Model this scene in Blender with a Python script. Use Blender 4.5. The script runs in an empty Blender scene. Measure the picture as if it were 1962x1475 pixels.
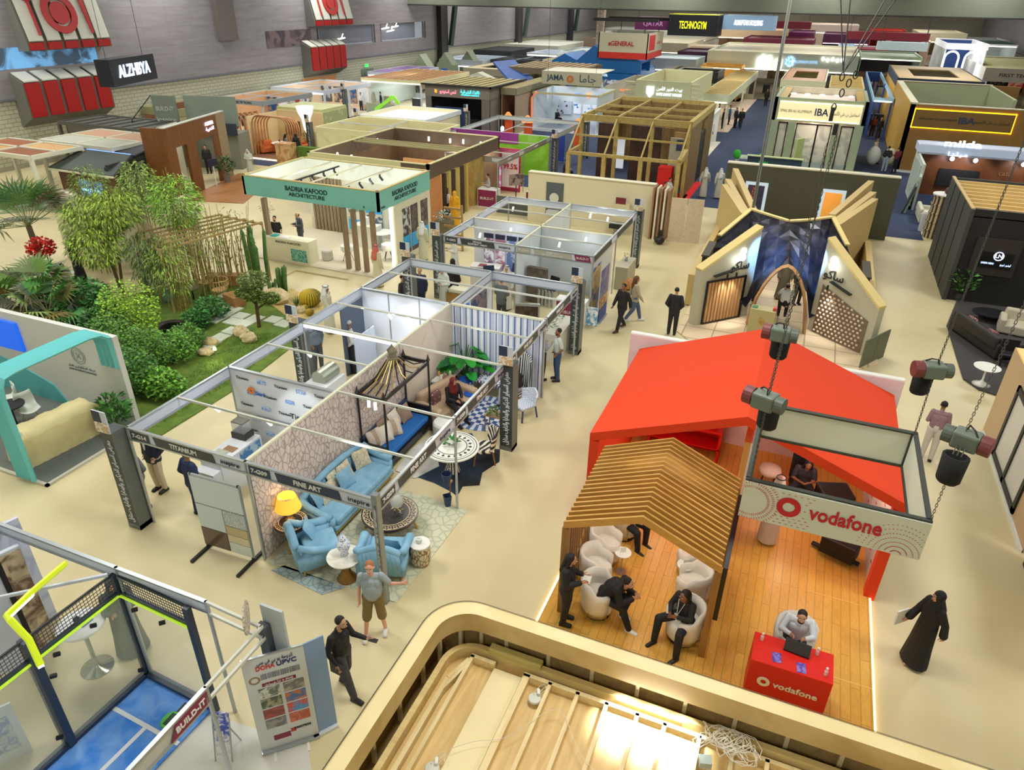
import bpy,math,random,unicodedata
from math import sin,cos,pi,radians as R,hypot,atan2
from mathutils import Vector as V,Matrix
S=bpy.context.scene;C=S.collection
random.seed(7)
# ---------------------------------------------------------------- camera
CF=1358.28;CH=10.4
_y,_p,_r=-0.38384372,0.50500854,0.0167171
cf=V((sin(_y)*cos(_p),cos(_y)*cos(_p),-sin(_p)));_rr=V((cos(_y),-sin(_y),0));_u=_rr.cross(cf)
cr=cos(_r)*_rr+sin(_r)*_u;cu=-sin(_r)*_rr+cos(_r)*_u
cam=bpy.data.cameras.new('camera');co=bpy.data.objects.new('camera',cam);C.objects.link(co)
cam.sensor_width=36;cam.lens=CF/1962*36;cam.clip_end=400;cam.clip_start=.1
m=Matrix.Identity(4)
for i in range(3):
 m[i][0]=cr[i];m[i][1]=cu[i];m[i][2]=-cf[i]
m[2][3]=CH
co.matrix_world=m;S.camera=co
def at(px,py,z=0.0):
 d=(px-981)/CF*cr-(py-737.5)/CF*cu+cf;t=(z-CH)/d.z
 return V((d.x*t,d.y*t,z))
# ---------------------------------------------------------------- world, view, lights
S.view_settings.view_transform='Standard';S.view_settings.look='None'
S.view_settings.gamma=1;S.view_settings.exposure=0.16;S.view_settings.use_curve_mapping=False
w=bpy.data.worlds.new('hall_air');S.world=w;w.use_nodes=True
w.node_tree.nodes['Background'].inputs[0].default_value=(.93,.96,1,1)
w.node_tree.nodes['Background'].inputs[1].default_value=.35
S.cycles.use_denoising=True
S.cycles.max_bounces=5;S.cycles.diffuse_bounces=3;S.cycles.glossy_bounces=2;S.cycles.transmission_bounces=3;S.cycles.transparent_max_bounces=10
S.cycles.sample_clamp_indirect=4;S.cycles.caustics_reflective=False;S.cycles.caustics_refractive=False
S.cycles.use_light_tree=True;S.cycles.use_adaptive_sampling=True
def area(x,y,z,sx,sy,e,col=(1,1,1),rx=0,rz=0):
 l=bpy.data.lights.new('bay_and_fill_light','AREA');l.shape='RECTANGLE';l.size=sx;l.size_y=sy;l.energy=e;l.color=col;l.spread=R(178)
 o=bpy.data.objects.new('bay_and_fill_light',l);o.location=(x,y,z);o.rotation_euler=(rx,0,rz);C.objects.link(o);return o
for ix in range(5):
 for iy in range(9):
  area(-44+ix*14,10.5+iy*17,13.6,4,4,800,(1,.985,.94))
for ix in range(5):area(-44+ix*14,-4.5,13.4,4,2.5,420,(1,.985,.94))  # weaker fill row, added only to brighten faces turned to the camera
def spot(p,q,e,ang=60,col=(1,.96,.9),blend=.5,r=.05):
 l=bpy.data.lights.new('booth_spot_light','SPOT');l.energy=e;l.spot_size=R(ang);l.spot_blend=blend;l.color=col;l.shadow_soft_size=r
 o=bpy.data.objects.new('booth_spot_light',l);o.location=p
 o.rotation_euler=(V(q)-V(p)).to_track_quat('-Z','Y').to_euler();C.objects.link(o);return o
def lamp(p,e,col=(1,.97,.92),r=.15):
 l=bpy.data.lights.new('booth_lamp_light','POINT');l.energy=e;l.color=col;l.shadow_soft_size=r
 o=bpy.data.objects.new('booth_lamp_light',l);o.location=p;C.objects.link(o);return o
# ---------------------------------------------------------------- materials
def lin(c):return tuple((v/255/12.92 if v/255<=.04045 else((v/255+.055)/1.055)**2.4)for v in c)
_mc={}
def M(c,rough=.55,metal=0.,em=0.,kind='',c2=None,sc=1.,alpha=1.,sc2=None):
 key=(tuple(c),rough,metal,em,kind,tuple(c2)if c2 else None,sc,alpha,sc2)
 if key in _mc:return _mc[key]
 mt=bpy.data.materials.new('%s_%d_%d_%d' %((kind or 'paint',)+tuple(c)));mt.use_nodes=True
 nt=mt.node_tree;N=nt.nodes;L=nt.links;b=N['Principled BSDF']
 a=lin(c)+(1,);bb=(lin(c2)+(1,))if c2 else tuple(x*.86 for x in a[:3])+(1,)
 b.inputs['Roughness'].default_value=rough;b.inputs['Metallic'].default_value=metal
 tc=N.new('ShaderNodeTexCoord');src=tc.outputs['Object']
 def mapped(s,rot=(0,0,0)):
  mp=N.new('ShaderNodeMapping');mp.inputs['Scale'].default_value=s;mp.inputs['Rotation'].default_value=rot
  L.new(src,mp.inputs[0]);return mp.outputs[0]
 def noise(vec,s,det=3,dist=0):
  n=N.new('ShaderNodeTexNoise');n.inputs['Scale'].default_value=s;n.inputs['Detail'].default_value=det;n.inputs['Distortion'].default_value=dist
  L.new(vec,n.inputs['Vector']);return n.outputs['Fac']
 def ramp(f,p0,p1,A=a,B=bb,const=False):
  r=N.new('ShaderNodeValToRGB');r.color_ramp.elements[0].position=p0;r.color_ramp.elements[1].position=p1
  r.color_ramp.elements[0].color=A;r.color_ramp.elements[1].color=B
  if const:r.color_ramp.interpolation='CONSTANT'
  L.new(f,r.inputs[0]);return r.outputs[0]
 def mix(f,A,B):
  x=N.new('ShaderNodeMix');x.data_type='RGBA'
  for s,v in((x.inputs[0],f),(x.inputs[6],A),(x.inputs[7],B)):
   if hasattr(v,'default_value'):L.new(v,s)
   else:s.default_value=v
  return x.outputs[2]
 k=kind
 if k=='wood':col=ramp(noise(mapped((sc,sc*.12,sc*.6)),6,4,1.5),.3,.7)
 elif k=='woodx':col=ramp(noise(mapped((sc*.12,sc,sc*.6)),6,4,1.5),.3,.7)
 elif k=='woodz':col=ramp(noise(mapped((sc,sc,sc*.1)),7,4,1.5),.3,.7)
 elif k=='planks':
  br=N.new('ShaderNodeTexBrick');br.inputs['Color1'].default_value=a;br.inputs['Color2'].default_value=bb
  br.inputs['Mortar'].default_value=tuple(x*.6 for x in a[:3])+(1,);br.inputs['Scale'].default_value=sc;br.inputs['Mortar Size'].default_value=.008
  br.inputs['Brick Width'].default_value=1.4;br.inputs['Row Height'].default_value=.16;L.new(mapped((1,1,1),(0,0,pi/2)),br.inputs['Vector'])
  col=mix(ramp(noise(mapped((6,.9,1)),4,5,2),.35,.75,(0,0,0,1),(.5,.5,.5,1)),br.outputs[0],tuple(x*.55 for x in a[:3])+(1,))
 elif k in('brick','tile','brickx'):
  br=N.new('ShaderNodeTexBrick');br.inputs['Color1'].default_value=a;br.inputs['Color2'].default_value=tuple(x*.93 for x in a[:3])+(1,)
  br.inputs['Mortar'].default_value=bb;br.inputs['Scale'].default_value=sc;br.inputs['Mortar Size'].default_value=.025 if k != 'tile' else .012
  br.inputs['Brick Width'].default_value=sc2 or .5;br.inputs['Row Height'].default_value=.25 if k != 'tile' else .5
  if k=='tile':br.offset=0
  sp=N.new('ShaderNodeSeparateXYZ');cb=N.new('ShaderNodeCombineXYZ');L.new(src,sp.inputs[0])
  if k=='tile':L.new(src,br.inputs['Vector'])
  else:
   L.new(sp.outputs[1 if k=='brick' else 0],cb.inputs[0]);L.new(sp.outputs[2],cb.inputs[1]);L.new(cb.outputs[0],br.inputs['Vector'])
  col=br.outputs[0]
 elif k=='panel':# brushed metal wall cladding, seams every few metres
  sp=N.new('ShaderNodeSeparateXYZ');cb=N.new('ShaderNodeCombineXYZ');L.new(src,sp.inputs[0]);L.new(sp.outputs[1],cb.inputs[0]);L.new(sp.outputs[2],cb.inputs[1])
  br=N.new('ShaderNodeTexBrick');br.offset=0;br.inputs['Color1'].default_value=a;br.inputs['Color2'].default_value=tuple(x*.95 for x in a[:3])+(1,)
  br.inputs['Mortar'].default_value=tuple(x*.8 for x in a[:3])+(1,);br.inputs['Scale'].default_value=1;br.inputs['Mortar Size'].default_value=.02
  br.inputs['Brick Width'].default_value=2.4;br.inputs['Row Height'].default_value=1.3;L.new(cb.outputs[0],br.inputs['Vector'])
  n=noise(mapped((1,.25,2.2)),1.6,4,.6)
  col=mix(ramp(n,.35,.7,(0,0,0,1),(.6,.6,.6,1)),br.outputs[0],tuple(x*.68 for x in a[:3])+(1,))
 elif k=='marble':col=ramp(noise(mapped((sc,sc,sc)),3,8,3),.42,.62)
 elif k=='spots':
  vr=N.new('ShaderNodeTexVoronoi');vr.inputs['Scale'].default_value=sc;L.new(src,vr.inputs['Vector']);col=ramp(vr.outputs['Distance'],.28,.34)
 elif k=='lace':
  n=N.new('ShaderNodeTexVoronoi');n.feature='DISTANCE_TO_EDGE';n.inputs['Scale'].default_value=sc;L.new(mapped((1,1,.6)),n.inputs['Vector']);col=ramp(n.outputs['Distance'],.03,.12,bb,a)
 elif k=='check':
  ch=N.new('ShaderNodeTexChecker');ch.inputs['Scale'].default_value=sc;ch.inputs[1].default_value=a;ch.inputs[2].default_value=bb;L.new(src,ch.inputs[0]);col=ch.outputs[0]
 elif k in('stripex','stripey','stripez','zebra','ring'):
  wv=N.new('ShaderNodeTexWave');wv.wave_type='RINGS' if k=='ring' else 'BANDS'
  if k=='ring':wv.rings_direction='Z'
  else:wv.bands_direction={'stripex':'X','stripey':'Y','stripez':'Z','zebra':'DIAGONAL'}[k]
  wv.inputs['Scale'].default_value=sc;wv.inputs['Distortion'].default_value=3 if k=='zebra' else 0;wv.inputs['Detail'].default_value=1
  L.new(src,wv.inputs['Vector']);col=ramp(wv.outputs['Fac'],0,.5,const=True)
 elif k=='radial':
  sp=N.new('ShaderNodeSeparateXYZ');L.new(src,sp.inputs[0])
  at2=N.new('ShaderNodeMath');at2.operation='ARCTAN2';L.new(sp.outputs[1],at2.inputs[0]);L.new(sp.outputs[0],at2.inputs[1])
  ml=N.new('ShaderNodeMath');ml.operation='MULTIPLY';L.new(at2.outputs[0],ml.inputs[0]);ml.inputs[1].default_value=sc
  sn=N.new('ShaderNodeMath');sn.operation='SINE';L.new(ml.outputs[0],sn.inputs[0]);col=ramp(sn.outputs[0],0,.02,const=True)
 elif k=='leaf':col=ramp(noise(src,sc*2,2),.3,.7)
 elif k=='mottle':col=ramp(noise(src,sc,4,.5),.35,.68)
 elif k=='photo':col=ramp(noise(src,sc,3,1),.44,.56)
 else:col=mix(noise(src,3*sc,3),a,tuple(x*.93 for x in a[:3])+(1,))
 L.new(col,b.inputs['Base Color'])
 if em:
  L.new(col,b.inputs['Emission Color']);b.inputs['Emission Strength'].default_value=em
 if alpha<1:
  b.inputs['Alpha'].default_value=alpha
 if k in('brick','brickx','planks','spots','panel')or rough>.8:
  bp=N.new('ShaderNodeBump');bp.inputs['Strength'].default_value=.15
  L.new(noise(src,40 if k=='' else 12,2),bp.inputs['Height']);L.new(bp.outputs[0],b.inputs['Normal'])
 _mc[key]=mt;return mt
def glass(c=(215,235,225),a=.16):
 return M(c,.05,0,0,'',None,1,a)
# ---------------------------------------------------------------- mesh builder
class MB:
 def __init__(s):s.v=[];s.f=[];s.m=[];s.k=0
 def add(s,vs,fs):
  n=len(s.v);s.v+=[tuple(x)for x in vs];s.f+=[tuple(i+n for i in q)for q in fs];s.m+=[s.k]*len(fs);return s
 def mat(s,k):s.k=k;return s
 def box(s,x0,x1,y0,y1,z0,z1):
  return s.add([(x0,y0,z0),(x1,y0,z0),(x1,y1,z0),(x0,y1,z0),(x0,y0,z1),(x1,y0,z1),(x1,y1,z1),(x0,y1,z1)],
     [(0,3,2,1),(4,5,6,7),(0,1,5,4),(1,2,6,5),(2,3,7,6),(3,0,4,7)])
 def bx(s,c,d,rz=0):# centre, size, turn
  n=len(s.v);s.box(-d[0]/2,d[0]/2,-d[1]/2,d[1]/2,-d[2]/2,d[2]/2)
  for i in range(n,len(s.v)):
   x,y,z=s.v[i];s.v[i]=(c[0]+x*cos(rz)-y*sin(rz),c[1]+x*sin(rz)+y*cos(rz),c[2]+z)
  return s
 def beam(s,p,q,w,h,up=(0,0,1)):
  p=V(p);q=V(q);d=(q-p).normalized();u=V(up)
  if abs(d.dot(u))>.98:u=V((0,1,0))
  a=d.cross(u).normalized()*w/2;b=a.cross(d).normalized()*h/2
  return s.add([p-a-b,p+a-b,p+a+b,p-a+b,q-a-b,q+a-b,q+a+b,q-a+b],[(0,1,2,3),(7,6,5,4),(0,4,5,1),(1,5,6,2),(2,6,7,3),(3,7,4,0)])
 def tube(s,pts,r,n=8,cap=True,sx=1,sy=1):
  pts=[V(p)for p in pts];L=len(pts);r=r if isinstance(r,(list,tuple))else[r]*L;vs=[];fs=[];a=None
  for i,p in enumerate(pts):
   d=(pts[min(i+1,L-1)]-pts[max(i-1,0)])
   d=d.normalized()if d.length>1e-9 else V((0,0,1))
   if a is None:a=d.cross(V((0,1,0))if abs(d.y)<.9 else V((1,0,0))).normalized()
   a=(a-d*a.dot(d)).normalized();b=d.cross(a)
   vs+=[p+a*cos(2*pi*j/n)*r[i]*sx+b*sin(2*pi*j/n)*r[i]*sy for j in range(n)]
  fs=[(i*n+j,i*n+(j+1)% n,(i+1)*n+(j+1)% n,(i+1)*n+j)for i in range(L-1)for j in range(n)]
  if cap:fs+=[tuple(range(n))[::-1],tuple((L-1)*n+j for j in range(n))]
  return s.add(vs,fs)
 def caps(s,p,q,r0,r1,n=10,sx=1,sy=1):
  p=V(p);q=V(q);d=(q-p).normalized();A=[.05,.5,.85];pts=[];rs=[]
  for t in A:pts.append(p-d*r0*math.sqrt(1-t*t));rs.append(r0*t)
  pts+=[p,q];rs+=[r0,r1]
  for t in A[::-1]:pts.append(q+d*r1*math.sqrt(1-t*t));rs.append(r1*t)
  return s.tube(pts,rs,n,True,sx,sy)
 def lathe(s,prof,n=18,c=(0,0,0),sx=1,sy=1):
  L=len(prof)
  vs=[(c[0]+r*cos(2*pi*j/n)*sx,c[1]+r*sin(2*pi*j/n)*sy,c[2]+z)for r,z in prof for j in range(n)]
  fs=[(i*n+j,i*n+(j+1)% n,(i+1)*n+(j+1)% n,(i+1)*n+j)for i in range(L-1)for j in range(n)]
  fs+=[tuple(range(n))[::-1],tuple((L-1)*n+j for j in range(n))]
  return s.add(vs,fs)
 def ell(s,c,r,nu=12,nv=8,rz=0):
  vs=[]
  for i in range(nv+1):
   t=pi*i/nv
   for j in range(nu):
    x,y,z=sin(t)*cos(2*pi*j/nu)*r[0],sin(t)*sin(2*pi*j/nu)*r[1],-cos(t)*r[2]
    vs.append((c[0]+x*cos(rz)-y*sin(rz),c[1]+x*sin(rz)+y*cos(rz),c[2]+z))
  return s.add(vs,[(i*nu+j,i*nu+(j+1)% nu,(i+1)*nu+(j+1)% nu,(i+1)*nu+j)for i in range(nv)for j in range(nu)])
 def prism(s,poly,z0,z1):
  n=len(poly);return s.add([(x,y,z0)for x,y in poly]+[(x,y,z1)for x,y in poly],
   [tuple(range(n))[::-1],tuple(range(n,2*n))]+[(i,(i+1)% n,n+(i+1)% n,n+i)for i in range(n)])
 def slab(s,pts,t):# polygon in space given a thickness vector
  n=len(pts);t=V(t);return s.add([V(p)for p in pts]+[V(p)+t for p in pts],
   [tuple(range(n))[::-1],tuple(range(n,2*n))]+[(i,(i+1)% n,n+(i+1)% n,n+i)for i in range(n)])
 def obj(s,name,mats,parent=None,smooth=False,bevel=0,sub=0):
  me=bpy.data.meshes.new(name);me.from_pydata(s.v,[],s.f)
  for q in(mats if isinstance(mats,(list,tuple))else[mats]):me.materials.append(q)
  me.polygons.foreach_set('material_index',s.m)
  if smooth:me.polygons.foreach_set('use_smooth',[True]*len(s.f))
  me.update();o=bpy.data.objects.new(name,me);C.objects.link(o)
  if parent:o.parent=parent
  if bevel:
   b=o.modifiers.new('bevel','BEVEL');b.width=bevel;b.segments=2;b.limit_method='ANGLE'
  if sub:
   b=o.modifiers.new('subsurf','SUBSURF');b.levels=sub;b.render_levels=sub
  return o
def tag(o,label=None,cat=None,group=None,kind=None):
 if label:o['label']=label
 if cat:o['category']=cat
 if group:o['group']=group
 if kind:o['kind']=kind
 return o
def thing(name,label,cat,loc=(0,0,0),rz=0,group=None,sc=1):
 o=bpy.data.objects.new(name,None);C.objects.link(o);o.location=loc;o.rotation_euler=(0,0,rz);o.empty_display_size=.1
 if sc != 1:o.scale=(sc,sc,sc)
 return tag(o,label,cat,group)
def lab(o,label):o['label']=label;return o
def tree(o,loc=None,rz=None,label=None,group=None,parent=None,sc=None):
 c=o.copy();C.objects.link(c)
 if parent:c.parent=parent
 if loc is not None:c.location=loc
 if rz is not None:c.rotation_euler=(0,0,rz)
 if sc is not None:c.scale=(sc,sc,sc)
 if label:c['label']=label
 if group:c['group']=group
 for k in list(o.children):
  g=k.copy();C.objects.link(g);g.parent=c
  for k2 in list(k.children):
   h=k2.copy();C.objects.link(h);h.parent=g
 return c
def struct(name,mb,m,**k):
 o=mb.obj(name,m,**k);o['kind']='structure';return o
# Arabic joined forms, laid right to left
_af={}
for _c in range(0xFE80,0xFEFD):
 _d=unicodedata.decomposition(chr(_c)).split()
 if len(_d)==2:_af.setdefault(chr(int(_d[1],16)),{})[_d[0][1:-1]]=chr(_c)
def ar(t):
 out='';
 for i,ch in enumerate(t):
  f=_af.get(ch)
  if not f:out+=ch;continue
  pf=_af.get(t[i-1])if i else None;nf=_af.get(t[i+1])if i+1<len(t)else None
  pj=bool(pf and 'initial' in pf);nj=bool(nf and('final' in nf))and 'initial' in f
  out+=f.get('medial' if pj and nj else 'final' if pj else 'initial' if nj else 'isolated',ch)
 return out[::-1]
FIT=[]
def T(s,p,rx,up,size,mt,parent=None,w=None,ex=.006,name='lettering',bold=0,al='CENTER'):
 cu_=bpy.data.curves.new(name,'FONT');cu_.body=s;cu_.size=size;cu_.align_x=al;cu_.align_y='CENTER';cu_.extrude=ex
 if bold:cu_.offset=bold*size
 cu_.resolution_u=3;cu_.materials.append(mt)
 o=bpy.data.objects.new(name,cu_);C.objects.link(o)
 a=V(rx).normalized();b=V(up).normalized();n=a.cross(b);mm=Matrix.Identity(4)
 for i in range(3):mm[i][0]=a[i];mm[i][1]=b[i];mm[i][2]=n[i];mm[i][3]=p[i]
 if parent:o.parent=parent
 o.matrix_basis=mm
 if w:FIT.append((o,w))
 return o
X_,Y_,Z_=(1,0,0),(0,1,0),(0,0,1)
# common colours
WHITE=M((232,232,226));OFF=M((214,212,196));ALU=M((182,190,196),.32,.75);ALUW=M((205,212,224),.4)
BLK=M((22,22,24),.5);DARK=M((50,54,60));GREY=M((128,130,130));NAVY=M((34,46,72))
GOLD=M((196,160,84),.3,.7);BRASS=M((150,116,60),.4,.6);RED=M((222,32,28));
OAK=M((196,164,110),.5,kind='wood',c2=(170,136,84));OAKZ=M((196,164,110),.5,kind='woodz',c2=(168,132,82))
WAL=M((112,74,44),.5,kind='woodz',c2=(80,50,30));BROWN=M((96,60,30),.5,kind='woodz',c2=(74,44,22))
SKIN=M((196,150,118),.55);SKIN2=M((146,100,72),.55);HAIR=M((26,20,18),.6)
LEDW=M((255,255,255),.5,em=5.);
# ---------------------------------------------------------------- people
_dg=[]
def baked(mb,vox,smooth=3):
 me=bpy.data.meshes.new('tmp');me.from_pydata(mb.v,[],mb.f);me.update()
 import bmesh
 bm=bmesh.new();bm.from_mesh(me);bmesh.ops.recalc_face_normals(bm,faces=bm.faces);bm.to_mesh(me);bm.free()
 o=bpy.data.objects.new('tmp',me);C.objects.link(o)
 r=o.modifiers.new('r','REMESH');r.mode='VOXEL';r.voxel_size=vox;r.use_smooth_shade=True
 q=o.modifiers.new('s','SMOOTH');q.iterations=smooth;q.factor=.5
 dg=bpy.context.evaluated_depsgraph_get();out=bpy.data.meshes.new_from_object(o.evaluated_get(dg),depsgraph=dg)
 bpy.data.objects.remove(o);bpy.data.meshes.remove(me);return out
J0=dict(pel=(0,0,.95),ch=(0,0,1.26),nk=(0,.01,1.46),hd=(0,-.02,1.62),
  sL=(.175,.01,1.41),eL=(.235,.03,1.13),wL=(.24,-.04,.89),sR=(-.175,.01,1.41),eR=(-.235,.03,1.13),wR=(-.24,-.04,.89),
  hL=(.085,0,.92),kL=(.10,-.02,.50),aL=(.105,.02,.08),hR=(-.085,0,.92),kR=(-.10,-.02,.50),aR=(-.105,.02,.08),tL=(0,-1),tR=(0,-1))
POSES=dict(
 stand={},
 walk=dict(kL=(.09,-.16,.52),aL=(.09,-.26,.09),kR=(-.09,.04,.50),aR=(-.09,.28,.13),eL=(.23,.12,1.14),wL=(.23,.16,.90),eR=(-.23,-.08,1.15),wR=(-.22,-.22,.93)),
 phone=dict(eR=(-.23,-.02,1.14),wR=(-.12,-.27,1.20),eL=(.23,.02,1.14),wL=(.14,-.25,1.17),hd=(0,-.06,1.60)),
 tablet=dict(kL=(.10,.02,.5),aL=(.10,.16,.1),kR=(-.09,-.12,.5),aR=(-.10,-.24,.08),eL=(.24,-.06,1.16),wL=(.26,-.33,1.17),eR=(-.25,.05,1.13),wR=(-.22,-.08,.90),hd=(.03,-.06,1.60)),
 lean=dict(eL=(.33,.02,1.2),wL=(.52,-.05,1.27),kL=(.13,-.02,.5),aL=(.16,.05,.08),kR=(-.13,-.05,.5),aR=(-.18,-.10,.08)),
 pockets=dict(eL=(.27,.08,1.15),wL=(.17,-.05,.97),eR=(-.27,.08,1.15),wR=(-.17,-.05,.97)),
 folded=dict(eL=(.22,-.06,1.13),wL=(-.04,-.17,1.12),eR=(-.22,-.06,1.13),wR=(.04,-.19,1.08)),
 point=dict(eL=(.24,-.10,1.2),wL=(.18,-.34,1.30),eR=(-.23,-.02,1.12),wR=(-.14,-.2,1.02)),
 sit=dict(pel=(0,0,.52),ch=(0,-.03,.83),nk=(0,-.05,1.03),hd=(0,-.10,1.18),sL=(.175,-.03,.98),sR=(-.175,-.03,.98),eL=(.22,-.13,.73),wL=(.10,-.33,.72),
   eR=(-.22,-.13,.73),wR=(-.08,-.33,.70),hL=(.09,0,.52),hR=(-.09,0,.52),kL=(.15,-.45,.53),kR=(-.15,-.45,.53),aL=(.15,-.46,.09),aR=(-.15,-.52,.09)),
 sitlean=dict(pel=(0,0,.52),ch=(0,-.18,.80),nk=(0,-.36,.93),hd=(0,-.46,1.02),sL=(.17,-.31,.92),sR=(-.17,-.31,.92),eL=(.20,-.42,.66),wL=(.06,-.58,.78),
    eR=(-.20,-.42,.66),wR=(-.05,-.58,.74),hL=(.09,0,.52),hR=(-.09,0,.52),kL=(.15,-.44,.52),kR=(-.15,-.44,.52),aL=(.10,-.36,.09),aR=(-.16,-.62,.09)),
 sitwide=dict(pel=(0,0,.52),ch=(0,-.05,.83),nk=(0,-.10,1.02),hd=(.03,-.17,1.15),sL=(.175,-.07,.98),sR=(-.175,-.07,.98),eL=(.24,-.16,.74),wL=(.10,-.36,.80),
    eR=(-.24,-.16,.74),wR=(-.06,-.36,.78),hL=(.09,0,.52),hR=(-.09,0,.52),kL=(.26,-.40,.54),kR=(-.22,-.44,.54),aL=(.34,-.50,.09),aR=(-.16,-.56,.09)),
 desk=dict(pel=(0,0,.62),ch=(0,-.04,.93),nk=(0,-.09,1.12),hd=(0,-.17,1.25),sL=(.19,-.05,1.08),sR=(-.19,-.05,1.08),eL=(.25,-.22,.92),wL=(.10,-.42,1.03),
   eR=(-.27,-.20,.92),wR=(-.13,-.40,1.03),hL=(.09,0,.62),hR=(-.09,0,.62),kL=(.13,-.40,.58),kR=(-.13,-.40,.58),aL=(.12,-.32,.10),aR=(-.12,-.32,.10)))
def hand(mb,w,e,side,curl,fine):
 w=V(w);d=(w-V(e)).normalized();n=d.cross(V((0,0,1)))
 if n.length<.3:n=V((side,0,0))
 n=n.normalized();a=n.cross(d).normalized()# a: across the palm
 if abs(d.z)>.75:n=V((side,0,0));a=d.cross(n).normalized();n=a.cross(d).normalized()
 pc=w+d*.045
 mb.caps(w,w+d*.075,.024,.030,8,1,1)
 mb.caps(w+a*.016+d*.03,w+a*.018+d*.085,.020,.018,6);mb.caps(w-a*.016+d*.03,w-a*.018+d*.085,.020,.018,6)
 if not fine:mb.caps(w+d*.08,w+d*.15-n*side*.02,.024,.014,6);return
 for i,(off,ln)in enumerate(((.033,.062),(.012,.074),(-.010,.070),(-.031,.052))):
  p=w+d*.088+a*off;dd=d*cos(curl)-n*side*sin(curl)*0.9;q=p+dd*ln*.52
  d2=d*cos(curl*2)-n*side*sin(curl*2);mb.caps(p,q,.0095,.0088,6);mb.caps(q,q+d2*ln*.48,.0088,.0075,6)
 p=w+d*.03+a*.03;q=p+(a*.75+d*.6-n*side*.3)*.042;mb.caps(p,q,.012,.0105,6);mb.caps(q,q+(a*.25+d*.9-n*side*.3)*.036,.0105,.0085,6)
_pc={}
def pm(key,f):
 if key not in _pc:_pc[key]=f()
 return _pc[key]
def person(label,loc,rz,pose='stand',top='shirt',topc=(40,40,44),bot='trousers',botc=(30,32,38),hair='short',hairc=(26,20,18),skin=SKIN,shoe=(28,26,26),
  fine=False,sc=1.,open_=None,beard=False,ink=None,belly=0):
 J=dict(J0);J.update(POSES[pose]);J={k:V(v)if len(v)==3 else v for k,v in J.items()}
 if top in('abaya','thobe')and J['pel'].z>.8:
  for k in('kL','kR','aL','aR'):J[k].y *= .3;J[k].x *= .8
 vx=.0075 if fine else .017
 t=thing('person',label,'person',loc,rz,None,sc)
 def part(key,build,mat,name,vox=None,sm=3):
  me=pm((pose,fine,top in('abaya','thobe'))+key,lambda:baked(build(),vox or vx,sm))
  o=bpy.data.objects.new(name,me);C.objects.link(o);o.parent=t
  if len(me.materials)==0:me.materials.append(mat)
  o.material_slots[0].link='OBJECT';o.material_slots[0].material=mat;return o
 hd,nk,ch,pel=J['hd'],J['nk'],J['ch'],J['pel']
 fw=(hd-nk).normalized()
 def body():
  b=MB();b.ell(hd+V((0,.012,.018)),(.074,.092,.095));b.ell(hd+V((0,-.022,-.045)),(.055,.062,.062));b.caps(hd+V((0,-.082,-.002)),hd+V((0,-.102,-.022)),.008,.013,6)
  for s_ in(-1,1):b.ell(hd+V((s_*.076,.012,-.005)),(.012,.02,.03),8,6)
  b.caps(nk-V((0,0,.06)),hd+V((0,.01,-.04)),.055,.05);b.caps(pel,ch-V((0,0,.03)),.085,.085);b.caps(J['sL'],J['sR'],.035,.035)
  for k,s_ in(('L',1),('R',-1)):
   b.caps(J['s'+k],J['e'+k],.045,.036);b.caps(J['e'+k],J['w'+k],.036,.024);hand(b,J['w'+k],J['e'+k],s_,.45,fine)
   b.caps(J['h'+k],J['k'+k],.075,.052);b.caps(J['k'+k],J['a'+k],.052,.035)
   tx,ty=J['t'+k];b.caps(J['a'+k]+V((0,0,-.03)),J['a'+k]+V((tx*.12,ty*.12,-.045)),.035,.028)
  return b
 part(('body',),body,skin,'body')
 def torso(b,g,low,bl=0):
  b.caps(J['sL']*.8+J['sR']*.2+V((0,0,-.02)),J['sR']*.8+J['sL']*.2+V((0,0,-.02)),.07+g,.07+g);b.caps(nk-V((0,0,.07)),nk-V((0,0,.015)),.075,.058)
  b.caps(pel+V((0,0,low)),ch+V((0,-.01,.03)),.10+g,.118+g)
  for o_ in(-.075,.075):b.caps(pel+V((o_*.9,-bl*.4,low)),ch+V((o_,-bl*.3,.02)),.098+g,.115+g)
  b.ell((pel+ch)/2+V((0,-.015-bl*.6,0)),(.165+g+bl*.5,.125+g+bl,.26))
  if low<-.04:
   for o_ in(-.06,.06):b.caps(pel+V((o_,0,low)),pel+V((o_*.9,0,.1)),.125+g,.11+g)
 def upper():
  b=MB();g={'shirt':.0,'polo':.0,'jacket':.014,'tee':0}.get(top,.0);torso(b,g,-.09 if(top=='jacket' and pel.z>.8)else(-.02),belly)
  for k in 'LR':
   s_,e_,w_=J['s'+k],J['e'+k],J['w'+k]
   if top in('polo','tee'):b.caps(s_,s_.lerp(e_,.75),.066,.060)
   else:b.caps(s_,e_,.064+g,.054+g);b.caps(e_,w_.lerp(e_,.06),.053+g,.037+g)
  return b
 def lower():
  b=MB();b.caps(J['hL']+V((.01,0,.02)),J['hR']+V((-.01,0,.02)),.105,.105);b.caps(pel+V((0,0,.0)),pel+V((0,0,.08)),.12,.12)
  for k in 'LR':
   h_,k_,a_=J['h'+k],J['k'+k],J['a'+k];b.caps(h_,k_,.106,.080)
   if bot=='shorts':b.caps(k_.lerp(h_,.3),k_.lerp(a_,.08),.092,.09)
   else:b.caps(k_,a_.lerp(k_,.04),.080,.060)
  return b
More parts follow.
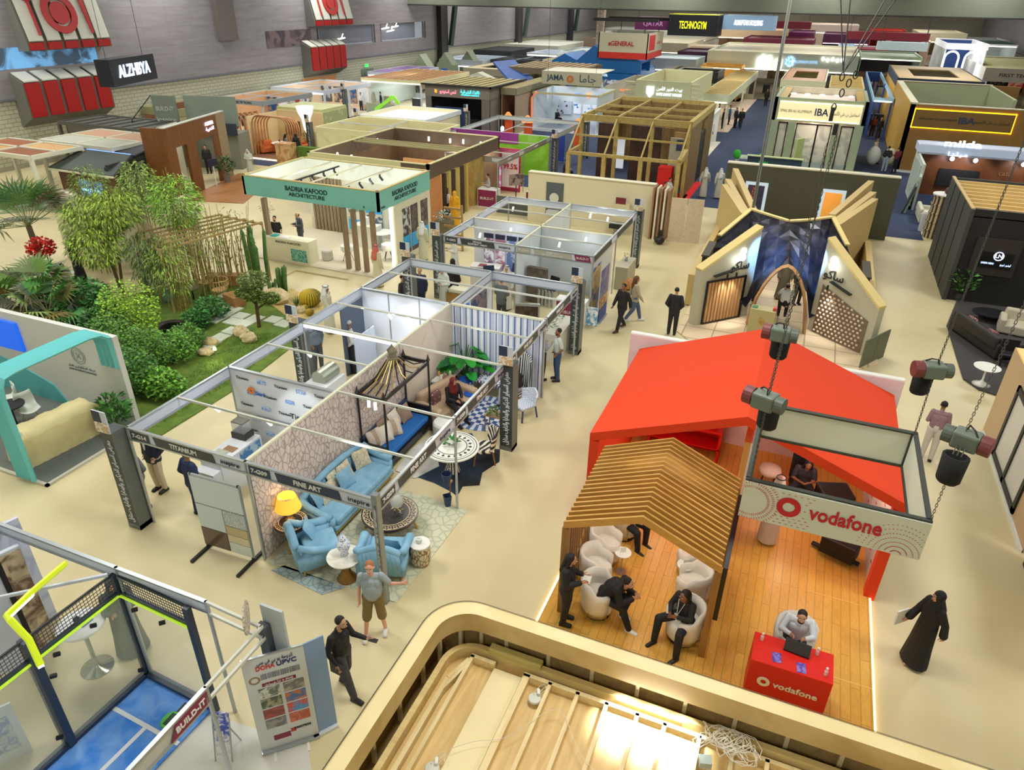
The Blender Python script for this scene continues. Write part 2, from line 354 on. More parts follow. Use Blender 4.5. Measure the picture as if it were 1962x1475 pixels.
 def robe():
  b=MB();torso(b,.012,0)
  cx=(J['aL']+J['aR'])/2
  b.tube([ch,pel+V((0,0,.05)),pel.lerp(cx,.5),V((cx.x,cx.y,.055))],[.12,.17,.20,.245 if top=='abaya' else .215],14,True,1.15 if top=='abaya' else 1,.9)
  for k in 'LR':
   w_=J['w'+k];e_=J['e'+k];b.caps(J['s'+k],e_,.072,.066);b.caps(e_,w_.lerp(e_,.1),.062,.075 if top=='abaya' else .055)
  if pel.z<.8:
   for k in 'LR':b.caps(J['h'+k],J['k'+k],.12,.10);b.caps(J['k'+k],J['a'+k],.10,.09)
  return b
 tc=topc if not isinstance(topc,(list,tuple))else M(topc,.75)
 if top in('thobe','abaya'):
  part(('robe',top),robe,tc,'robe')
 else:
  part(('up',top,belly),upper,tc,{'jacket':'jacket','polo':'polo_shirt','tee':'shirt'}.get(top,'shirt'))
  part(('low',bot),lower,M(botc,.75),bot)
 if top=='jacket' and open_:
  b=MB();m0=ch+V((0,-.128,-.0));b.slab([m0+V((-.045,0,.12)),m0+V((.045,0,.12)),m0+V((.012,-.012,-.14)),m0+V((-.012,-.012,-.14))],(0,-.008,0));b.obj('shirt_front',M(open_),t)
 if not(top in('abaya',)):
  for k in 'LR':
   a=J['a'+k];tx,ty=J['t'+k]
   def sh(a=a,tx=tx,ty=ty):
    b=MB();z=a.z-.08;b.caps((a.x,a.y+.03,z+.045),(a.x+tx*.15,a.y+ty*.15,z+.033),.048,.042,8);b.box(a.x-.045,a.x+.045,a.y-.18,a.y+.07,z-.0,z+.022);return b
   part(('shoe',k),sh,M(shoe,.5),'shoe',.012,2)
 hc=M(hairc,.7)
 if hair=='short':part(('hair','s'),lambda:MB().ell(hd+V((0,.03,.045)),(.082,.088,.085)),hc,'hair',.01)
 elif hair=='cap':part(('hair','c'),lambda:MB().ell(hd+V((0,.01,.06)),(.088,.10,.065)),hc,'cap',.01)
 elif hair=='long':
  part(('hair','l'),lambda:MB().ell(hd+V((0,.03,.04)),(.088,.095,.09)).caps(hd+V((0,.07,.02)),nk+V((0,.11,-.16)),.08,.055).caps(hd+V((.07,.02,0)),nk+V((.10,.02,-.06)),.03,.03).caps(hd+V((-.07,.02,0)),nk+V((-.10,.02,-.06)),.03,.03),hc,'hair',.01)
 elif hair=='veil':
  part(('hair','v'),lambda:MB().ell(hd+V((0,.028,.02)),(.10,.105,.115)).caps(hd+V((0,.03,-.05)),nk+V((0,.02,-.12)),.10,.17),hc,'head_scarf',.012)
 elif hair=='ghutra':
  part(('hair','g'),lambda:MB().ell(hd+V((0,.025,.04)),(.096,.105,.085)).caps(hd+V((0,.06,.0)),nk+V((0,.10,-.22)),.095,.13).caps(hd+V((.075,.02,0)),nk+V((.13,-.02,-.12)),.03,.05).caps(hd+V((-.075,.02,0)),nk+V((-.13,-.02,-.12)),.03,.05),hc,'head_cloth',.012)
  b=MB();b.tube([(hd.x+cos(a)*.096,hd.y+.02+sin(a)*.104,hd.z+.085)for a in[i*pi/8 for i in range(17)]],.011,6);b.obj('head_cord',BLK,t,True)
 elif hair=='bald':part(('hair','b'),lambda:MB().ell(hd+V((0,.055,.0)),(.079,.06,.07)),hc,'hair',.01)
 if beard:part(('beard',),lambda:MB().ell(hd+V((0,-.030,-.068)),(.058,.058,.045)),hc,'beard',.01)
 if fine and hair != 'none':
  b=MB()
  for s_ in(-1,1):b.ell(hd+V((s_*.03,-.078,.012)),(.012,.008,.008),8,6)
  b.mat(1)
  for s_ in(-1,1):b.beam(hd+V((s_*.016,-.084,.032)),hd+V((s_*.045,-.076,.032)),.008,.006)
  b.mat(2);b.ell(hd+V((0,-.079,-.052)),(.022,.008,.007),8,6);b.obj('face_features',[M((240,240,240)),HAIR,M((150,70,66))],t,True)
 return t
def held(t,name,mb,m):return mb.obj(name,m,t)
# ---------------------------------------------------------------- the hall
FLOOR=M((216,204,162),.42,kind='mottle',c2=(204,190,146),sc=.35)
b=MB().box(-70,24,-4,34,-.1,0);b.box(-33,-3.4,34,41,-.1,0).box(5.9,24,34,41,-.1,0);
b.box(-3.4,5.9,34,39.3,-.1,0);b.box(-70,-33,34,38.8,-.1,0)
struct('floor',b,FLOOR)
CARPET=M((54,68,98),.95,kind='mottle',c2=(46,58,88),sc=3)
b=MB().box(-70,24,41,170,-.1,.004);b.box(-70,-33,38.8,41,-.1,.004).box(-3.4,5.9,39.3,41,-.1,.004)
c=struct('floor_carpet',b,CARPET)
WX=-47.1
PANEL=M((168,163,168),.32,.35,kind='panel')
b=MB();b.box(WX-.4,WX,-4,165,0,4.15);struct('wall_left_brick',b,M((192,192,168),.8,kind='brick',c2=(150,150,130),sc=1,sc2=.55))
b=MB();b.box(WX-.4,WX+.1,-4,36.5,4.15,14).box(WX-.4,WX+.1,36.5,64,4.15,14)
b.box(WX-.4,WX+.1,64,86,7.2,14).box(WX-.4,WX+.1,64,86,4.15,5.4);b.box(WX-.4,WX+.1,74.5,75.6,5.4,7.2).box(WX-.4,WX+.1,86,165,4.15,14)
struct('wall_left_cladding',b,PANEL)
struct('trim_1',MB().box(WX-.05,WX+.16,-4,165,4.02,4.15),M((110,112,122),.5))
for y in(90,116,142):
 b=MB().box(WX-.2,WX+.7,y-.9,y+.9,0,14);b.mat(1).beam((WX+.9,y+1.2,4.3),(WX+1.3,y+2.4,10.5),.5,.5);struct('column_steel',b,[M((52,50,50),.6),M((62,82,70),.5)])
struct('column_duct',MB().box(WX+.1,WX+.5,50.6,52.6,6.6,14),M((110,104,98),.6))
# upper-level glazing with lit rooms behind
b=MB().box(WX-1.5,WX-1.4,64,86,5.4,7.2);struct('wall_upper_room',b,M((92,76,66),.8,kind='mottle',c2=(52,44,44),sc=.6))
for i,(y0,y1)in enumerate(((64.3,74.3),(75.8,85.8))):
 t=struct('window_%d' %(i+1),MB().box(WX-.1,WX-.06,y0,y1,5.4,7.2),glass((200,210,230),.25))
 f=MB().box(WX-.1,WX+.05,y0,y0+.12,5.4,7.2).box(WX-.1,WX+.05,y1-.12,y1,5.4,7.2).box(WX-.1,WX+.05,y0,y1,5.36,5.46);f.obj('window_frame',ALU,t)
for k,(y,z)in enumerate(((78.5,6.6),(79.6,6.3),(80.6,6.7),(69.5,5.9))):
 tg=MB().beam((WX-1.0,y-.8,z),(WX-1.0,y+.8,z+.1),.06,.12).beam((WX-1.0,y+.1,z),(WX-1.0,y+.5,z+.5),.06,.08).obj('ceiling_light',M((255,255,255),em=6))
 tag(tg,['long lit tube light behind the upper-level glazing, left of the three','middle tube light behind the upper-level glazing','right tube light behind the upper-level glazing','bluish lit lamp low in the wide upper-level window'][k],'light')
for i,(y,hh,ww)in enumerate(((72.5,2.9,2.4),(80.5,2.2,.8),(88.4,2.2,.8),(96,2.2,.7),(103,2.2,.8),(108.5,2.3,.8),(111.5,2.3,3.2))):
 t=struct('door_%d' %(i+1),MB().box(WX,WX+.06,y-ww/2,y+ww/2,0,hh),M((126,140,122)if i==0 else(128,112,84),.5))
 MB().box(WX+.06,WX+.12,y-.02,y+.02,.9,1.15).obj('door_handle',ALU,t)
 if i==0:
  e=tag(MB().box(WX,WX+.12,72.1,72.7,3.05,3.35).obj('exit_sign',M((60,190,90),em=1.5)),'small green exit sign above the double doors in the brick wall','exit sign')
struct('baseboard_left',MB().box(WX,WX+.04,-4,165,0,.22),M((160,158,140)))
struct('wall_far',MB().box(-48,40,165,165.4,0,14).box(-48,40,164.9,165,5.3,5.45),M((176,170,148),.8,kind='mottle',c2=(150,142,120),sc=.1))
struct('wall_right',MB().box(24,24.4,-4,165,0,4).mat(1).box(23.9,24.4,-4,165,4,14),[M((176,172,158),.8),PANEL])
struct('ceiling',MB().box(-70,30,-6,166,14,14.3),M((176,178,172),.9))
struct('wall_rear',MB().box(-70,30,-6.4,-6,0,14),M((190,186,172),.9))
# bulkhead across the hall
b=MB();b.box(-48,23.9,82,82.5,9.1,14);b.mat(1).box(-48,23.9,81.9,82.6,8.98,9.1)
struct('beam_bulkhead',b,[M((112,118,102),.6,kind='mottle',c2=(100,106,92),sc=.3),M((40,38,34))])
b=MB().box(-37.1,-36.2,95,95.9,0,13.8);b2=at(1148,100,3)
struct('column_wrapped',MB().box(b2.x-.5,b2.x+.5,b2.y-.5,b2.y+.5,0,13.9),M((176,164,148),.6,kind='marble',c2=(140,122,104),sc=.5))
# food court markers on the wall: slatted red and white boxes
def foodbox(y0,y1,lower,logo,lab_,dz=0):
 n=5;x1=WX+1.1
 t=thing('slatted_wall_box',lab_,'wall sign',(WX,y0,0));Lh=y1-y0;d=x1-WX
 za,zb=(3.0+dz,5.08+dz)if lower else(6.8+dz,7.3+dz)
 b=MB()
 if lower:b.add([(0,0,za-.6),(d,0,za),(d,0,zb),(0,0,zb+.5),(0,Lh,za-.6),(d,Lh,za),(d,Lh,zb),(0,Lh,zb+.5)],[(0,3,2,1),(4,5,6,7),(0,1,5,4),(1,2,6,5),(2,3,7,6)])
 else:b.add([(0,0,za-.05),(d,0,za),(d,0,zb),(.3,0,11),(0,0,11),(0,Lh,za-.05),(d,Lh,za),(d,Lh,zb),(.3,Lh,11),(0,Lh,11)],[(0,4,3,2,1),(5,6,7,8,9),(0,1,6,5),(1,2,7,6),(2,3,8,7),(3,4,9,8)])
 b.obj('shell',M((112,112,104)),t)
 for k in range(n):
  a0=Lh*(k+.08)/n;a1=Lh*(k+.86)/n
  f=MB().box(d+.01,d+.12,a0,a1,za+.05,zb-.03)
  f.obj('red_slat',M((176,26,26),.35),t)
  f=MB()
  if lower:f.slab([(.2,a0,zb+.49),(d+.1,a0,zb+.02),(d+.1,a1,zb+.02),(.2,a1,zb+.49)],(0,0,.07))
  else:f.slab([(d+.1,a0,zb+.02),(d+.1,a1,zb+.02),(.4,a1,11),(.4,a0,11)],(.05,0,.05))
  f.obj('white_slat',M((206,208,196),.5),t)
 if logo:
  s=V((-(d-.3),0,11-zb)).normalized();o0=V((d+.2,0,zb+.1));nrm=Y_
  def P(u,v):return o0+s*v+V((0,u,0))
  nn=s.cross(V((0,1,0)))*-.06
  c0=Lh*.46;b=MB()
  def disc(r0,r1,cu_,cv,k0=0,k1=24):
   for k in range(k0,k1):
    a,c=2*pi*k/24,2*pi*(k+1)/24
    b.slab([P(cu_+cos(a)*r0,cv+sin(a)*r0),P(cu_+cos(a)*r1,cv+sin(a)*r1),P(cu_+cos(c)*r1,cv+sin(c)*r1),P(cu_+cos(c)*r0,cv+sin(c)*r0)],nn)
  disc(0.01,.66,c0,1.5);disc(.78,1.2,c0,1.5)
  for u in(c0-1.9,):
   b.slab([P(u-.08,.25),P(u+.08,.25),P(u+.08,3.3),P(u-.08,3.3)],nn)
   for q in(-.22,-.07,.08,.23):b.slab([P(u+q-.04,2.6),P(u+q+.04,2.6),P(u+q+.04,3.4),P(u+q-.04,3.4)],nn)
   b.slab([P(u-.26,2.2),P(u+.26,2.2),P(u+.26,2.65),P(u-.26,2.65)],nn)
  u=c0+1.9;b.slab([P(u-.08,.25),P(u+.08,.25),P(u+.12,3.4),P(u-.22,2.2)],nn)
  b.obj('cutlery_emblem',M((178,26,26),.4),t)
 return t
foodbox(32.2,38.5,True,False,'lower red slatted box on the left wall, beside the hanging sign')
foodbox(33.3,39.4,False,True,'upper white slatted box with fork, plate and knife emblem at left')
foodbox(61.3,67.2,True,False,'lower red slatted box on the left wall above the orange doorway',.5)
foodbox(62.5,68.9,False,True,'upper white slatted box with plate emblem, farther along the wall',.55)
struct('door_9',MB().box(WX,WX+.08,61,66.5,0,2.8).mat(1).box(WX+.08,WX+.1,62,65,.1,2.5),[M((214,150,80)),M((190,120,50),em=.6)])
struct('door_8',MB().box(WX,WX+.1,35.2,38,0,2.9),M((120,116,98)))
# ---- trapezoid openings / booths along the brick wall
struct('window_4',MB().box(WX+.1,WX+.14,31,38.8,6.1-.3,7.0),M((60,76,96),.2,kind='photo',c2=(110,170,220),sc=.6,em=.5))
struct('window_5',MB().box(WX+.1,WX+.14,56.5,63,5.75,7.1),M((74,66,72),.2,kind='photo',c2=(120,104,104),sc=.7))
# ---- hanging signs
def hangbox(label,c,s,z0,z1,cf_,rz,txt,tcol,size,zt=13.9,both=False,cat='hanging sign',em=4,w=None):
 t=thing('hanging_sign',label,cat,(c[0],c[1],0),rz);h=z1-z0
 MB().box(-s[0]/2,s[0]/2,-s[1]/2,s[1]/2,z0,z1).obj('sign_box',cf_,t)
 for k in(-1,1):MB().tube([(k*s[0]*.4,0,z1),(k*s[0]*.4,0,zt)],.015,5).obj('hanging_wire',DARK,t)
 T(txt,(0,-s[1]/2-.02,(z0+z1)/2),X_,Z_,size,M(tcol,em=em),t,w=w,bold=.02)
 return t
# ---------------------------------------------------------------- red telecom stand
VR=M((228,66,20),.9);VRD=M((206,14,12),.45)
PLK=M((236,182,84),.35,kind='planks',c2=(226,168,70),sc=1)
t=thing('raised_floor','honey-coloured plank floor of the red telecom stand with lit edge','stand floor',(0,0,0))
MB().box(-3.05,2.75,7.3,17.2,.005,.06).obj('plank_deck',PLK,t)
MB().box(-3.10,-3.05,7.3,12.2,.0,.05).box(2.75,2.79,7.3,12.2,0,.05).obj('edge_light',M((255,214,150),em=2.5),t)
for y in(11.9,9.9):MB().box(1.6,2.75,y,y+.02,.06,.062).obj('seam_strip',M((240,190,110)),t)
t=thing('red_house_pavilion','large red gabled pavilion open at the front, over the wooden floor','exhibition stand')
b=MB()
th=.2
for(xa,za,xb,zb)in((-3.15,2.38,-.15,3.52),(-.15,3.52,2.85,2.38)):
 b.add([(xa,12.2,za),(xb,12.2,zb),(xb,16.6,zb),(xa,16.6,za),(xa,12.2,za-th),(xb,12.2,zb-th),(xb,16.6,zb-th),(xa,16.6,za-th)],
  [(0,1,2,3),(7,6,5,4),(0,4,5,1),(1,5,6,2),(2,6,7,3),(3,7,4,0)])
b.obj('gabled_roof',VR,t)
MB().box(-3.15,-2.95,12.2,16.6,.06,2.2).obj('side_wall',VR,t)
MB().box(2.65,2.85,12.2,12.4,0,2.2).obj('corner_post',VR,t)
MB().box(2.70,2.8,12.4,16.6,0,2.2).obj('side_wall',M((226,214,208)),t)
MB().box(-3.45,3.0,16.75,16.9,0,2.72).mat(1).box(-3.45,3.0,16.72,16.75,0.06,2.70).obj('back_wall',[M((236,236,230)),M((226,206,208))],t)
b=MB()
for i in range(6):
 for k in range(9):b.box(2.69,2.70,12.7+k*.42+(i % 2)*.2,12.8+k*.42+(i % 2)*.2,.5+i*.28,.52+i*.28)
for i in range(6):
 for k in range(6):b.box(.4+k*.38+(i % 2)*.19,.52+k*.38+(i % 2)*.19,16.70,16.72,.6+i*.25,.63+i*.25)
b.obj('dash_pattern',M((200,40,30)),t)
MB().box(-.12,.0,12.3,15.9,.06,2.9).mat(1).box(0,.03,12.3,15.9,.06,2.9).obj('partition',[M((214,160,90),kind='woodz',c2=(190,136,70)),M((226,214,208))],t)
for x,y in((1.2,14.5),(-1.8,14.3),(1.8,13.2),(-.9,13.4)):lamp((x,y,2.1),26,(1,.86,.68))
t=thing('red_sideboard','long red open-fronted shelf unit against the pavilion back','shelf unit',(-1.6,15.9,.06))
b=MB().box(-.9,.9,-.3,.3,.86,.92).box(-.9,-.84,-.3,.3,0,.86).box(.84,.9,-.3,.3,0,.86).box(-.9,.9,.26,.3,0,.86).box(-.9,.9,-.3,.3,.4,.44);b.obj('carcass',VRD,t)
tag(MB().lathe([(.04,0),(.10,.02),(.12,.10),(.10,.11),(.08,.03)],14,(-.95,15.8,.985)).obj('bowl',M((200,120,120),.2)),'small pink bowl on the red shelf unit','bowl')
# slatted wooden house
t=thing('slatted_house','small gabled pergola of honey-brown timber slats before the red pavilion','pergola')
SL=M((206,160,84),.6,kind='woodx',c2=(186,138,62));SLD=M((158,116,66),.5,kind='woodz',c2=(136,96,50))
for k in range(19):
 y=9.42+k*(12.0-9.42)/18
 b=MB()
 for(xa,za,xb,zb)in((-2.78,2.26,-1.42,2.82),(-1.42,2.82,-.04,2.22)):
  b.slab([(xa,y,za),(xb,y,zb),(xb,y,zb-.15),(xa,y,za-.15)],(0,.042,0))
 b.obj('roof_slat',SL,t)
b=MB()
for x in(-2.78,-2.68):pass
MB().box(-2.8,-2.68,9.42,9.54,.06,2.12).obj('post',SLD,t);MB().box(-2.8,-2.68,11.9,12.0,.06,2.12).obj('post',SLD,t)
MB().box(-.14,-.02,9.42,9.54,.06,2.08).obj('post',SLD,t);MB().box(-.14,-.02,11.9,12.0,.06,2.08).obj('post',SLD,t)
for k in range(15):MB().box(-2.77,-2.71,9.62+k*.15,9.67+k*.15,.06,2.15).obj('wall_slat',SLD,t)
MB().beam((-2.74,9.6,.2),(-2.74,11.8,2.0),.05,.1).obj('brace',SL,t)
for k in range(15):MB().box(-.11,-.05,9.62+k*.15,9.67+k*.15,.06,2.15).obj('wall_slat',SLD,t)
MB().box(-.02,.06,9.55,11.7,.9,2.1).obj('dark_screen',M((18,18,22),.3),t)
lamp((-1.4,10.9,2.1),18,(1,.84,.6))
# tub chairs
def tub(label,loc,rz,grp=None,c=(226,220,208)):
 t=thing('tub_chair',label,'armchair',loc,rz,grp);m=M(c,.85)
 pts=[];b=MB();n=14;pr=[(.30,.06),(.33,.3),(.36,.62),(.355,.80),(.30,.82),(.27,.60),(.265,.30)]
 vs=[];A=[R(-60+i*300/n)for i in range(n+1)]
 for a in A:
  hh=.55+.45*max(0,sin(a*.999))if False else(1 if sin(a)>-.1 else .78)
  vs+=[(cos(a)*r,sin(a)*r,.06+(z-.06)*hh)for r,z in pr]
 k=len(pr);b.add(vs,[(i*k+j,(i+1)*k+j,(i+1)*k+(j+1)% k,i*k+(j+1)% k)for i in range(n)for j in range(k)]+[tuple(range(k)),tuple(n*k+j for j in range(k))[::-1]])
 b.obj('shell',m,t,True)
 MB().lathe([(.02,.12),(.30,.12),(.32,.2),(.31,.42),(.27,.46),(.02,.47)],20).obj('seat',m,t,True)
 MB().lathe([(.26,0),(.26,.06)],20).obj('base',BLK,t);return t
CT='cream tub chairs under the slatted house'
tub('cream tub chair nearest the timber slat wall, back towards the aisle',(-2.36,11.15,.06),R(95),CT)
tub('cream tub chair half hidden under the slatted roof at the rear left',(-2.2,12.1,.06),R(60),CT)
tub('cream tub chair holding the man who leans forward',(-2.1,9.75,.06),R(80),CT)
tub('empty cream tub chair between the leaning man and the slat wall',(-2.35,10.45,.06),R(100),CT)
tub('cream tub chair holding the woman with the white lanyard',(-.48,9.75,.06),R(-40),CT)
tub('cream tub chair directly behind the woman with lanyard',(-.50,10.75,.06),R(-90),CT)
tub('cream tub chair farthest back at the right slat wall',(-.62,11.5,.06),R(-95),CT)
tub('cream tub chair behind the red counter, man seated in it',(1.37,10.05,.06),R(0),None,(220,216,206))
for p,l in(((-1.95,10.95),'small round white side table with card at left chairs'),((-.72,11.1),'small round white side table by the right-hand chairs')):
 t=thing('side_table',l,'side table',(p[0],p[1],.06));MB().lathe([(.01,.50),(.17,.50),(.17,.52),(.01,.52)],16).obj('tabletop',WHITE,t)
 MB().lathe([(.014,0.01),(.014,.5)],8).obj('stem',ALU,t);MB().lathe([(.11,0),(.11,.012)],14).obj('base',ALU,t)
 MB().bx((0,0,.58),(.11,.01,.14),.5).obj('card_holder',M((236,236,232)),t)
# counter
t=thing('reception_counter','bright red reception counter with white ring emblem and lettering','counter',(1.31,9.15,.06),R(0))
MB().box(-.62,.62,-.31,.31,0,.94).obj('counter_body',M((206,16,14),.45),t,bevel=.008)
MB().box(-.62,.62,-.31,.31,.94,.955).obj('counter_top',M((226,34,26),.35),t)  # same red as the body, overhead light put into the paler colour
T('vodafone',(.13,-.318,.55),X_,Z_,.17,WHITE,t,w=.68,bold=.02)
def ring(mb,c,r0,r1,ax=X_,up=Z_,t_=.012,n=26,a0=0,a1=2*pi):
 ax=V(ax);up=V(up);nn=ax.cross(up)*t_;c=V(c)
 for k in range(n):
  a,e=a0+(a1-a0)*k/n,a0+(a1-a0)*(k+1)/n
  P_=lambda r,q:c+(ax*cos(q)+up*sin(q))*r
  mb.slab([P_(r0,a),P_(r1,a),P_(r1,e),P_(r0,e)],nn)
 return mb
b=MB();ring(b,(-.36,-.312,.55),.045,.10);b.obj('ring_emblem',WHITE,t)
for x,y,l in((-.5,.16,'small clear bottle of sanitiser at left rear of red counter'),(.36,.2,'small clear bottle beside the black till on red counter'),(.5,-.17,'small clear bottle at front right corner of red counter')):
 b=MB().lathe([(.025,0),(.028,.01),(.028,.09),(.012,.11),(.012,.13)],10,(1.31+x,9.15+y,1.016));b.mat(1).lathe([(.016,.13),(.02,.135),(.02,.16),(.005,.17)],8,(1.31+x,9.15+y,1.016))
 tag(b.obj('bottle',[M((220,200,200),.1),WHITE]),l,'bottle')
t=thing('laptop_till','black tablet till standing on the red counter','till',(1.36,9.27,1.016),R(-6));MB().box(-.2,.2,-.06,.06,0,.03).obj('base',BLK,t);b=MB().slab([(-.2,-.05,.03),(.2,-.05,.03),(.2,.06,.18),(-.2,.06,.18)],(0,.02,-.01));b.obj('screen',M((24,26,28),.3),t)
for x,y,l in((-.24,-.12,'purple leaflet on the left of the red counter'),(.14,-.18,'violet leaflet near the centre front of the red counter')):
 tag(MB().bx((1.31+x,9.15+y,1.02),(.14,.2,.006),.1).obj('leaflet',M((92,70,170),.3,kind='photo',c2=(150,130,210),sc=14)),l,'leaflet')
# hanging square sign
t=thing('hanging_sign','white square hanging sign with red ring emblem and brand lettering','hanging sign')
x0,x1,y0,y1,z0,z1=.03,2.53,9.28,11.8,3.43,4.08;SW=M((214,222,206),.6)
for nm,a in(('front_panel',(x0,x1,y0,y0+.07)),('back_panel',(x0,x1,y1-.07,y1)),('side_panel',(x0,x0+.07,y0+.07,y1-.07)),('side_panel',(x1-.07,x1,y0+.07,y1-.07))):
 MB().box(*a,z0,z1).obj(nm,SW,t)
FR=M((52,58,50),.5)
b=MB()
for a in((x0,x1,y0+.02,y0+.09),(x0,x1,y1-.09,y1),(x0,x0+.07,y0+.07,y1-.07),(x1-.07,x1,y0+.07,y1-.07)):b.box(*a,z1,z1+.03);
b.box(x0,x1,y1-.10,y1-.07,z0,z0+.04).box(x0+.07,x0+.1,y0+.07,y1,z0,z0+.04).box(x1-.1,x1-.07,y0+.07,y1,z0,z0+.04).box(x0+.07,x0+.10,y1-.1,y1-.07,z0,z1).box(x1-.1,x1-.07,y1-.1,y1-.07,z0,z1)
b.obj('edge_frame',FR,t)
T('vodafone',(x0+1.45,y0-.01,z0+.36),X_,Z_,.34,M((196,26,40)),t,w=.98,bold=.02)
b=MB();ring(b,(x0+.67,y0-.002,z0+.37),.085,.17,n=30);b.slab([(x0+.69,y0-.002,z0+.44),(x0+.75,y0-.002,z0+.43),(x0+.74,y0-.002,z0+.52),(x0+.70,y0-.002,z0+.50)],(0,-.01,0));b.obj('ring_emblem',M((196,26,40)),t)
b=MB()
for rr in(.24,.31,.38):
 for k in range(56):
  a=2*pi*k/56
  x=x0+.13+cos(a)*rr;z=z0+.33+sin(a)*rr
  if x>x0+.01 and z0+.01<z<z1-.01:b.beam((x,y0-.006,z),(x+cos(a)*.035,y0-.006,z+sin(a)*.035),.004,.009)
b.obj('ray_pattern',M((214,90,80)),t)
b=MB()
for i in range(10):
 for k in range(12):
  x=x0+.5+k*.085+(i % 2)*.04;z=z0+.05+i*.06
  if abs(x-x0-.67)<.2 and abs(z-z0-.37)<.2:continue
  if x<x0+1.0 and not(x>x0+.9 and .2<z-z0<.5):b.box(x,x+.035,y0-.006,y0,z,z+.007)
for rr in range(1,8):
 for k in range(28):
  a=pi*(k+.5)/28;x=x1-.32+cos(a)*rr*.075;z=z0-.01+sin(a)*rr*.075
  if x<x1-.02 and z<z1-.03 and z>z0+.02:b.box(x,x+.02,y0-.006,y0,z,z+.006)
b.obj('dash_pattern',M((200,90,84)),t)
# chain hoists
def hoist(label,p,zb,rz,corner,topp):
 t=thing('chain_hoist',label,'chain hoist',(p[0],p[1],0),rz)
 b=MB().box(-.12,.20,-.13,.13,zb,zb+.24);b.obj('motor_housing',M((104,116,104),.5),t,bevel=.03)
 b=MB().tube([(.20,0,zb+.12),(.34,0,zb+.12)],.135,16);b.obj('end_cap',M((112,52,50),.5),t,bevel=.01)
 b=MB().tube([(-.24,0,zb+.12),(-.12,0,zb+.12)],.12,16);b.obj('gear_cap',M((84,94,84),.5),t)
 b=MB().lathe([(.12,-.44),(.15,-.40),(.165,-.02),(.13,-.02),(.12,-.38)],12,(.03,-.24,zb),1,.8);b.obj('chain_bag',M((26,26,26),.9),t,True)
 b=MB()
 for k in(-.05,.0,.05):b.tube([(.03+k,-.1,zb+.02),(.03+k,-.16,zb+.07),(.03+k,-.22,zb-.03)],.008,5)
 b.obj('chain_loop',M((120,120,112),.4,.6),t)
 b=MB().tube([(.0,.06,zb+.24),(.02,.03,zb+.32),(.1,-.03,zb+.3),(.16,-.08,zb+.24)],.012,6).obj('handle',BLK,t)
 CHM=M((92,94,88),.4,.6)
 def chain(a,c,nm='chain',step=.045,r=.008):
  a=V(a);c=V(c);n=int((c-a).length/step);b=MB();d=(c-a)/max(1,n)
  for i in range(n):
   q=a+d*i;o_=V((.012,0,0))if i % 2 else V((0,.012,0));b.beam(q-d*.1+o_,q+d*1.1+o_,.008,.008);b.beam(q-d*.1-o_,q+d*1.1-o_,.008,.008)
  return b
 inv=Matrix.Rotation(-rz,3,'Z')
 L=lambda q:inv @(V(q)-V((p[0],p[1],0)))
 chain((0,0,zb),L(corner)).obj('chain',CHM,t);chain((0,0,zb+.24),L(topp)).obj('chain',CHM,t)
 return t
hoist('chain hoist with black bag over the sign front left corner',(.10,9.38),5.30,R(160),(.10,9.32,4.1),(.22,9.6,9.0))
hoist('chain hoist partly over the red roof, farthest back left',(.14,11.9),5.28,R(175),(.10,11.75,4.1),(.16,11.4,8.6))
hoist('chain hoist over the sign rear right corner, beside the beige aisle',(2.50,11.9),5.1,R(195),(2.48,11.75,4.1),(3.0,12.9,13.8))
hoist('chain hoist nearest the right edge, over the sign front right corner',(2.56,9.5),5.25,R(-22),(2.5,9.32,4.1),(3.3,10.6,13.8))
t=thing('rigging_bridle','steel bridle of shackles and wires where the chains gather high up','rigging',(.16,11,0));SM=M((44,44,42),.5,.4)
b=MB()
for q in((-1.1,2.2),(-.5,3.5),(1.6,3.2),(2.3,4.6)):b.tube([(0,0,9.55),(q[0],q[1],13.8)],.008,4)
b.obj('wire',SM,t)
for q in((0,0,9.5),(.04,.05,9.3),(.10,.1,9.42),(.16,.15,9.52),(-.02,0,9.12)):MB().tube([(q[0]+cos(a)*.028,q[1],q[2]+sin(a)*.05)for a in[i*pi/6 for i in range(13)]],.008,6).obj('shackle',SM,t)
MB().box(-.05,.0,-.05,.03,8.95,9.12).obj('hook_block',BLK,t);MB().box(.03,.09,-.05,.03,8.78,8.92).obj('hook_block',BLK,t)
t=thing('lifting_mast','slender grey aluminium mast rising in front of the far stands','mast',(-1.78,30,0));MB().box(-.06,.06,-.06,.06,0.0,13.9).mat(1).box(-.02,.02,-.07,.07,0,13.9).obj('mast_tube',[M((138,142,134),.4,.5),M((90,92,88))],t)
# racing rig, stool, gaming seat
t=thing('gaming_chair','black bucket racing seat of the driving simulator','gaming chair',(1.28,15.0,.06),R(15));MB().bx((0,0,.36),(.5,.5,.16)).obj('seat',BLK,t,bevel=.05);MB().slab([(-.25,.2,.4),(.25,.2,.4),(.22,.34,1.15),(-.22,.34,1.15)],(0,.1,0)).obj('backrest',BLK,t,bevel=.04);MB().box(-.22,.22,-.2,.2,0,.28).obj('base_frame',DARK,t)
t=thing('padded_stool','round cream padded stool on dark wooden legs','stool',(.55,15.15,.06));MB().lathe([(.01,.42),(.24,.42),(.26,.48),(.24,.55),(.01,.57)],20).obj('seat',M((226,214,200),.8),t,True)
for a in range(4):MB().beam((cos(a*pi/2+.7)*.16,sin(a*pi/2+.7)*.16,.42),(cos(a*pi/2+.7)*.24,sin(a*pi/2+.7)*.24,0),.03,.03).obj('leg',M((70,44,26)),t)
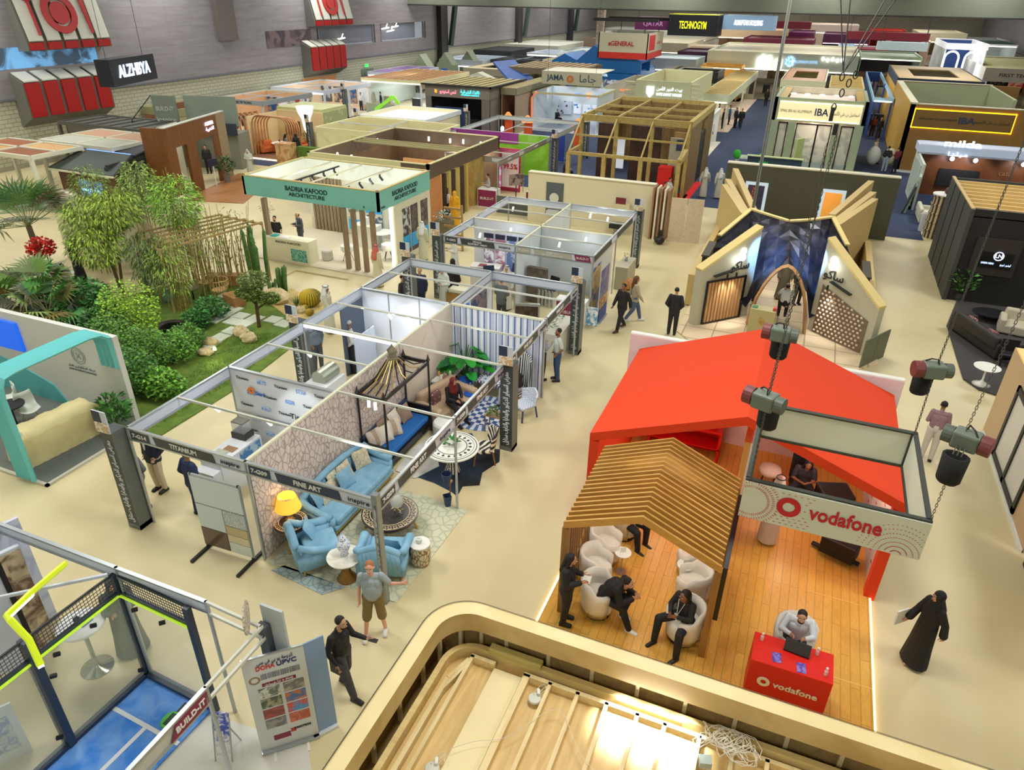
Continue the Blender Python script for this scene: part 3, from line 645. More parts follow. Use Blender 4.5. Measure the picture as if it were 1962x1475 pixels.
t=thing('racing_rig','black driving simulator console with blue lit panel','game console',(1.95,14.5,.06),R(20));MB().box(-.35,.35,-.3,.3,0,.8).obj('cabinet',BLK,t,bevel=.05);MB().slab([(-.15,-.31,.4),(.15,-.31,.4),(.15,-.31,.7),(-.15,-.31,.7)],(0,-.01,0)).obj('blue_panel',M((30,90,190),em=1.5),t)
t=thing('driving_frame','black metal driving frame under the hanging sign','game console',(2.1,13.2,.06),R(-20));MB().box(-.5,.5,-.06,.06,.05,.1).box(-.3,.4,-.2,.2,.1,.5).obj('pedal_frame',BLK,t,bevel=.02)
# ---------------------------------------------------------------- curved timber stand in the foreground
t=thing('curved_timber_stand','foreground open-topped stand with rounded plywood rim and joists','exhibition stand')
def rr(x0,yt,rad,x1=3.9,yb=1.5,n=10):
 pts=[(x0,yb)];
 for k in range(n+1):
  a=pi-k*(pi/2)/n;pts.append((x0+rad+cos(a)*rad,yt-rad+sin(a)*rad))
 pts.append((x1,yt));return pts
def band(mb,A,B,za,zb):
 n=len(A);return mb.add([(x,y,za)for x,y in A]+[(x,y,zb)for x,y in B],[(i,i+1,n+i+1,n+i)for i in range(n-1)])
PL1=M((236,220,168),.5,kind='mottle',c2=(226,206,148),sc=1.2);PL2=M((214,190,134),.5,kind='mottle',c2=(190,162,104),sc=1.5);PL3=M((176,148,92),.6,kind='wood',c2=(150,122,70))  # one plywood; shade of inner fascia and recess put into the darker tones
O_=rr(-3.59,6.47,.62);I_=rr(-3.38,6.26,.45);D_=rr(-3.56,6.44,.60);K_=rr(-3.31,6.22,.44);Q_=rr(-3.23,6.14,.36)
b=MB();band(b,O_,I_,3,3);band(b,O_,O_,0,3);b.obj('rim',PL1,t)
band(MB(),rr(-3.605,6.485,.63),rr(-3.585,6.465,.62),3.0,3.012).obj('rim_edge_strip',M((84,72,50)),t)
b=MB();band(b,I_,I_,2.68,3.0);band(b,I_,D_,2.68,2.68);b.obj('inner_fascia',PL2,t)
b=MB();band(b,D_,D_,2.1,2.68);band(b,D_,K_,2.1,2.1);b.obj('recess_wall',PL3,t)
b=MB();band(b,K_,K_,2.1,2.5);band(b,K_,Q_,2.5,2.5);band(b,Q_,Q_,2.5,2.33);b.obj('inner_curb',M((226,202,138),.5,kind='woodx',c2=(206,178,112)),t)
b=MB();n=len(Q_);b.add([(x,y,2.33)for x,y in Q_]+[(3.9,1.5,2.33)],[tuple(range(n+1))[::-1]]);b.obj('ceiling_board',M((226,194,128),.5,kind='wood',c2=(208,172,104),sc=1.2),t)
for(x,y)in[(-3.5,1.9+k*.62)for k in range(7)]+[(-3.44,6.0),(-3.25,6.28),(-2.98,6.40)]+[(-2.6+k*.62,6.41)for k in range(11)]:
 MB().bx((x,y,2.4),(.05,.05,.58)).obj('batten',PL1,t)
JM=M((238,218,166),.5,kind='wood',c2=(216,190,130))
xs=[-2.98,-2.2,-1.85,-1.47,-1.08,-.68,-.33,.1,.5,.9,1.3,1.7,2.1,2.5]
for k,x in enumerate(xs):
 MB().box(x,x+(.05 if k != 1 else .09),2.0,6.06,2.33,2.44).obj('joist',JM,t)
MB().box(-2.98,-2.62,6.02,6.08,2.33,2.44).box(-2.2,3.6,6.02,6.08,2.33,2.44).box(-2.2,3.6,4.0,4.03,2.33,2.4).obj('cross_joist',JM,t)
MB().box(-3.14,-3.08,2.0,5.6,2.33,2.44).beam((-3.11,5.6,2.39),(-2.98,5.98,2.39),.05,.11).beam((-3.1,5.45,2.38),(-2.95,6.0,2.38),.05,.11).obj('corner_brace',JM,t)
MB().box(-2.62,-2.22,2.2,6.02,2.34,2.38).obj('loose_board',M((236,220,168),.5),t)
MB().box(-2.75,-2.0,6.12,6.24,2.5,2.58).obj('timber_offcut',M((196,182,110),.5,kind='woodx',c2=(172,156,88)),t)
WC=M((226,218,196),.5)
for x,y,l in((-1.94,5.78,'round white ceiling rose on the plywood, near its back left joists'),(-2.72,4.42,'round white ceiling rose at the lower left of the plywood ceiling')):
 t2=thing('ceiling_rose',l,'ceiling rose',(x,y,2.39));MB().lathe([(.01,.03),(.08,.02),(.09,0)],20).obj('plate',M((214,214,200)),t2);MB().bx((.02,.08,.05),(.035,.08,.03),.4).obj('connector',WHITE,t2)
 b=MB();b.tube([(.03+cos(i*.7)*.07,.12+sin(i*.9)*.10,.03+.02*sin(i))for i in range(14)],.004,5).obj('wire',WC,t2)
random.seed(3)
def tangle(n,c,rad,m,label):
 t2=thing('cable_tangle',label,'cables',c)
 for k in range(n):
  b=MB();ph=random.random()*6;r0=random.uniform(.4,1)*rad;cx,cy=random.uniform(-.8,.8)*rad,random.uniform(-.4,.4)*rad;fr=random.choice((1,1,2))
  b.tube([(cx+cos(ph+i*.45)*r0*(1+.15*sin(i*fr)),cy+sin(ph+i*.45*fr)*r0*.6,.02+.05*abs(sin(i*.8+k)))for i in range(18)],.005,5).obj('cable_loop',m,t2)
 return t2
tangle(16,(.42,5.96,2.52),.26,WC,'tangle of cream cables heaped on the stand ceiling edge')
tag(MB().bx((.24,5.72,2.46),(.14,.12,.1),.3).obj('junction_box',M((176,190,182),.4)),'grey-green junction box among the cream cables','junction box')
tag(MB().bx((1.5,5.75,2.46),(.12,.16,.1),.1).obj('power_supply',ALU),'metal driver box at the right of the plywood ceiling','junction box')
b=MB();b.tube([(-2.6+.1*k,4.7+.9*sin(k*.15)**2+.1*sin(k*.8),2.46)for k in range(34)],.004,5)
tag(b.obj('loose_cable',WC),'long thin cream cable trailing over the joists','cable')
MB().box(-.95,-.1,6.10,6.13,2.5,2.53).obj('led_tube',M((250,252,255),em=20),t)
for x in(-.85,-.45,-.1):spot((x,6.05,2.85),(x+.02,5.9,2.33),70,82,(.86,.93,1))
# ---------------------------------------------------------------- right-hand stands
t=thing('beige_wall_stand','beige walled stand with black window frames at the right edge','exhibition stand')
BW=M((196,166,128),.6)
MB().box(5.85,6.0,15.0,20.2,0,2.55).mat(1).box(5.85,6.0,15.0,20.2,2.55,2.6).obj('side_wall',[BW,M((226,190,120),em=.35)],t)
MB().box(5.85,9.5,20.2,20.35,0,2.55).obj('back_wall',BW,t)
b=MB().box(5.8,5.86,16.2,18.9,.15,.3).box(5.8,5.86,16.2,18.9,2.0,2.15).box(5.8,5.86,16.2,16.35,.15,2.15).box(5.8,5.86,18.75,18.9,.15,2.15).box(5.8,5.86,17.45,17.6,.15,2.15);b.obj('window_frame',BLK,t)
MB().box(5.83,5.87,16.35,18.75,.3,2.0).obj('window_pane',M((206,204,196),.25),t)
MB().box(5.8,5.87,15.0,20.2,0,.08).obj('light_plinth',M((226,226,220)),t)
t=thing('beige_panel_stand','beige wall with dark doorway nearest the right edge','exhibition stand');MB().box(5.85,6.05,11.2,14.7,0,2.55).obj('side_wall',BW,t);MB().box(5.80,5.86,13.7,14.6,0,2.1).obj('door_frame',BLK,t)
t=thing('charcoal_stand','tall charcoal stand with slatted timber top and dark lounge wall','exhibition stand')
DG=M((62,64,62),.7);
MB().box(5.88,6.02,30.9,36.8,0,3.6).obj('side_wall',DG,t);MB().box(6.02,10.5,31.0,31.12,0,3.6).obj('front_wall',M((28,27,27),.6),t)
MB().box(6.4,7.9,30.86,31.0,1.2,2.6).mat(1).box(6.65,7.75,30.84,30.86,1.5,2.1).obj('wall_niche',[M((48,40,38)),M((16,17,20),.2)],t)
MB().box(6.02,10.5,36.7,36.82,0,3.6).obj('back_wall',DG,t)
for k in range(8):MB().box(6.02,10.5,31.3+k*.68,31.42+k*.68,3.46,3.6).obj('roof_slat',M((226,196,128),.5,kind='woodx',c2=(206,172,100)),t)
MB().box(5.88,6.0,30.9,36.8,3.6,3.64).box(6.0,10.5,31.0,36.7,3.30,3.34).obj('roof_board',M((206,176,112),.5,kind='woodx',c2=(186,156,92)),t)
for y in(32.4,33.9,35.4):MB().box(5.86,5.88,y,y+.04,0,3.6).obj('wall_seam',BLK,t)
ob=MB();ring(ob,(7.25,30.83,1.98),.14,.17);ob.obj('ring_emblem',M((200,210,255),em=3),t);T('LN',(7.25,30.82,1.98),X_,Z_,.2,M((220,225,255),em=3),t)
T('LINEAR NERO',(6.95,30.82,1.68),X_,Z_,.1,M((180,200,255),em=2.5),t,w=.42);T(ar('لينير نيرو'),(7.55,30.82,1.68),X_,Z_,.12,M((180,200,255),em=2.5),t,w=.35)
tag(MB().prism([(5.75,23.5),(6.1,22.9),(6.6,22.7),(12,22.7),(12,30.9),(6.4,30.9),(5.75,28)],.004,.05).obj('dark_rug_platform',M((66,64,64),.9)),'dark grey carpeted platform in front of the charcoal stand','platform')
def potted(label,loc,h=.9,r=.45,pot=(96,96,92),potr=.16,poth=.35,c=(60,120,50),n=160,name='potted_plant',leaf=(.05,.22)):
 t=thing(name,label,'potted plant',loc);MB().lathe([(potr*.75,0),(potr,poth),(potr*.88,poth),(potr*.8,poth-.05)],16).obj('pot',M(pot,.6),t)
 leaves(n,(0,0,poth+(h-poth)*.55),(r,r,(h-poth)*.55),leaf,c,t,up=.6);MB().tube([(0,0,poth-.1),(0,0,poth+(h-poth)*.6)],.02,6).obj('stem',M((84,70,44)),t);return t
def leaves(n,c,r,lf,col,parent,up=.2,name='foliage',col2=None,droop=0,shell=.3):
 b=MB()
 for _ in range(n):
  while True:
   p=V((random.uniform(-1,1),random.uniform(-1,1),random.uniform(-1,1)))
   if shell<p.length<=1:break
  q=V((c[0]+p.x*r[0],c[1]+p.y*r[1],c[2]+p.z*r[2]));d=(V((p.x+random.uniform(-.6,.6),p.y+random.uniform(-.6,.6),up-droop+random.uniform(-.4,.4)))).normalized()
  w_=d.cross(V((random.uniform(-1,1),random.uniform(-1,1),1.2))).normalized()*lf[0];L=lf[1]*random.uniform(.7,1.2);tip=q+d*L-V((0,0,L*(.15+droop*.4)));mid=q+d*L*.5
  b.k=random.randrange(3);b.add([q,mid-w_,tip,mid+w_],[(0,1,2,3)])
 c2=col2 or tuple(min(255,int(v*1.25))for v in col)
 return b.obj(name,[M(col,.5,kind='leaf'),M(c2,.5,kind='leaf'),M(tuple(int(v*.75)for v in col),.5,kind='leaf')],parent)
potted('leafy green plant in small pot before the charcoal lounge wall',at(1835,575),1.35,.5,(70,70,68),.16,.3,(76,128,62),260)
def blocksofa(label,loc,rz,L=1.9,c=(60,52,48),name='sofa',cat='sofa',cush=None):
 t=thing(name,label,cat,loc,rz);m=M(c,.6)
 MB().box(-L/2,L/2,-.45,.45,.08,.42).obj('seat',m,t,bevel=.06);MB().box(-L/2,L/2,.28,.5,.35,.80).obj('backrest',m,t,bevel=.08)
 for s in(-1,1):MB().box(s*L/2-.11,s*L/2+.11,-.45,.45,.08,.6).obj('armrest',m,t,bevel=.06)
 if cush:
  for k,x in enumerate(cush):MB().bx((x,.15,.58),(.42,.16,.38),.1).obj('cushion',M((200,170,160),.9,kind='spots',c2=(120,80,80),sc=14),t,bevel=.06)
 return t
blocksofa('black leather sofa with patterned cushions on the dark platform',at(1880,660),R(115),2.4,(44,40,38),cush=(-.5,.6))
blocksofa('cream upholstered armchair near the charcoal stand',at(1948,640),R(-10),1.1,(196,190,168),'armchair','armchair')
t=thing('round_side_table','white tulip side table by the black leather sofa','side table',(6.2,23.3,.05));MB().lathe([(.01,.58),(.36,.58),(.37,.60),(.01,.61)],24).obj('tabletop',WHITE,t);MB().lathe([(.26,0),(.1,.03),(.03,.15),(.03,.5),(.08,.58)],16).obj('pedestal',WHITE,t,True)
t=thing('coffee_table','low dark oval coffee table beyond the leather sofa','coffee table',at(1895,615));MB().lathe([(.01,.3),(.5,.3),(.5,.34),(.01,.34)],22,sx=1.3).obj('tabletop',BLK,t)
for a in range(3):MB().beam((cos(a*2.1)*.3,sin(a*2.1)*.25,0),(cos(a*2.1)*.3,sin(a*2.1)*.25,.3),.05,.05).obj('leg',BLK,t)
t=thing('dark_chair','dark chair at right edge near the tulip table','chair',at(1925,700));MB().bx((0,0,.42),(.5,.5,.1)).obj('seat',BLK,t,bevel=.03)
for sx in(-1,1):
 for sy in(-1,1):MB().box(sx*.2-.02,sx*.2+.02,sy*.2-.02,sy*.2+.02,0,.38).obj('leg',BLK,t)
MB().box(-.25,.25,.2,.26,.4,.85).obj('backrest',BLK,t,bevel=.02)
t=thing('free_panel','dark green free-standing twin panel beside the gabled timber stand','display panel',(3.1,23.6,0),R(60));MB().box(-.75,-.01,-.02,.02,0,1.0).box(.01,.75,-.02,.02,0,1.0).obj('panel_board',M((98,104,84),.6),t)
# ---------------------------------------------------------------- gabled timber-and-tile stand
t=thing('gabled_tile_stand','timber-edged stand with angled gable walls, pointed arch and dark faceted canopy','exhibition stand')
TAN=M((206,180,118),.6);TANL=M((226,204,134),.55);PALE=M((190,186,160),.6)
MB().prism([(-3.2,23.4),(-2.3,22.4),(2.3,22.4),(3.3,23.5),(3.3,38.4),(-3.4,38.4)],.003,.04).obj('platform',M((226,204,168),.5,kind='tile',c2=(170,150,120),sc=.5),t)
def gw(A,B,za,zb,th=.3,m=PALE):
 A=V((A[0],A[1],0));B=V((B[0],B[1],0));d=(B-A).normalized();n=V((-d.y,d.x,0));
 if n.y<0:n=-n
 b=MB();b.slab([A+V((0,0,.04)),B+V((0,0,.04)),B+V((0,0,zb)),A+V((0,0,za))],n*th);b.obj('gable_wall',m,t)
 b=MB();b.slab([A-n*.03+V((0,0,za-.04)),B-n*.03+V((0,0,zb-.04)),B-n*.03+V((0,0,zb+.05)),A-n*.03+V((0,0,za+.05))],n*(th+.06));b.obj('top_trim',TANL,t)
 return A,B,d,-n
LA,LB,ld,ln=gw((-2.75,24.1),(-1.1,25.9),2.1,3.35)
RA,RB,rd,rn=gw((1.05,25.5),(2.95,23.95),3.35,1.75)
def on(A,d,n,u,z,o=.02):return A+d*u+n*o+V((0,0,z))
b=MB();NL=11
SLW=M((206,162,110),.5,kind='woodz',c2=(180,132,82))
for k in range(NL):
 u=.38+k*.145;b.slab([on(LA,ld,ln,u,.12),on(LA,ld,ln,u+.095,.12),on(LA,ld,ln,u+.095,1.62),on(LA,ld,ln,u,1.62)],ln*.05)
b.obj('vertical_slats',SLW,t)
b=MB()
for(u0,u1,z0,z1)in((.32,2.05,.06,.12),(.32,2.05,1.62,1.68),(.3,.35,.06,1.68),(2.0,2.05,.06,1.68)):b.slab([on(LA,ld,ln,u0,z0),on(LA,ld,ln,u1,z0),on(LA,ld,ln,u1,z1),on(LA,ld,ln,u0,z1)],ln*.06)
b.slab([on(LA,ld,ln,.55,1.83),on(LA,ld,ln,1.6,2.0),on(LA,ld,ln,1.6,2.03),on(LA,ld,ln,.55,1.86)],ln*.15)
b.obj('slat_frame',BLK,t)
b=MB()
for i in range(12):
 for k in range(11):
  u=.30+k*.165+(i % 2)*.08;z=.14+i*.135
  if z<1.78-(u-.3)*.33:b.add([V(on(RA,rd,rn,u+a,z+c,o))for a,c,o in((-.05,-.045,.01),(.05,-.045,.01),(.05,.045,.01),(-.05,.045,.01),(0,0,.09))],[(0,1,4),(1,2,4),(2,3,4),(3,0,4)])
b.obj('raised_wall_tiles',M((232,212,186),.35),t);b=MB();b.slab([on(RA,rd,rn,.22,.06),on(RA,rd,rn,2.2,.06),on(RA,rd,rn,2.2,1.2),on(RA,rd,rn,.22,1.82)],rn*.005);b.obj('tile_backing',M((120,100,84)),t)
b=MB();b.slab([on(RA,rd,rn,.55,2.02),on(RA,rd,rn,1.4,1.83),on(RA,rd,rn,1.4,1.86),on(RA,rd,rn,.55,2.05)],rn*.15);b.obj('track_rail',BLK,t)
for A,d,n,us in((LA,ld,ln,(.95,1.35)),(RA,rd,rn,(.62,))):
 for u in us:
  q=on(A,d,n,u,1.95,.28);MB().tube([q,q-V((0,0,.16))],.035,10).obj('spot_fitting',BLK,t)
  spot(q-V((0,0,.17)),on(A,d,n,u+.08,.6,.05),55,62,(1,.96,.92))
for A,d,n,u,z in((LA,ld,ln,1.75,2.35),(RA,rd,rn,.42,2.5)):
 T(ar('ساكو'),on(A,d,n,u-.05 if A is LA else u+.15,z-.28,.04),d,Z_,.42,M((36,36,40)),t,bold=.015);
 b=MB()
 for s_ in(-1,1):ring(b,on(A,d,n,u,z+.12+s_*.11,.03),.05,.13,d,Z_,-.02,14)
 b.obj('looped_emblem',M((255,255,255),em=6),t)
lamp(on(LA,ld,ln,1.5,2.3,.25),6,(.9,.95,1),.05);lamp(on(RA,rd,rn,.5,2.5,.25),6,(.9,.95,1),.05)
# pointed arch
b=MB();ZL=[]
def archp(k,r=1.0):
 a=k/12;x=(a*2-1);z=2.32*(1-abs(x)**1.7)**.62 if abs(x)<1 else 0;return x,z
pts=[archp(k)for k in range(13)];b.tube([(-.02+x*.98,25.12,z+.05)for x,z in pts],.06,4,True,1,3);b.obj('pointed_arch',M((206,158,104),.5,kind='wood',c2=(180,132,80)),t)
# dark faceted canopy
DT=M((58,58,70),.28,.35,kind='mottle',c2=(34,34,44),sc=3)
b=MB();topl=[(-2.55,26.2,2.75),(-1.75,28.3,3.3),(-1.0,27.7,3.3),(-.3,27.2,3.3),(.4,27.7,3.3),(1.15,28.5,3.3),(1.75,26.6,2.85)]
botl=[(-2.7,25.4,1.6),(-1.15,25.5,.5),(-.78,25.2,1.5),(-.02,25.2,2.36),(.75,25.2,1.5),(1.02,25.4,.5),(2.3,25.2,1.5)]
rows=7;cols=len(topl);grid=[]
for i in range(rows+1):
 f_=i/rows
 for j in range(cols*2-1):
  j0=j//2;j1=min(j0+(j % 2),cols-1);tp=(V(topl[j0])+V(topl[j1]))/2;bp_=(V(botl[j0])+V(botl[j1]))/2
  q=bp_.lerp(tp,f_)+V((0,.06 if(i+j)% 2 else-.04,.18*sin(pi*f_)));grid.append(q)
W_=cols*2-1;fs=[]
for i in range(rows):
 for j in range(W_-1):
  a=i*W_+j;fs+=[(a,a+1,a+W_+1),(a,a+W_+1,a+W_)]if(i+j)% 2 else[(a,a+1,a+W_),(a+1,a+W_+1,a+W_)]
b.add(grid,fs);b.obj('faceted_canopy',DT,t)
b=MB()
for j in range(cols-1):b.beam(V(topl[j])+V((0,.08,.03)),V(topl[j+1])+V((0,.08,.03)),.16,.06)
b.obj('canopy_edge',TANL,t)
for x,c_ in((-1.3,(.95,.95,1)),(-.75,(.95,.95,1)),(.35,(.95,.95,1)),(.9,(.95,.95,1))):spot((x,26.4,4.0),(x,27.0,2.9),110,34,c_)
for x in(-.95,.75):spot((x,24.6,3.1),(x*.85,25.9,2.4),520,62,(.15,.42,1))
lamp((0,27,1.9),25,(1,.9,.75))
for A,B,z_ in(((-3.5,37.3),(-1.85,29.7),3.0),((-3.55,35.0),(-2.05,29.2),2.95),((-3.52,33.6),(-2.13,28.9),3.0),((2.9,37.4),(1.3,30.3),3.0),((2.95,35.3),(1.45,29.6),2.95),((2.95,33.8),(1.5,28.9),3.0)):
 MB().slab([(A[0],A[1],.04),(B[0],B[1],.04),(B[0],B[1],z_),(A[0],A[1],z_)],(.26 if A[0]<0 else-.26,0,0)).obj('timber_fin',TAN,t)
for s_,x in((-1,-3.3),(1,2.95)):
 MB().box(x-.12,x+.12,26.0,33.6,.04,1.25).obj('side_wall',TAN,t);MB().box(x-.1+.35*-s_,x+.1+.35*-s_,26.3,28.2,.04,1.9).obj('dark_display_case',BLK,t)
 MB().box(x-.14+.35*-s_,x+.14+.35*-s_,26.3,28.2,1.9,1.96).box(x-.14+.35*-s_,x+.14+.35*-s_,26.3,28.2,1.4,1.45).obj('case_edge',M((70,60,44)),t)
for x,y in((-2.9,33.6),(2.3,34.2)):
 tag(MB().ell((x,y,2.0 if x>0 else 1.9),(.16,.16,.16)).mat(1).ell((x,y+.3,2.1),(.26,.2,.16)).obj('figurine',[M((236,200,30)),M((150,160,60))]),'yellow and green ornament between the %s timber fins' %('left' if x<0 else 'right'),'ornament')
t=thing('saffron_reception_desk','small beige-fronted desk with emblem before the pointed arch','desk',(-.5,24.3,.04),R(-3));MB().box(-.42,.42,-.22,.22,.12,.98).mat(1).box(-.4,.4,-.2,.2,0,.12).obj('desk_body',[M((176,166,116)),BLK],t)
b=MB();ring(b,(0,-.23,.6),.05,.10,n=12);ring(b,(.04,-.23,.5),.04,.08,n=12);b.obj('looped_emblem',GOLD,t);MB().box(-.38,-.2,-.1,.1,.98,1.0).mat(1).box(.3,.42,-.1,.1,.98,1.08).obj('desk_items',[M((60,130,90)),M((190,60,60))],t)
t=thing('white_shell_chair','white shell chair behind the small beige desk','chair',(-.4,24.85,.04));MB().lathe([(.02,.42),(.24,.45),(.28,.62),(.26,.72),(.22,.5),(.02,.46)],16).obj('shell',WHITE,t,True);MB().lathe([(.03,0),(.03,.42)],8).obj('stem',ALU,t)
t=thing('dark_back_wall_stand','long dark olive back wall with cream coping and wall posters','exhibition stand');MB().box(-3.9,4.1,38.45,38.8,0,3.0).mat(1).box(-3.9,4.1,38.42,38.83,3.0,3.06).obj('back_wall',[M((76,76,58),.7),M((222,218,190))],t)
for x,c_,l in((-2.3,(40,46,62),'o'),(1.35,(236,168,72),'y')):
 MB().box(x-.55,x+.55,38.38,38.45,.5,2.2).mat(1).box(x-.4,x+.4,38.36,38.38,.5,2.05).obj('wall_poster',[M((196,216,232),em=.4),M(c_,kind='photo',c2=(min(255,c_[0]+20),c_[1],c_[2]),sc=2,em=.3)],t)
 if l=='o':T('BRICK CITY',(x-.05,38.34,1.3),Z_,(-1,0,0),.3,M((240,110,30)),t,w=1.3)
tag(MB().ell((-1.95,22.0,.16),(.16,.16,.16)).mat(1).ell((-1.9,21.95,.2),(.13,.13,.13)).obj('ball',[M((226,210,40)),BLK]),'small yellow and black ball on the beige floor by the stand','ball')
# ---------------------------------------------------------------- shell-scheme block 1
FB=M((206,214,228),.5);PWH=M((224,228,232),.55);SIGN=M((64,70,72),.5);SIGNB=M((48,62,86),.5)
def fascia(t,A,B,z0=2.2,z1=2.5,m=FB,txt=None,board=SIGN,code=None,tag_=None,size=.13,tagm=None,side=-1):
 A=V((A[0],A[1],0));B=V((B[0],B[1],0));d=(B-A).normalized();n=V((d.y,-d.x,0))*(1 if side<0 else-1);L=(B-A).length
 b=MB();b.beam(A+V((0,0,z1-.02)),B+V((0,0,z1-.02)),.06,.04).beam(A+V((0,0,z0+.02)),B+V((0,0,z0+.02)),.06,.04);b.mat(1).beam(A+V((0,0,(z0+z1)/2)),B+V((0,0,(z0+z1)/2)),.02,z1-z0-.08)
 o=b.obj('fascia_board',[ALU,m],t)
 if txt is not None:
  rx=d;zc=(z0+z1)/2;h=(z1-z0)*.33
  def pl(u0,u1,mm,nm,sk=.0):
   b=MB();p=lambda u,z:A+d*u+n*.022+V((0,0,zc+z));b.slab([p(u0+sk,-h),p(u1,-h),p(u1-sk,h),p(u0,h)],n*.006);b.obj(nm,mm,o)
  u=.08
  if code:
   pl(u,u+.5,board,'number_plate');T(code,A+d*(u+.25)+n*.035+V((0,0,zc)),d,Z_,size*.85,WHITE,o,w=.38,bold=.02);u+=.62
  pl(u,L-.75,board,'name_plate',.05)
  if '\n' in txt:
   a_,b_=txt.split('\n');T(a_,A+d*((u+L-.75)/2)+n*.035+V((0,0,zc+.045)),d,Z_,size*.62,WHITE,o,bold=.02);T(b_,A+d*((u+L-.75)/2)+n*.035+V((0,0,zc-.045)),d,Z_,size*.62,WHITE,o,bold=.02)
  else:T(txt,A+d*((u+L-.75)/2)+n*.035+V((0,0,zc)),d,Z_,size,WHITE,o,bold=.02)
  if tagm:pl(L-.68,L-.06,tagm,'organiser_plate',.06)
  if tag_:T(tag_,A+d*(L-.37)+n*.035+V((0,0,zc)),d,Z_,size*.9,WHITE if tagm else DARK,o,w=.45)
 return o
def posts(t,pts,z1=2.5):
 for x,y in pts:MB().lathe([(.03,0),(.03,z1)],8,(x,y,0)).obj('post',ALU,t)
def rails(t,segs,z=2.5,m=None):
 for a,c in segs:MB().beam((a[0],a[1],z-.02),(c[0],c[1],z-.02),.04,.05).obj('cross_rail',m or M((206,208,196),.4),t)
t=thing('shell_scheme_block','aluminium shell-scheme block with the furniture and titanium booths','exhibition booth')
xl,xm,xr=-11.9,-8.87,-5.95
fascia(t,(xl,8.4),(xm,8.4),txt='TITANIUM',code='7-G14',tag_='inspire',size=.15)
fascia(t,(xm,8.4),(xr,8.4),txt='FINE ART',code='7-G09',tag_='inspire',size=.15,board=SIGNB)
for k,y in enumerate((8.4,11.4,14.3,17.2)):
 fascia(t,(xr,y),(xr,min(20.05,y+2.95)),txt='FINE ART',code='7-G09' if k<3 else None,tag_='inspire',size=.15)
fascia(t,(xl,20.05),(xl,8.4));fascia(t,(xr,20.05),(xl,20.05),side=1);fascia(t,(xm,17.1),(xm,20.05))
rails(t,[((xl,y),(xm,y))for y in(9.76,12.75,14.2,15.75,18.6)]+[((xm,y),(xr,y))for y in(9.78,11.4,14.1,15.8,18.65)])
b=MB().beam((xl,14.2,2.42),(xm,14.2,2.42),.03,.12);b.obj('led_light_bar',M((236,240,250),em=1.2),t)
posts(t,[(xl,8.4),(xl,11.35),(xl,14.2),(xl,17.1),(xl,20.05),(xm,8.4),(xm,20.05),(xr,8.4),(xr,11.5),(xr,14.2),(xr,17.1),(xr,20.05),(xm,17.1)])
MB().box(xr-.07,xr+.05,8.33,8.45,0,2.62).mat(1).box(xr-.03,xr+.01,8.32,8.325,.3,2.4).obj('corner_post',[M((150,156,160),.3,.6),M((90,104,116),.3,kind='photo',c2=(180,190,196),sc=8)],t)
WPAPER=M((206,196,188),.7,kind='lace',c2=(160,148,142),sc=9)
MB().box(xm-.03,xm+.0,8.45,17.1,0,2.45).mat(1).box(xm,xm+.02,8.45,14.3,0.02,2.44).mat(2).box(xm,xm+.02,14.3,17.1,.02,2.44).mat(3).box(xm-.04,xm+.03,8.45,17.1,2.45,2.5).obj('partition_wall',[PWH,WPAPER,M((214,204,186)),M((216,216,190))],t)
MB().box(xl+.02,xm-.04,11.34,11.38,0,2.45).mat(1).box(xl+.02,xm-.04,11.32,11.40,2.45,2.5).box(xl+.02,xm-.04,11.32,11.33,1.28,1.31).obj('logo_wall',[PWH,ALU],t)
lw=[o for o in t.children if o.name.startswith('logo_wall')][0]
LB=M((70,120,190));LK=M((50,54,70));LO=M((236,130,50))
for i in range(5):
 for k in range(5):
  x=xl+.4+k*.56+(i % 2)*.2;z=2.28-i*.36
  if x>xm-.3:continue
  if(i+k)% 2:MB().box(x-.12,x+.12,11.30,11.32,z-.045,z+.045).obj('logo_patch',M((110,150,210),kind='photo',c2=(180,200,230),sc=20),lw)
  else:T('Titanium',(x,11.31,z),X_,Z_,.1,LK,lw,w=.36)
T('Titanium',(xm-.95,11.305,1.55),X_,Z_,.2,LK,lw,w=.8);T('Solar Guard',(xl+.75,11.305,1.95),X_,Z_,.14,LB,lw,w=.5,bold=.03)
b=MB();ring(b,(xl+.62,11.30,2.0),.03,.10,t_=.005,n=14);b.obj('sun_emblem',LO,lw)
MB().box(xl+.02,xm-.04,17.04,17.1,0,2.45).mat(1).box(xl+.95,xl+.98,17.02,17.04,0,2.45).box(xl+2.0,xl+2.03,17.02,17.04,0,2.45).box(xl,xm,17.02,17.1,2.45,2.5).obj('rear_wall',[M((226,232,244)),ALU],t)
MB().box(xl-.02,xl+.02,15.9,17.1,0,2.2).obj('side_wall',M((86,98,116)),t)
MB().box(xl+1.1,xl+1.14,14.9,15.9,0,1.9).obj('folding_panel',M((196,206,226)),t)
MB().box(xm+.02,xr-.03,17.06,17.12,0.0,2.45).mat(1).box(xm+.02,xr-.03,17.04,17.14,2.45,2.5).obj('striped_wall',[M((224,230,238),.6,kind='stripex',c2=(178,192,214),sc=1.4),M((216,216,190))],t)
b=MB()
for k in range(15):b.box(xm+.12+k*.19,xm+.145+k*.19,17.05,17.06,0,2.45)
b.obj('blue_pinstripes',M((56,92,150)),t)
MB().box(xm-.02,xm+.02,17.15,20.0,0,2.2).mat(1).box(xm+.02,xm+.03,17.3,18.3,.3,2.1).mat(2).box(xm+.02,xm+.03,18.4,19.6,.3,2.1).obj('poster_wall',[PWH,M((30,90,210),kind='photo',c2=(150,210,250),sc=1.5),M((130,116,120),kind='photo',c2=(60,70,110),sc=3)],t)
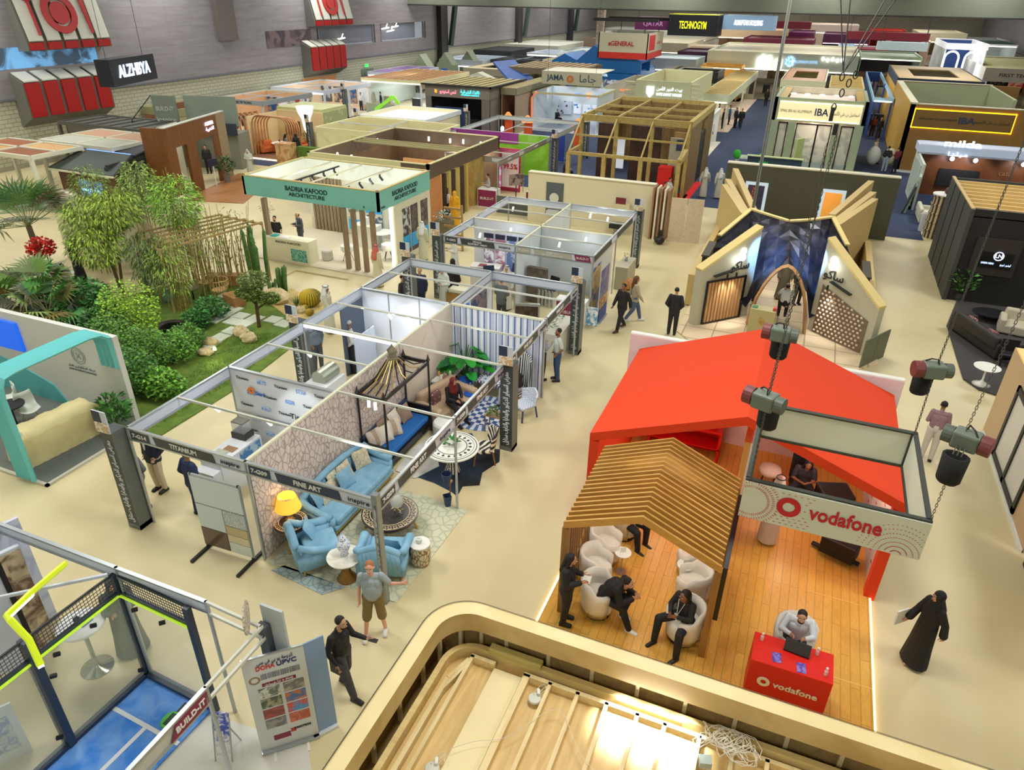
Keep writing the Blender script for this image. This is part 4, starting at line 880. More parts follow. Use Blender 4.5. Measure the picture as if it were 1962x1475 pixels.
for x,y in((xl+1.0,9.8),(xl+2.4,9.8),(xl+1.2,12.8),(xl+1.8,15.7),(xl+2.4,15.7)):
 lamp((x,y+.25,2.2),5,(.9,.95,1),.04);MB().tube([(x,y,2.45),(x,y+.1,2.3)],.04,8).obj('spot_fitting',M((220,224,230),em=1.5),t)
spot((xl+1.9,15.6,2.45),(xl+2.1,17.0,1.3),70,80,(.92,.96,1));spot((xl+.9,15.6,2.45),(xl+.9,17.0,1.4),40,80,(.92,.96,1));spot((xl+2.1,9.9,2.4),(xm-.95,11.3,1.6),40,60,(.95,.98,1));lamp((-7.4,17.5,2.2),6,(.95,.97,1))
lamp((-7.4,13.0,2.35),16,(1,.97,.94));lamp((-7.3,9.6,2.35),14,(1,.98,.95));lamp((-7.4,15.8,2.3),16,(.95,.98,1))
for x,y in((-8.1,11.5),(-7.9,11.45)):MB().tube([(x,y,2.4),(x+.05,y-.08,2.25)],.035,8).obj('spot_fitting',M((230,232,236),em=2),t)
# pillars
def banner_pillar(label,x,y,h=2.5,rz=0,board=M((62,72,72),.5)):
 t=thing('banner_pillar',label,'banner pillar',(x,y,0),rz)
 MB().box(-.17,.17,-.17,.17,0,h).mat(1).box(-.175,.175,-.175,.175,0,.12).box(.16,.175,-.175,.175,.0,h).obj('pillar_body',[board,M((104,110,104),.5)],t)
 o=MB().box(-.2,.16,-.2,-.17,h,h+.5).mat(1).box(-.2,.02,-.205,-.2,h+.24,h+.5).mat(2).box(-.2,.16,-.205,-.2,h,h+.24).obj('picture_block',[M((196,204,214)),NAVY,M((196,166,116),kind='photo',c2=(230,226,214),sc=9)],t)
 T(ar('معرض انسباير للديكور والهدايا والتايف ستايل'),(-.01,-.178,h*.5),(0,0,1),(-1,0,0),.19,M((226,230,232)),t,w=h*.84)
 return t
BP='dark banner pillar with white Arabic lettering, '
for l,x,y in(('at the front left corner beside the booth number 7-G14',-12.12,8.25),('in the middle of the furniture booths, aisle side',-5.85,14.3),('at the far right corner of the first booth block',-6.0,20.35),
    ('at the rear right corner of the second booth block',-6.25,29.5),('at the front left corner of the second booth block',-12.3,22.85),('on the garden side, halfway along the first block',-12.1,14.25),('at the rear left corner of the first block',-12.1,20.3)):
 banner_pillar(BP+l,x,y)
# ---- classic upholstery
LBLUE=M((138,186,214),.85,kind='mottle',c2=(120,170,200),sc=4);GL=M((190,160,90),.35,.5)
def classic(label,loc,rz,L,name,cat,cushions=0,c=LBLUE,dp=.88):
 t=thing(name,label,cat,loc,rz)# faces -y
 MB().box(-L/2+.06,L/2-.06,-dp/2,dp/2-.08,.18,.30).obj('seat_frame',c,t,bevel=.03)
 MB().box(-L/2+.14,L/2-.14,-dp/2-.02,dp/2-.2,.30,.46).obj('seat_cushion',c,t,bevel=.05)
 b=MB();n=10;pts=[(-L/2+.09+(L-.18)*k/n,dp/2-.10,.30+.46+.14*sin(pi*k/n))for k in range(n+1)]
 for k in range(n):a,e=pts[k],pts[k+1];b.slab([(a[0],a[1]-.02,.2),(e[0],e[1]-.02,.2),(e[0],e[1]+.06,e[2]),(a[0],a[1]+.06,a[2])],(0,.13,0))
 b.tube([(p[0],p[1]+.09,p[2])for p in pts],.08,10);b.obj('backrest',c,t,True)
 for s in(-1,1):
  b=MB();x=s*(L/2-.08);b.box(x-.07,x+.07,-dp/2+.05,dp/2,.2,.52);b.tube([(x+s*.03,dp/2-.04,.80),(x+s*.03,dp/2-.25,.66),(x+s*.04,-.1,.58),(x+s*.05,-dp/2+.08,.56)],[.07,.08,.085,.09],10);b.obj('armrest',c,t,True)
 MB().box(-L/2+.05,L/2-.05,-dp/2-.005,dp/2-.08,.15,.185).obj('gilt_rail',GL,t)
 for sx in(-1,1):
  for sy in(-1,1):MB().lathe([(.02,0),(.03,.04),(.022,.08),(.035,.16)],8,(sx*(L/2-.1),sy*(dp/2-.1),0)).obj('leg',GL,t)
 return t
def cushion(label,c,m,rz=0,tilt=.9,s=.46,grp=None):
 b=MB();n=8
 vs=[];
 for sgn in(-1,1):
  for i in range(n+1):
   for j in range(n+1):
    u,v=i/n*2-1,j/n*2-1;th_=.085*(1-u*u)**.5*(1-v*v)**.5 if abs(u)<1 and abs(v)<1 else 0
    sx=(1-.10*(1-abs(v))*0-.06*(1-v*v));vs.append((u*s/2*sx,sgn*th_,v*s/2*(1-.06*(1-u*u))))
 N1=(n+1)**2;fs=[]
 for q in(0,1):
  for i in range(n):
   for j in range(n):
    a=q*N1+i*(n+1)+j;fs.append((a,a+1,a+n+2,a+n+1)if q else(a,a+n+1,a+n+2,a+1))
 b.add(vs,fs);o=b.obj('cushion',m,None,True);o.location=c;o.rotation_euler=(-(pi/2-tilt),0,rz);return tag(o,label,'cushion',grp)
sf=classic('long pale blue sofa with gilded frame along the patterned wallpaper',(-8.3,10.72,0),R(90),2.5,'sofa','sofa')
CR=M((214,208,180),.85,kind='lace',c2=(180,176,150),sc=14);CTAN=M((176,158,136),.85,kind='stripex',c2=(206,200,190),sc=1.2)
for x,y,a,mt,l in((-8.5,11.55,R(70),CR,'large cream patterned cushion at the far end of the blue sofa'),(-8.55,10.95,R(88),CR,'cream cushion on the middle of the blue sofa'),(-8.62,10.62,R(100),CR,'cream cushion leaning behind the plain blue one'),
    (-8.38,10.72,R(80),LBLUE,'plain pale blue cushion in the middle of the sofa'),(-8.55,9.95,R(100),LBLUE,'round-cornered pale blue cushion at the near end of the sofa'),(-8.45,10.15,R(80),CR,'grey patterned cushion at the near end of the blue sofa')):
 cushion(l,(x,y,.66),mt,a,1.15)
classic('pale blue armchair at left, between the lamp and the urn table',(-7.9,8.86,0),R(140),1.0,'armchair','armchair')
classic('pale blue armchair at right, behind the corner post',(-6.45,9.2,0),R(200),1.0,'armchair','armchair')
cushion('pale blue cushion on the left blue armchair',(-8.13,9.02,.60),LBLUE,R(120),1.1,.42);cushion('pale blue cushion on the right blue armchair',(-6.35,9.3,.60),LBLUE,R(190),1.1,.42)
def greek(name,label,cat,loc,r,h,urn=False):
 t=thing(name,label,cat,loc);MB().lathe([(.01,h-.04),(r,h-.04),(r,h),(.01,h)],32).obj('tabletop',M((40,34,34),.25,kind='marble',c2=(56,46,42),sc=1.5),t)
 b=MB();n=int(r*46);gm=M((214,196,158),.4)
 for rr_ in(r*.94,r*.70):ring(b,(0,0,h+.001),rr_-.012,rr_+.004,X_,Y_,.004,40)
 for k in range(n):
  a=2*pi*k/n;w_=2*pi/n
  P_=lambda rr_,q:(cos(q)*rr_,sin(q)*rr_,h+.002)
  for(r0,r1,q0,q1)in((.74,.90,0,.14),(.88,.91,0,.72),(.78,.91,.60,.72),(.77,.80,.3,.72)):
   b.slab([P_(r*r0,a+q0*w_),P_(r*r1,a+q0*w_),P_(r*r1,a+q1*w_),P_(r*r0,a+q1*w_)],(0,0,.004))
 b.obj('greek_key_inlay',gm,t)
 MB().lathe([(r*.9,h-.12),(r*.98,h-.04)],32).obj('apron',BRASS,t)
 for k in range(4):
  a=k*pi/2+.4;MB().tube([(cos(a)*r*.86,sin(a)*r*.86,h-.08),(cos(a)*r*.80,sin(a)*r*.80,h*.5),(cos(a)*r*.92,sin(a)*r*.92,.02)],[.035,.025,.035],8).obj('leg',GOLD,t)
 return t
greek('coffee_table','round black coffee table with gold Greek key border','coffee table',(-6.98,10.3,0),.62,.45)
greek('side_table','small round black side table with Greek key rim, under the lamp','side table',(-8.62,9.05,0),.36,.62)
t=thing('table_lamp','table lamp with glowing orange-yellow shade and gilt base','table lamp',(-8.62,9.05,.625));MB().lathe([(.09,0),(.10,.05),(.05,.09),(.03,.12)],16).obj('base',GOLD,t,True);MB().lathe([(.03,.12),(.09,.2),(.085,.3),(.03,.36),(.015,.45)],16).obj('body',M((190,196,200),.15,.2),t,True)
b=MB();n=28
b.add([(cos(2*pi*k/n)*r,sin(2*pi*k/n)*r,z)for r,z in((.27,.36),(.185,.66))for k in range(n)],[(k,(k+1)% n,n+(k+1)% n,n+k)for k in range(n)]);b.obj('lamp_shade',M((240,178,60),.7,em=.9),t,True)
lamp((-8.62,9.05,1.15),4,(1,.75,.4),.05)
t=thing('side_table','round white-topped side table on brass hourglass base','side table',(-7.0,8.62,0));MB().lathe([(.01,.57),(.34,.57),(.35,.6),(.01,.61)],28).obj('tabletop',M((230,228,216),.3,kind='marble',c2=(214,210,196)),t);MB().lathe([(.2,0),(.2,.04),(.12,.14),(.08,.28),(.14,.42),(.2,.56)],20).obj('pedestal',BRASS,t,True)
t=thing('ginger_jar','tall blue and white ginger jar with lid on the white table','jar',(-7.02,8.66,.615));CH_=M((60,96,176),.2,kind='spots',c2=(226,232,242),sc=26);MB().lathe([(.08,0),(.07,.05),(.13,.2),(.14,.28),(.09,.36),(.06,.38)],20).obj('body',CH_,t,True);MB().lathe([(.08,.38),(.08,.40),(.05,.46),(.02,.48),(.02,.52),(.005,.53)],14).obj('lid',CH_,t,True)
t=thing('drum_stool','drum-shaped patterned side table with white top','side table',(-5.86,9.62,0));MB().lathe([(.17,0),(.21,.1),(.21,.42),(.18,.5)],22).obj('body',M((206,196,166),.5,kind='lace',c2=(110,84,56),sc=14),t);MB().lathe([(.01,.5),(.21,.5),(.21,.53),(.01,.54)],22).obj('tabletop',WHITE,t)
tag(MB().lathe([(.05,0),(.065,.04),(.06,.09),(.03,.1),(.02,.12)],12,(-5.88,9.62,.545)).obj('trinket_jar',M((206,216,206),.3)),'small lidded jar on the drum-shaped table','jar')
t=thing('glass_vase','round clear glass ornament with gold lilies on the coffee table','vase',(-6.85,10.4,.46));MB().ell((0,0,.26),(.15,.15,.16),16,10).obj('bowl',glass((220,230,226),.35),t,True);leaves(14,(0,0,.08),(.12,.12,.05),(.02,.08),(220,190,120),t)
tag(MB().prism([(-8.75,8.35),(-5.75,8.45),(-5.7,11.5),(-6.6,11.6),(-8.7,11.6)],.003,.012).obj('rug',M((206,206,178),.95,kind='lace',c2=(176,184,160),sc=5)),'pale green-cream patterned rug under the blue seating group','rug')
tag(MB().prism([(-8.55,8.2),(-7.2,8.05),(-6.9,8.4),(-8.4,8.42)],.003,.012).obj('rug',M((176,190,184),.95,kind='lace',c2=(130,156,170),sc=7)),'faded teal rug edge in front of the left blue armchair','rug')
hid=[(-8.05,12.6),(-7.5,12.2),(-6.9,12.15),(-6.35,12.0),(-6.15,11.9),(-6.2,12.3),(-5.85,12.5),(-6.0,13.0),(-5.8,13.6),(-6.0,14.1),(-6.5,14.0),(-7.0,14.5),(-7.5,14.2),(-7.9,14.5),(-8.0,13.6),(-7.8,13.1)]
tag(MB().prism(hid,.003,.015).obj('cowhide_rug',M((24,28,30),.9,kind='mottle',c2=(44,70,100),sc=.8)),'black cowhide rug under the round patterned table','rug')
tag(MB().prism([(-8.0,12.2),(-7.4,12.1),(-7.1,12.8),(-7.5,13.4),(-7.9,14.3),(-8.1,13.2)],.015,.022).obj('cowhide_rug',M((226,226,222),.9,kind='mottle',c2=(196,196,190),sc=2)),'white cowhide rug beside the blue daybed','rug')
t=thing('dining_table','round white table with black ringed pattern on fluted pedestal','table',(-6.7,12.75,.015));MB().lathe([(.01,.7),(.66,.7),(.68,.73),(.66,.75),(.01,.75)],40).obj('tabletop',M((226,228,216),.3),t)
b=MB();ring(b,(0,0,.751),.60,.62,X_,Y_,.003,40);ring(b,(0,0,.751),.54,.55,X_,Y_,.003,40);ring(b,(0,0,.751),.36,.38,X_,Y_,.003,40)
for k in range(20):a=k*pi/10;b.slab([(cos(a)*.40,sin(a)*.40,.751),(cos(a+.09)*.46,sin(a+.09)*.46,.751),(cos(a)*.50,sin(a)*.50,.751),(cos(a-.09)*.46,sin(a-.09)*.46,.751)],(0,0,.003))
b.obj('black_inlay',BLK,t);MB().lathe([(.17,0),(.2,.03),(.14,.2),(.17,.5),(.26,.7)],24).obj('pedestal',M((226,226,220),.4,kind='radial',c2=(40,40,42),sc=14),t)
t=thing('table_plant','small green succulent in dish on the round patterned table','plant',(-6.75,12.85,.77));leaves(50,(0,0,.06),(.16,.16,.08),(.03,.14),(50,130,50),t,.7);MB().lathe([(.07,0),(.12,.04),(.1,.03)],12).obj('dish',WHITE,t)
def stripchair(label,loc,rz,m,legm=M((150,112,76)),tall=.95,name='accent_chair',seat=.44):
 t=thing(name,label,'chair',loc,rz);MB().box(-.27,.27,-.27,.25,seat-.08,seat).obj('seat',m,t,bevel=.03)
 b=MB();n=8
 for k in range(n):
  a,e=pi*.12+pi*.76*k/n,pi*.12+pi*.76*(k+1)/n;b.slab([(cos(a)*.28,.04+sin(a)*.22,seat-.02),(cos(e)*.28,.04+sin(e)*.22,seat-.02),(cos(e)*.32,.06+sin(e)*.28,tall-.12*abs(cos(e))),(cos(a)*.32,.06+sin(a)*.28,tall-.12*abs(cos(a)))],(cos(a)*.05,sin(a)*.05,0))
 b.obj('backrest',m,t)
 for sx in(-1,1):
  for sy in(-1,1):MB().beam((sx*.23,sy*.22,seat-.08),(sx*.26,sy*.27,0),.035,.035).obj('leg',legm,t)
 return t
ZB=M((232,226,206),.7,kind='zebra',c2=(26,24,24),sc=3.4)
stripchair('zebra-striped armchair by the round patterned table',(-6.2,13.5,0),R(-60),ZB)
stripchair('tall black and white striped wing chair, seated woman in it',(-6.6,17.0+.0,0)if False else(-6.5,16.55,0),R(-20),M((232,234,236),.7,kind='stripex',c2=(30,36,44),sc=4.5),tall=1.45)
stripchair('white woven chair with dark blue legs by the aisle',(-6.05,15.9,0),R(-30),M((214,220,232),.7,kind='check',c2=(180,190,208),sc=22),M((60,70,110)),.8)
for l,z in(('navy drum lampshade on small stand by the aisle post',.62),('navy square waste bin at the foot of the aisle post',0)):
 tag(MB().lathe([(.075,z),(.12,z+.3),(.11,z+.3),(.07,z+.02)],4 if z==0 else 16,(-6.2,11.5,.0)).obj('lampshade' if z else 'waste_bin',M((40,56,96))),l,'lampshade' if z else 'bin')
tag(MB().tube([(-6.2,11.45+.2,0),(-6.2,11.65,.95)],.015,6).box(-6.25,-6.15,11.5,11.7,.58,.62).obj('display_stand',BRASS),'thin brass stand carrying the navy lampshade','stand')
# daybed
t=thing('canopy_daybed','black four-post daybed with gilt pagoda canopy and blue mattress','daybed',(-8.45,13.1,0));BK=M((34,30,28),.3)
MB().box(-.36,.4,-1.05,1.1,.2,.34).obj('bed_frame',BK,t);MB().box(-.30,.36,-1.0,1.05,.34,.50).obj('mattress',M((28,102,178),.8),t,bevel=.05)
MB().box(-.38,-.30,-1.05,1.1,.34,.85).obj('back_panel',M((40,60,90)),t);MB().box(-.36,.38,-1.09,-1.03,.34,.75).obj('end_panel',BK,t);MB().box(-.36,.38,1.08,1.14,.34,.75).obj('end_panel',BK,t)
for x in(-.34,.38):
 for y in(-1.05,1.1):MB().lathe([(.035,0),(.04,.3),(.028,.5),(.028,2.1),(.05,2.14),(.02,2.24),(.01,2.3)],10,(x,y,0)).obj('bed_post',BK,t)
b=MB()
for p,q in(((-.34,-1.05),(.38,-1.05)),((.38,-1.05),(.38,1.1)),((.38,1.1),(-.34,1.1)),((-.34,1.1),(-.34,-1.05))):b.beam((p[0],p[1],2.08),(q[0],q[1],2.08),.05,.1)
b.obj('canopy_frame',BK,t)
for k in range(7):
 f_=k/6;
 for(p,nm)in(((-.34+.72*f_,-1.05),'canopy_rib'),((.38,-1.05+2.15*f_),'canopy_rib'),((-.34,-1.05+2.15*f_),'canopy_rib')):
  q=V((.02+(p[0]-.02)*.22,.02+(p[1]-.02)*.12,2.62));P0=V((p[0],p[1],2.1));md=P0.lerp(q,.5)-V((0,0,.14));MB().tube([P0,P0.lerp(q,.25)-V((0,0,.07)),md,P0.lerp(q,.8)-V((0,0,.06)),q],.016,6).obj(nm,GL if k % 2 else BK,t)
MB().lathe([(.16,2.6),(.16,2.64),(.12,2.66),(.12,2.78),(.16,2.8),(.14,2.83),(.03,2.95),(.01,3.0)],4,(.02,.02,0)).obj('canopy_crown',M((110,106,84),.4,.4),t)
DC=[CTAN,M((222,216,200),.8),M((150,130,110),.85)]
for k,(x,y,a,mi,l)in enumerate(((-8.62,12.35,R(75),0,'tan striped cushion nearest the end of the daybed'),(-8.5,12.6,R(70),1,'cream cushion near the front of the daybed'),(-8.68,12.9,R(88),2,'brown cushion against the daybed back'),(-8.45,12.95,R(60),0,'tan and white banded cushion lying on the blue mattress'),(-8.65,13.35,R(90),1,'white cushion at the daybed middle'),(-8.55,13.7,R(85),2,'brown cushion at the far end of the daybed'))):
 cushion(l,(x,y,.72),DC[mi],a,1.1)
blocksofa('beige low sofa where the woman in red headscarf sits',(-8.1,15.2,0),R(75),1.5,(196,170,142),cush=(-.3,))
tag(MB().lathe([(.3,0),(.32,.4),(.28,.45),(.01,.46)],20,(-7.6,12.6+1.5,.022)).obj('pouf',M((226,226,220),.8)),'white round pouf beside the blue daybed','pouf')
t=thing('checked_rug','round blue and white checked rug with striped border','rug',(-7.15,15.6,.003));MB().lathe([(.01,0),(.95,0),(.95,.012),(.01,.012)],36).obj('border',M((214,222,232),.9,kind='radial',c2=(80,110,160),sc=26),t);MB().lathe([(.01,.012),(.66,.012),(.66,.016),(.01,.016)],30).obj('centre',M((226,230,236),.9,kind='check',c2=(60,90,150),sc=7),t)
def drumpot(label,loc,r,h,c1,top=(30,90,190)):
 t=thing('garden_stool',label,'stool',loc);MB().lathe([(r*.8,0),(r,h*.3),(r,h*.7),(r*.85,h)],20).obj('body',c1,t,True);MB().lathe([(.01,h),(r*.9,h),(r*.9,h+.03),(.01,h+.04)],20).obj('lid',M(top,.3),t)
BW_=M((226,232,240),.3,kind='stripez',c2=(50,90,170),sc=3)
drumpot('blue and white stool with deep blue top nearer the plant',(-8.05,16.35,0),.24,.5,M((226,232,240),.3,kind='check',c2=(50,90,170),sc=12));drumpot('second blue-topped striped stool nearer the checked rug',(-7.62,15.75,.02),.22,.42,BW_)
t=thing('tiled_tray_table','low table with blue and white hexagon tray top','table',(-7.35,16.6,0));MB().box(-.4,.4,-.25,.25,.5,.54).mat(1).box(-.3,.3,-.17,.17,.54,.545).obj('tabletop',[M((226,230,236),.4,kind='check',c2=(40,60,100),sc=20),M((40,96,190),.3,kind='spots',c2=(230,236,244),sc=8)],t)
for sx in(-1,1):
 for sy in(-1,1):MB().box(sx*.34-.02,sx*.34+.02,sy*.2-.02,sy*.2+.02,0,.5).obj('leg',M((90,70,50)),t)
t=thing('display_table','long white table crowded with small checkered ornaments','table',(-8.35,16.25,0));MB().box(-.42,.05,-.7,.7,.66,.70).obj('tabletop',WHITE,t)
for sx in(-.38,.01):
 for sy in(-.65,.65):MB().box(sx-.02,sx+.02,sy-.02,sy+.02,0,.66).obj('leg',WHITE,t)
random.seed(5)
OR=[M((226,226,220),.3),M((170,120,90),.4),M((30,30,34),.3,kind='check',c2=(230,230,226),sc=30),M((210,170,80),.3,.4)]
for k in range(14):
 x,y=-8.35-.36+random.random()*.34,16.25-.6+k*.088;h=random.uniform(.1,.24)
 o=MB().lathe([(.03,0),(.05,h*.4),(.03,h*.8),(.02,h)],10,(x,y,.70)).obj('ornament',OR[k % 4],None,True);tag(o,'small ornament on the crowded white display table','ornament','ornaments on the white display table')
def bigleaf(label,loc,h,r,n=26,c=(40,136,56)):
 t=thing('broadleaf_plant',label,'potted plant',loc);MB().lathe([(.18,0),(.24,.35),(.21,.35),(.19,.3)],18).obj('pot',WHITE,t)
 for k in range(n):
  a=random.random()*6.28;el=random.uniform(.25,1.25);L=r*random.uniform(.7,1.1);d=V((cos(a)*cos(el),sin(a)*cos(el),sin(el)));base=V((0,0,.3));q=base+V((d.x*L*.7,d.y*L*.7,d.z*h*.62));b=MB();b.tube([base,base.lerp(q,.5)+V((0,0,.1)),q],.012,5)
  side=d.cross(V((0,0,1))).normalized()*.17;out=V((d.x,d.y,-.15)).normalized()*.5;b.mat(1)
  b.add([q,q+out*.3+side+V((0,0,.05)),q+out*.75+side*.7+V((0,0,.02)),q+out,q+out*.75-side*.7+V((0,0,.02)),q+out*.3-side+V((0,0,.05)),q+out*.5+V((0,0,-.02))],[(0,6,1),(1,6,2),(2,6,3),(3,6,4),(4,6,5),(5,6,0)])
  b.obj('leaf',[M((70,120,60)),M(tuple(int(v*random.choice((.75,1,1.2)))for v in c),.35)],t)
 return t
bigleaf('large broad-leaved green plant before the striped wall',(-8.35,16.85,0),1.7,.95,34)
t=thing('plant_table','small brass plant table near the aisle pillar','table',(-6.5,14.9,0));MB().box(-.25,.25,-.18,.18,.5,.53).obj('tabletop',M((190,150,120)),t);leaves(60,(0,0,.62),(.2,.15,.1),(.03,.12),(80,120,60),t)
for sx in(-1,1):
 for sy in(-1,1):MB().box(sx*.22-.012,sx*.22+.012,sy*.15-.012,sy*.15+.012,0,.5).obj('leg',BRASS,t)
# titanium booth
t=thing('display_counter','white display counter with blue picture, below the titanium sign','counter',(-11.3,10.2,0),R(0));MB().box(-.3,.3,-.5,.85,0,.95).mat(1).box(.3,.31,.1,.8,.35,.9).obj('counter_body',[M((226,230,234)),M((70,130,190),kind='photo',c2=(170,200,220),sc=4)],t);MB().box(-.28,.28,-.75,-.5,0,.8).obj('counter_step',M((226,230,234)),t)
MB().box(-.2,.1,-.3,0,.95,.97).mat(1).box(-.1,.2,.0,.2,.95,.96).obj('catalogue',[M((190,196,170)),M((160,120,80))],t)
t=thing('glass_lantern_box','dark-framed glass display box on the white counter','display box',(-11.35,10.85,.96));MB().box(-.2,.2,-.16,.16,0,.16).obj('base',M((60,56,52)),t);MB().box(-.17,.17,-.13,.13,.16,.42).obj('glass_case',glass((220,226,230),.45),t);MB().box(-.17,.17,-.13,.13,.42,.45).obj('lid',M((120,116,106)),t)
t=thing('glass_sample_stand','tall framed board of glass samples on black feet','display panel',(-9.63,8.25,0),R(2));MB().box(-.62,.62,-.02,.02,.12,1.95).obj('frame',ALU,t)
for(x0,x1,z0,z1,c_,kk)in((-.6,.6,1.25,1.9,(206,222,226),''),(-.6,.05,.62,1.22,(200,216,222),''),(.07,.6,.85,1.22,(224,226,226),'spots'),(.07,.6,.62,.83,(190,176,136),''),(-.6,.05,.14,.6,(100,84,70),''),(.07,.6,.42,.6,(214,204,170),''),(.07,.6,.14,.4,(214,222,216),'')):
 MB().box(x0,x1,-.035,-.02,z0,z1).obj('glass_sample',M(c_,.15,kind=kk,c2=(170,186,190),sc=24),t)
for x in(-.58,.58):MB().box(x-.03,x+.03,-.5,.4,0,.06).box(x-.02,x+.02,-.02,.02,0,1.95).obj('foot',BLK,t)
t=thing('wide_white_counter','white counter with brushed metal box beside the garden-side rail','counter',(-11.3,13.7,0));MB().box(-.35,.35,-.75,.85,0,.95).obj('counter_body',M((230,232,234)),t);MB().tube([(0,.1,.95+.12),(0,.8,.95+.12)],.22,16).obj('metal_roll',M((170,176,160),.3,.6),t)
# ---------------------------------------------------------------- shell block 2
t=thing('shell_scheme_block','rear shell-scheme block with metallic and green wall booths','exhibition booth');xl2,xm2,xr2=-12.1,-9.2,-6.3;MAR=M((132,36,74),.5)
fascia(t,(xl2,22.9),(xm2-.05,22.9),txt='METALLIC\nEQUIPMENT - PHILIPS',code='7-G02',tag_='inspire');fascia(t,(xm2,22.9),(xr2,22.9),txt='GREEN WALL\n3D PANELS FACTORY',code='7-G01',tagm=MAR,tag_='BUILD-IT',board=M((176,178,164)))
fascia(t,(xl2,29.2),(xl2,22.9));fascia(t,(xr2,29.2),(xl2,29.2),side=1);fascia(t,(xr2,26),(xr2,29.2),txt='',tag_=None);fascia(t,(xr2,22.9),(xr2,26),txt='')
for x0,x1,c_ in((xl2,xm2,(216,222,232)),(xm2,xr2,(206,214,216))):MB().box(x0+.03,x1-.03,25.5,25.56,0,2.45).mat(1).box(x0,x1,25.48,25.58,2.45,2.5).obj('rear_wall',[M(c_),M((216,216,190))],t)
MB().box(xm2-.02,xm2+.02,22.95,29.15,0,2.45).mat(1).box(xm2-.03,xm2+.03,22.9,29.2,2.45,2.5).obj('partition_wall',[M((206,214,214)),M((216,216,190))],t)
MB().box(xr2-.02,xr2+.02,22.95,25.5,0,2.2).mat(1).box(xr2+.02,xr2+.04,23.0,23.9,.1,2.0).obj('side_wall',[M((206,210,206)),M((90,100,150),kind='photo',c2=(210,180,120),sc=2)],t)
rails(t,[((xl2,y),(xr2,y))for y in(24.3,27.2,28.3)]);posts(t,[(x,y)for x in(xl2,xm2,xr2)for y in(22.9,26,29.2)])
for k,c_ in enumerate(((120,90,110),(150,100,120),(90,110,160),(60,150,170),(120,160,190))):
 tag(MB().box(xl2+.5+k*.5,xl2+.92+k*.5,25.44,25.47,.35,1.95).mat(1).box(xl2+.5+k*.5,xl2+.92+k*.5,25.43,25.44,1.75,1.95).obj('product_poster',[M(c_,kind='photo',c2=(206,206,214),sc=3,em=.3),NAVY]),'tall product poster on the white wall, number %s from the left' %('one','two','three','four','five')[k],'poster')
for x,y in((-11.0,23.8),(-10.2,24.9),(-7.9,24.0),(-7.2,25.0),(-11.3,27.8),(-8.0,28.2),(-7.2,28.0)):lamp((x,y,2.25),5,(.93,.96,1),.04);MB().tube([(x,y,2.45),(x,y-.1,2.3)],.04,8).obj('spot_fitting',M((226,230,236),em=2),t)
t=thing('white_desk','white angled desk with papers in the metallic equipment booth','desk',(-11.3,25.0,0),R(10));MB().box(-.6,.6,-.3,.3,0,.75).mat(1).box(-.3,0,-.2,.1,.75,.77).obj('desk_body',[WHITE,M((150,70,90))],t)
def officechair(label,loc,rz,c,legs=ALU,grp=None):
 t=thing('office_chair',label,'chair',loc,rz,grp);m=M(c,.7);MB().box(-.24,.24,-.24,.22,.42,.48).obj('seat',m,t,bevel=.02);MB().slab([(-.22,.2,.55),(.22,.2,.55),(.22,.28,.9),(-.22,.28,.9)],(0,.04,0)).obj('backrest',m,t,bevel=.02)
 for sx in(-1,1):MB().tube([(sx*.24,-.22,0),(sx*.24,-.2,.42),(sx*.24,.22,.44),(sx*.24,.26,0)],.014,6).obj('leg',legs,t);MB().tube([(sx*.23,.22,.44),(sx*.22,.27,.75)],.014,6).obj('back_support',legs,t)
 return t
NVC=(44,56,90)
officechair('dark blue chair at the white desk, nearer one',(-10.9,24.4,0),R(30),NVC);officechair('dark blue chair behind the tall blue table',(-10.3,25.0,0),R(-40),NVC)
t=thing('blue_top_table','dark blue topped table with small models in rear booth','table',(-9.9,24.2,0));MB().box(-.4,.4,-.3,.3,.72,.76).mat(1).box(-.3,-.1,-.1,.1,.76,.95).box(.0,.2,-.1,.1,.76,.9).obj('tabletop',[M(NVC),WHITE],t)
for sx in(-1,1):MB().box(sx*.36-.02,sx*.36+.02,-.25,.25,0,.72).obj('leg',WHITE,t)
officechair('black mesh office chair in the green wall booth',(-8.3,24.3,0),R(-20),(40,36,40));officechair('black chair by the window side of the green wall booth',(-7.2,24.4,0),R(20),(36,36,40))
t=thing('sample_rack','dark rack of carved wall panel samples','display rack',(-8.7,23.9,0),R(-5));MB().box(-.4,.4,-.1,.1,0,1.4).obj('board',M((84,76,66),.6,kind='mottle',c2=(120,108,92),sc=6),t)
for k in range(5):MB().slab([(.1+k*.14,-.15,0),(.22+k*.14,-.25,0),(.22+k*.14,-.2,.62),(.1+k*.14,-.1,.62)],(.02,.02,0)).obj('sample_panel',M((176,176,168)),t)
t=thing('reception_counter','maroon and white counter at the corner of the green wall booth','counter',(-6.85,22.55,0));MB().box(-.55,.55,-.22,.22,0,.95).mat(1).box(-.52,.52,-.23,-.22,.05,.9).obj('counter_body',[WHITE,MAR],t);T('BUILD-IT',(.1,-.24,.5),X_,Z_,.16,WHITE,t,w=.6)
tag(MB().box(-6.12,-6.08,22.7,23.0,.0,.55).mat(1).box(-6.3,-5.9,22.55,22.58,.05,.75).obj('brochure_stand',[ALU,M((90,160,210),kind='photo',c2=(230,236,240),sc=6)]),'blue and white brochure rack beside the maroon counter','brochure rack')
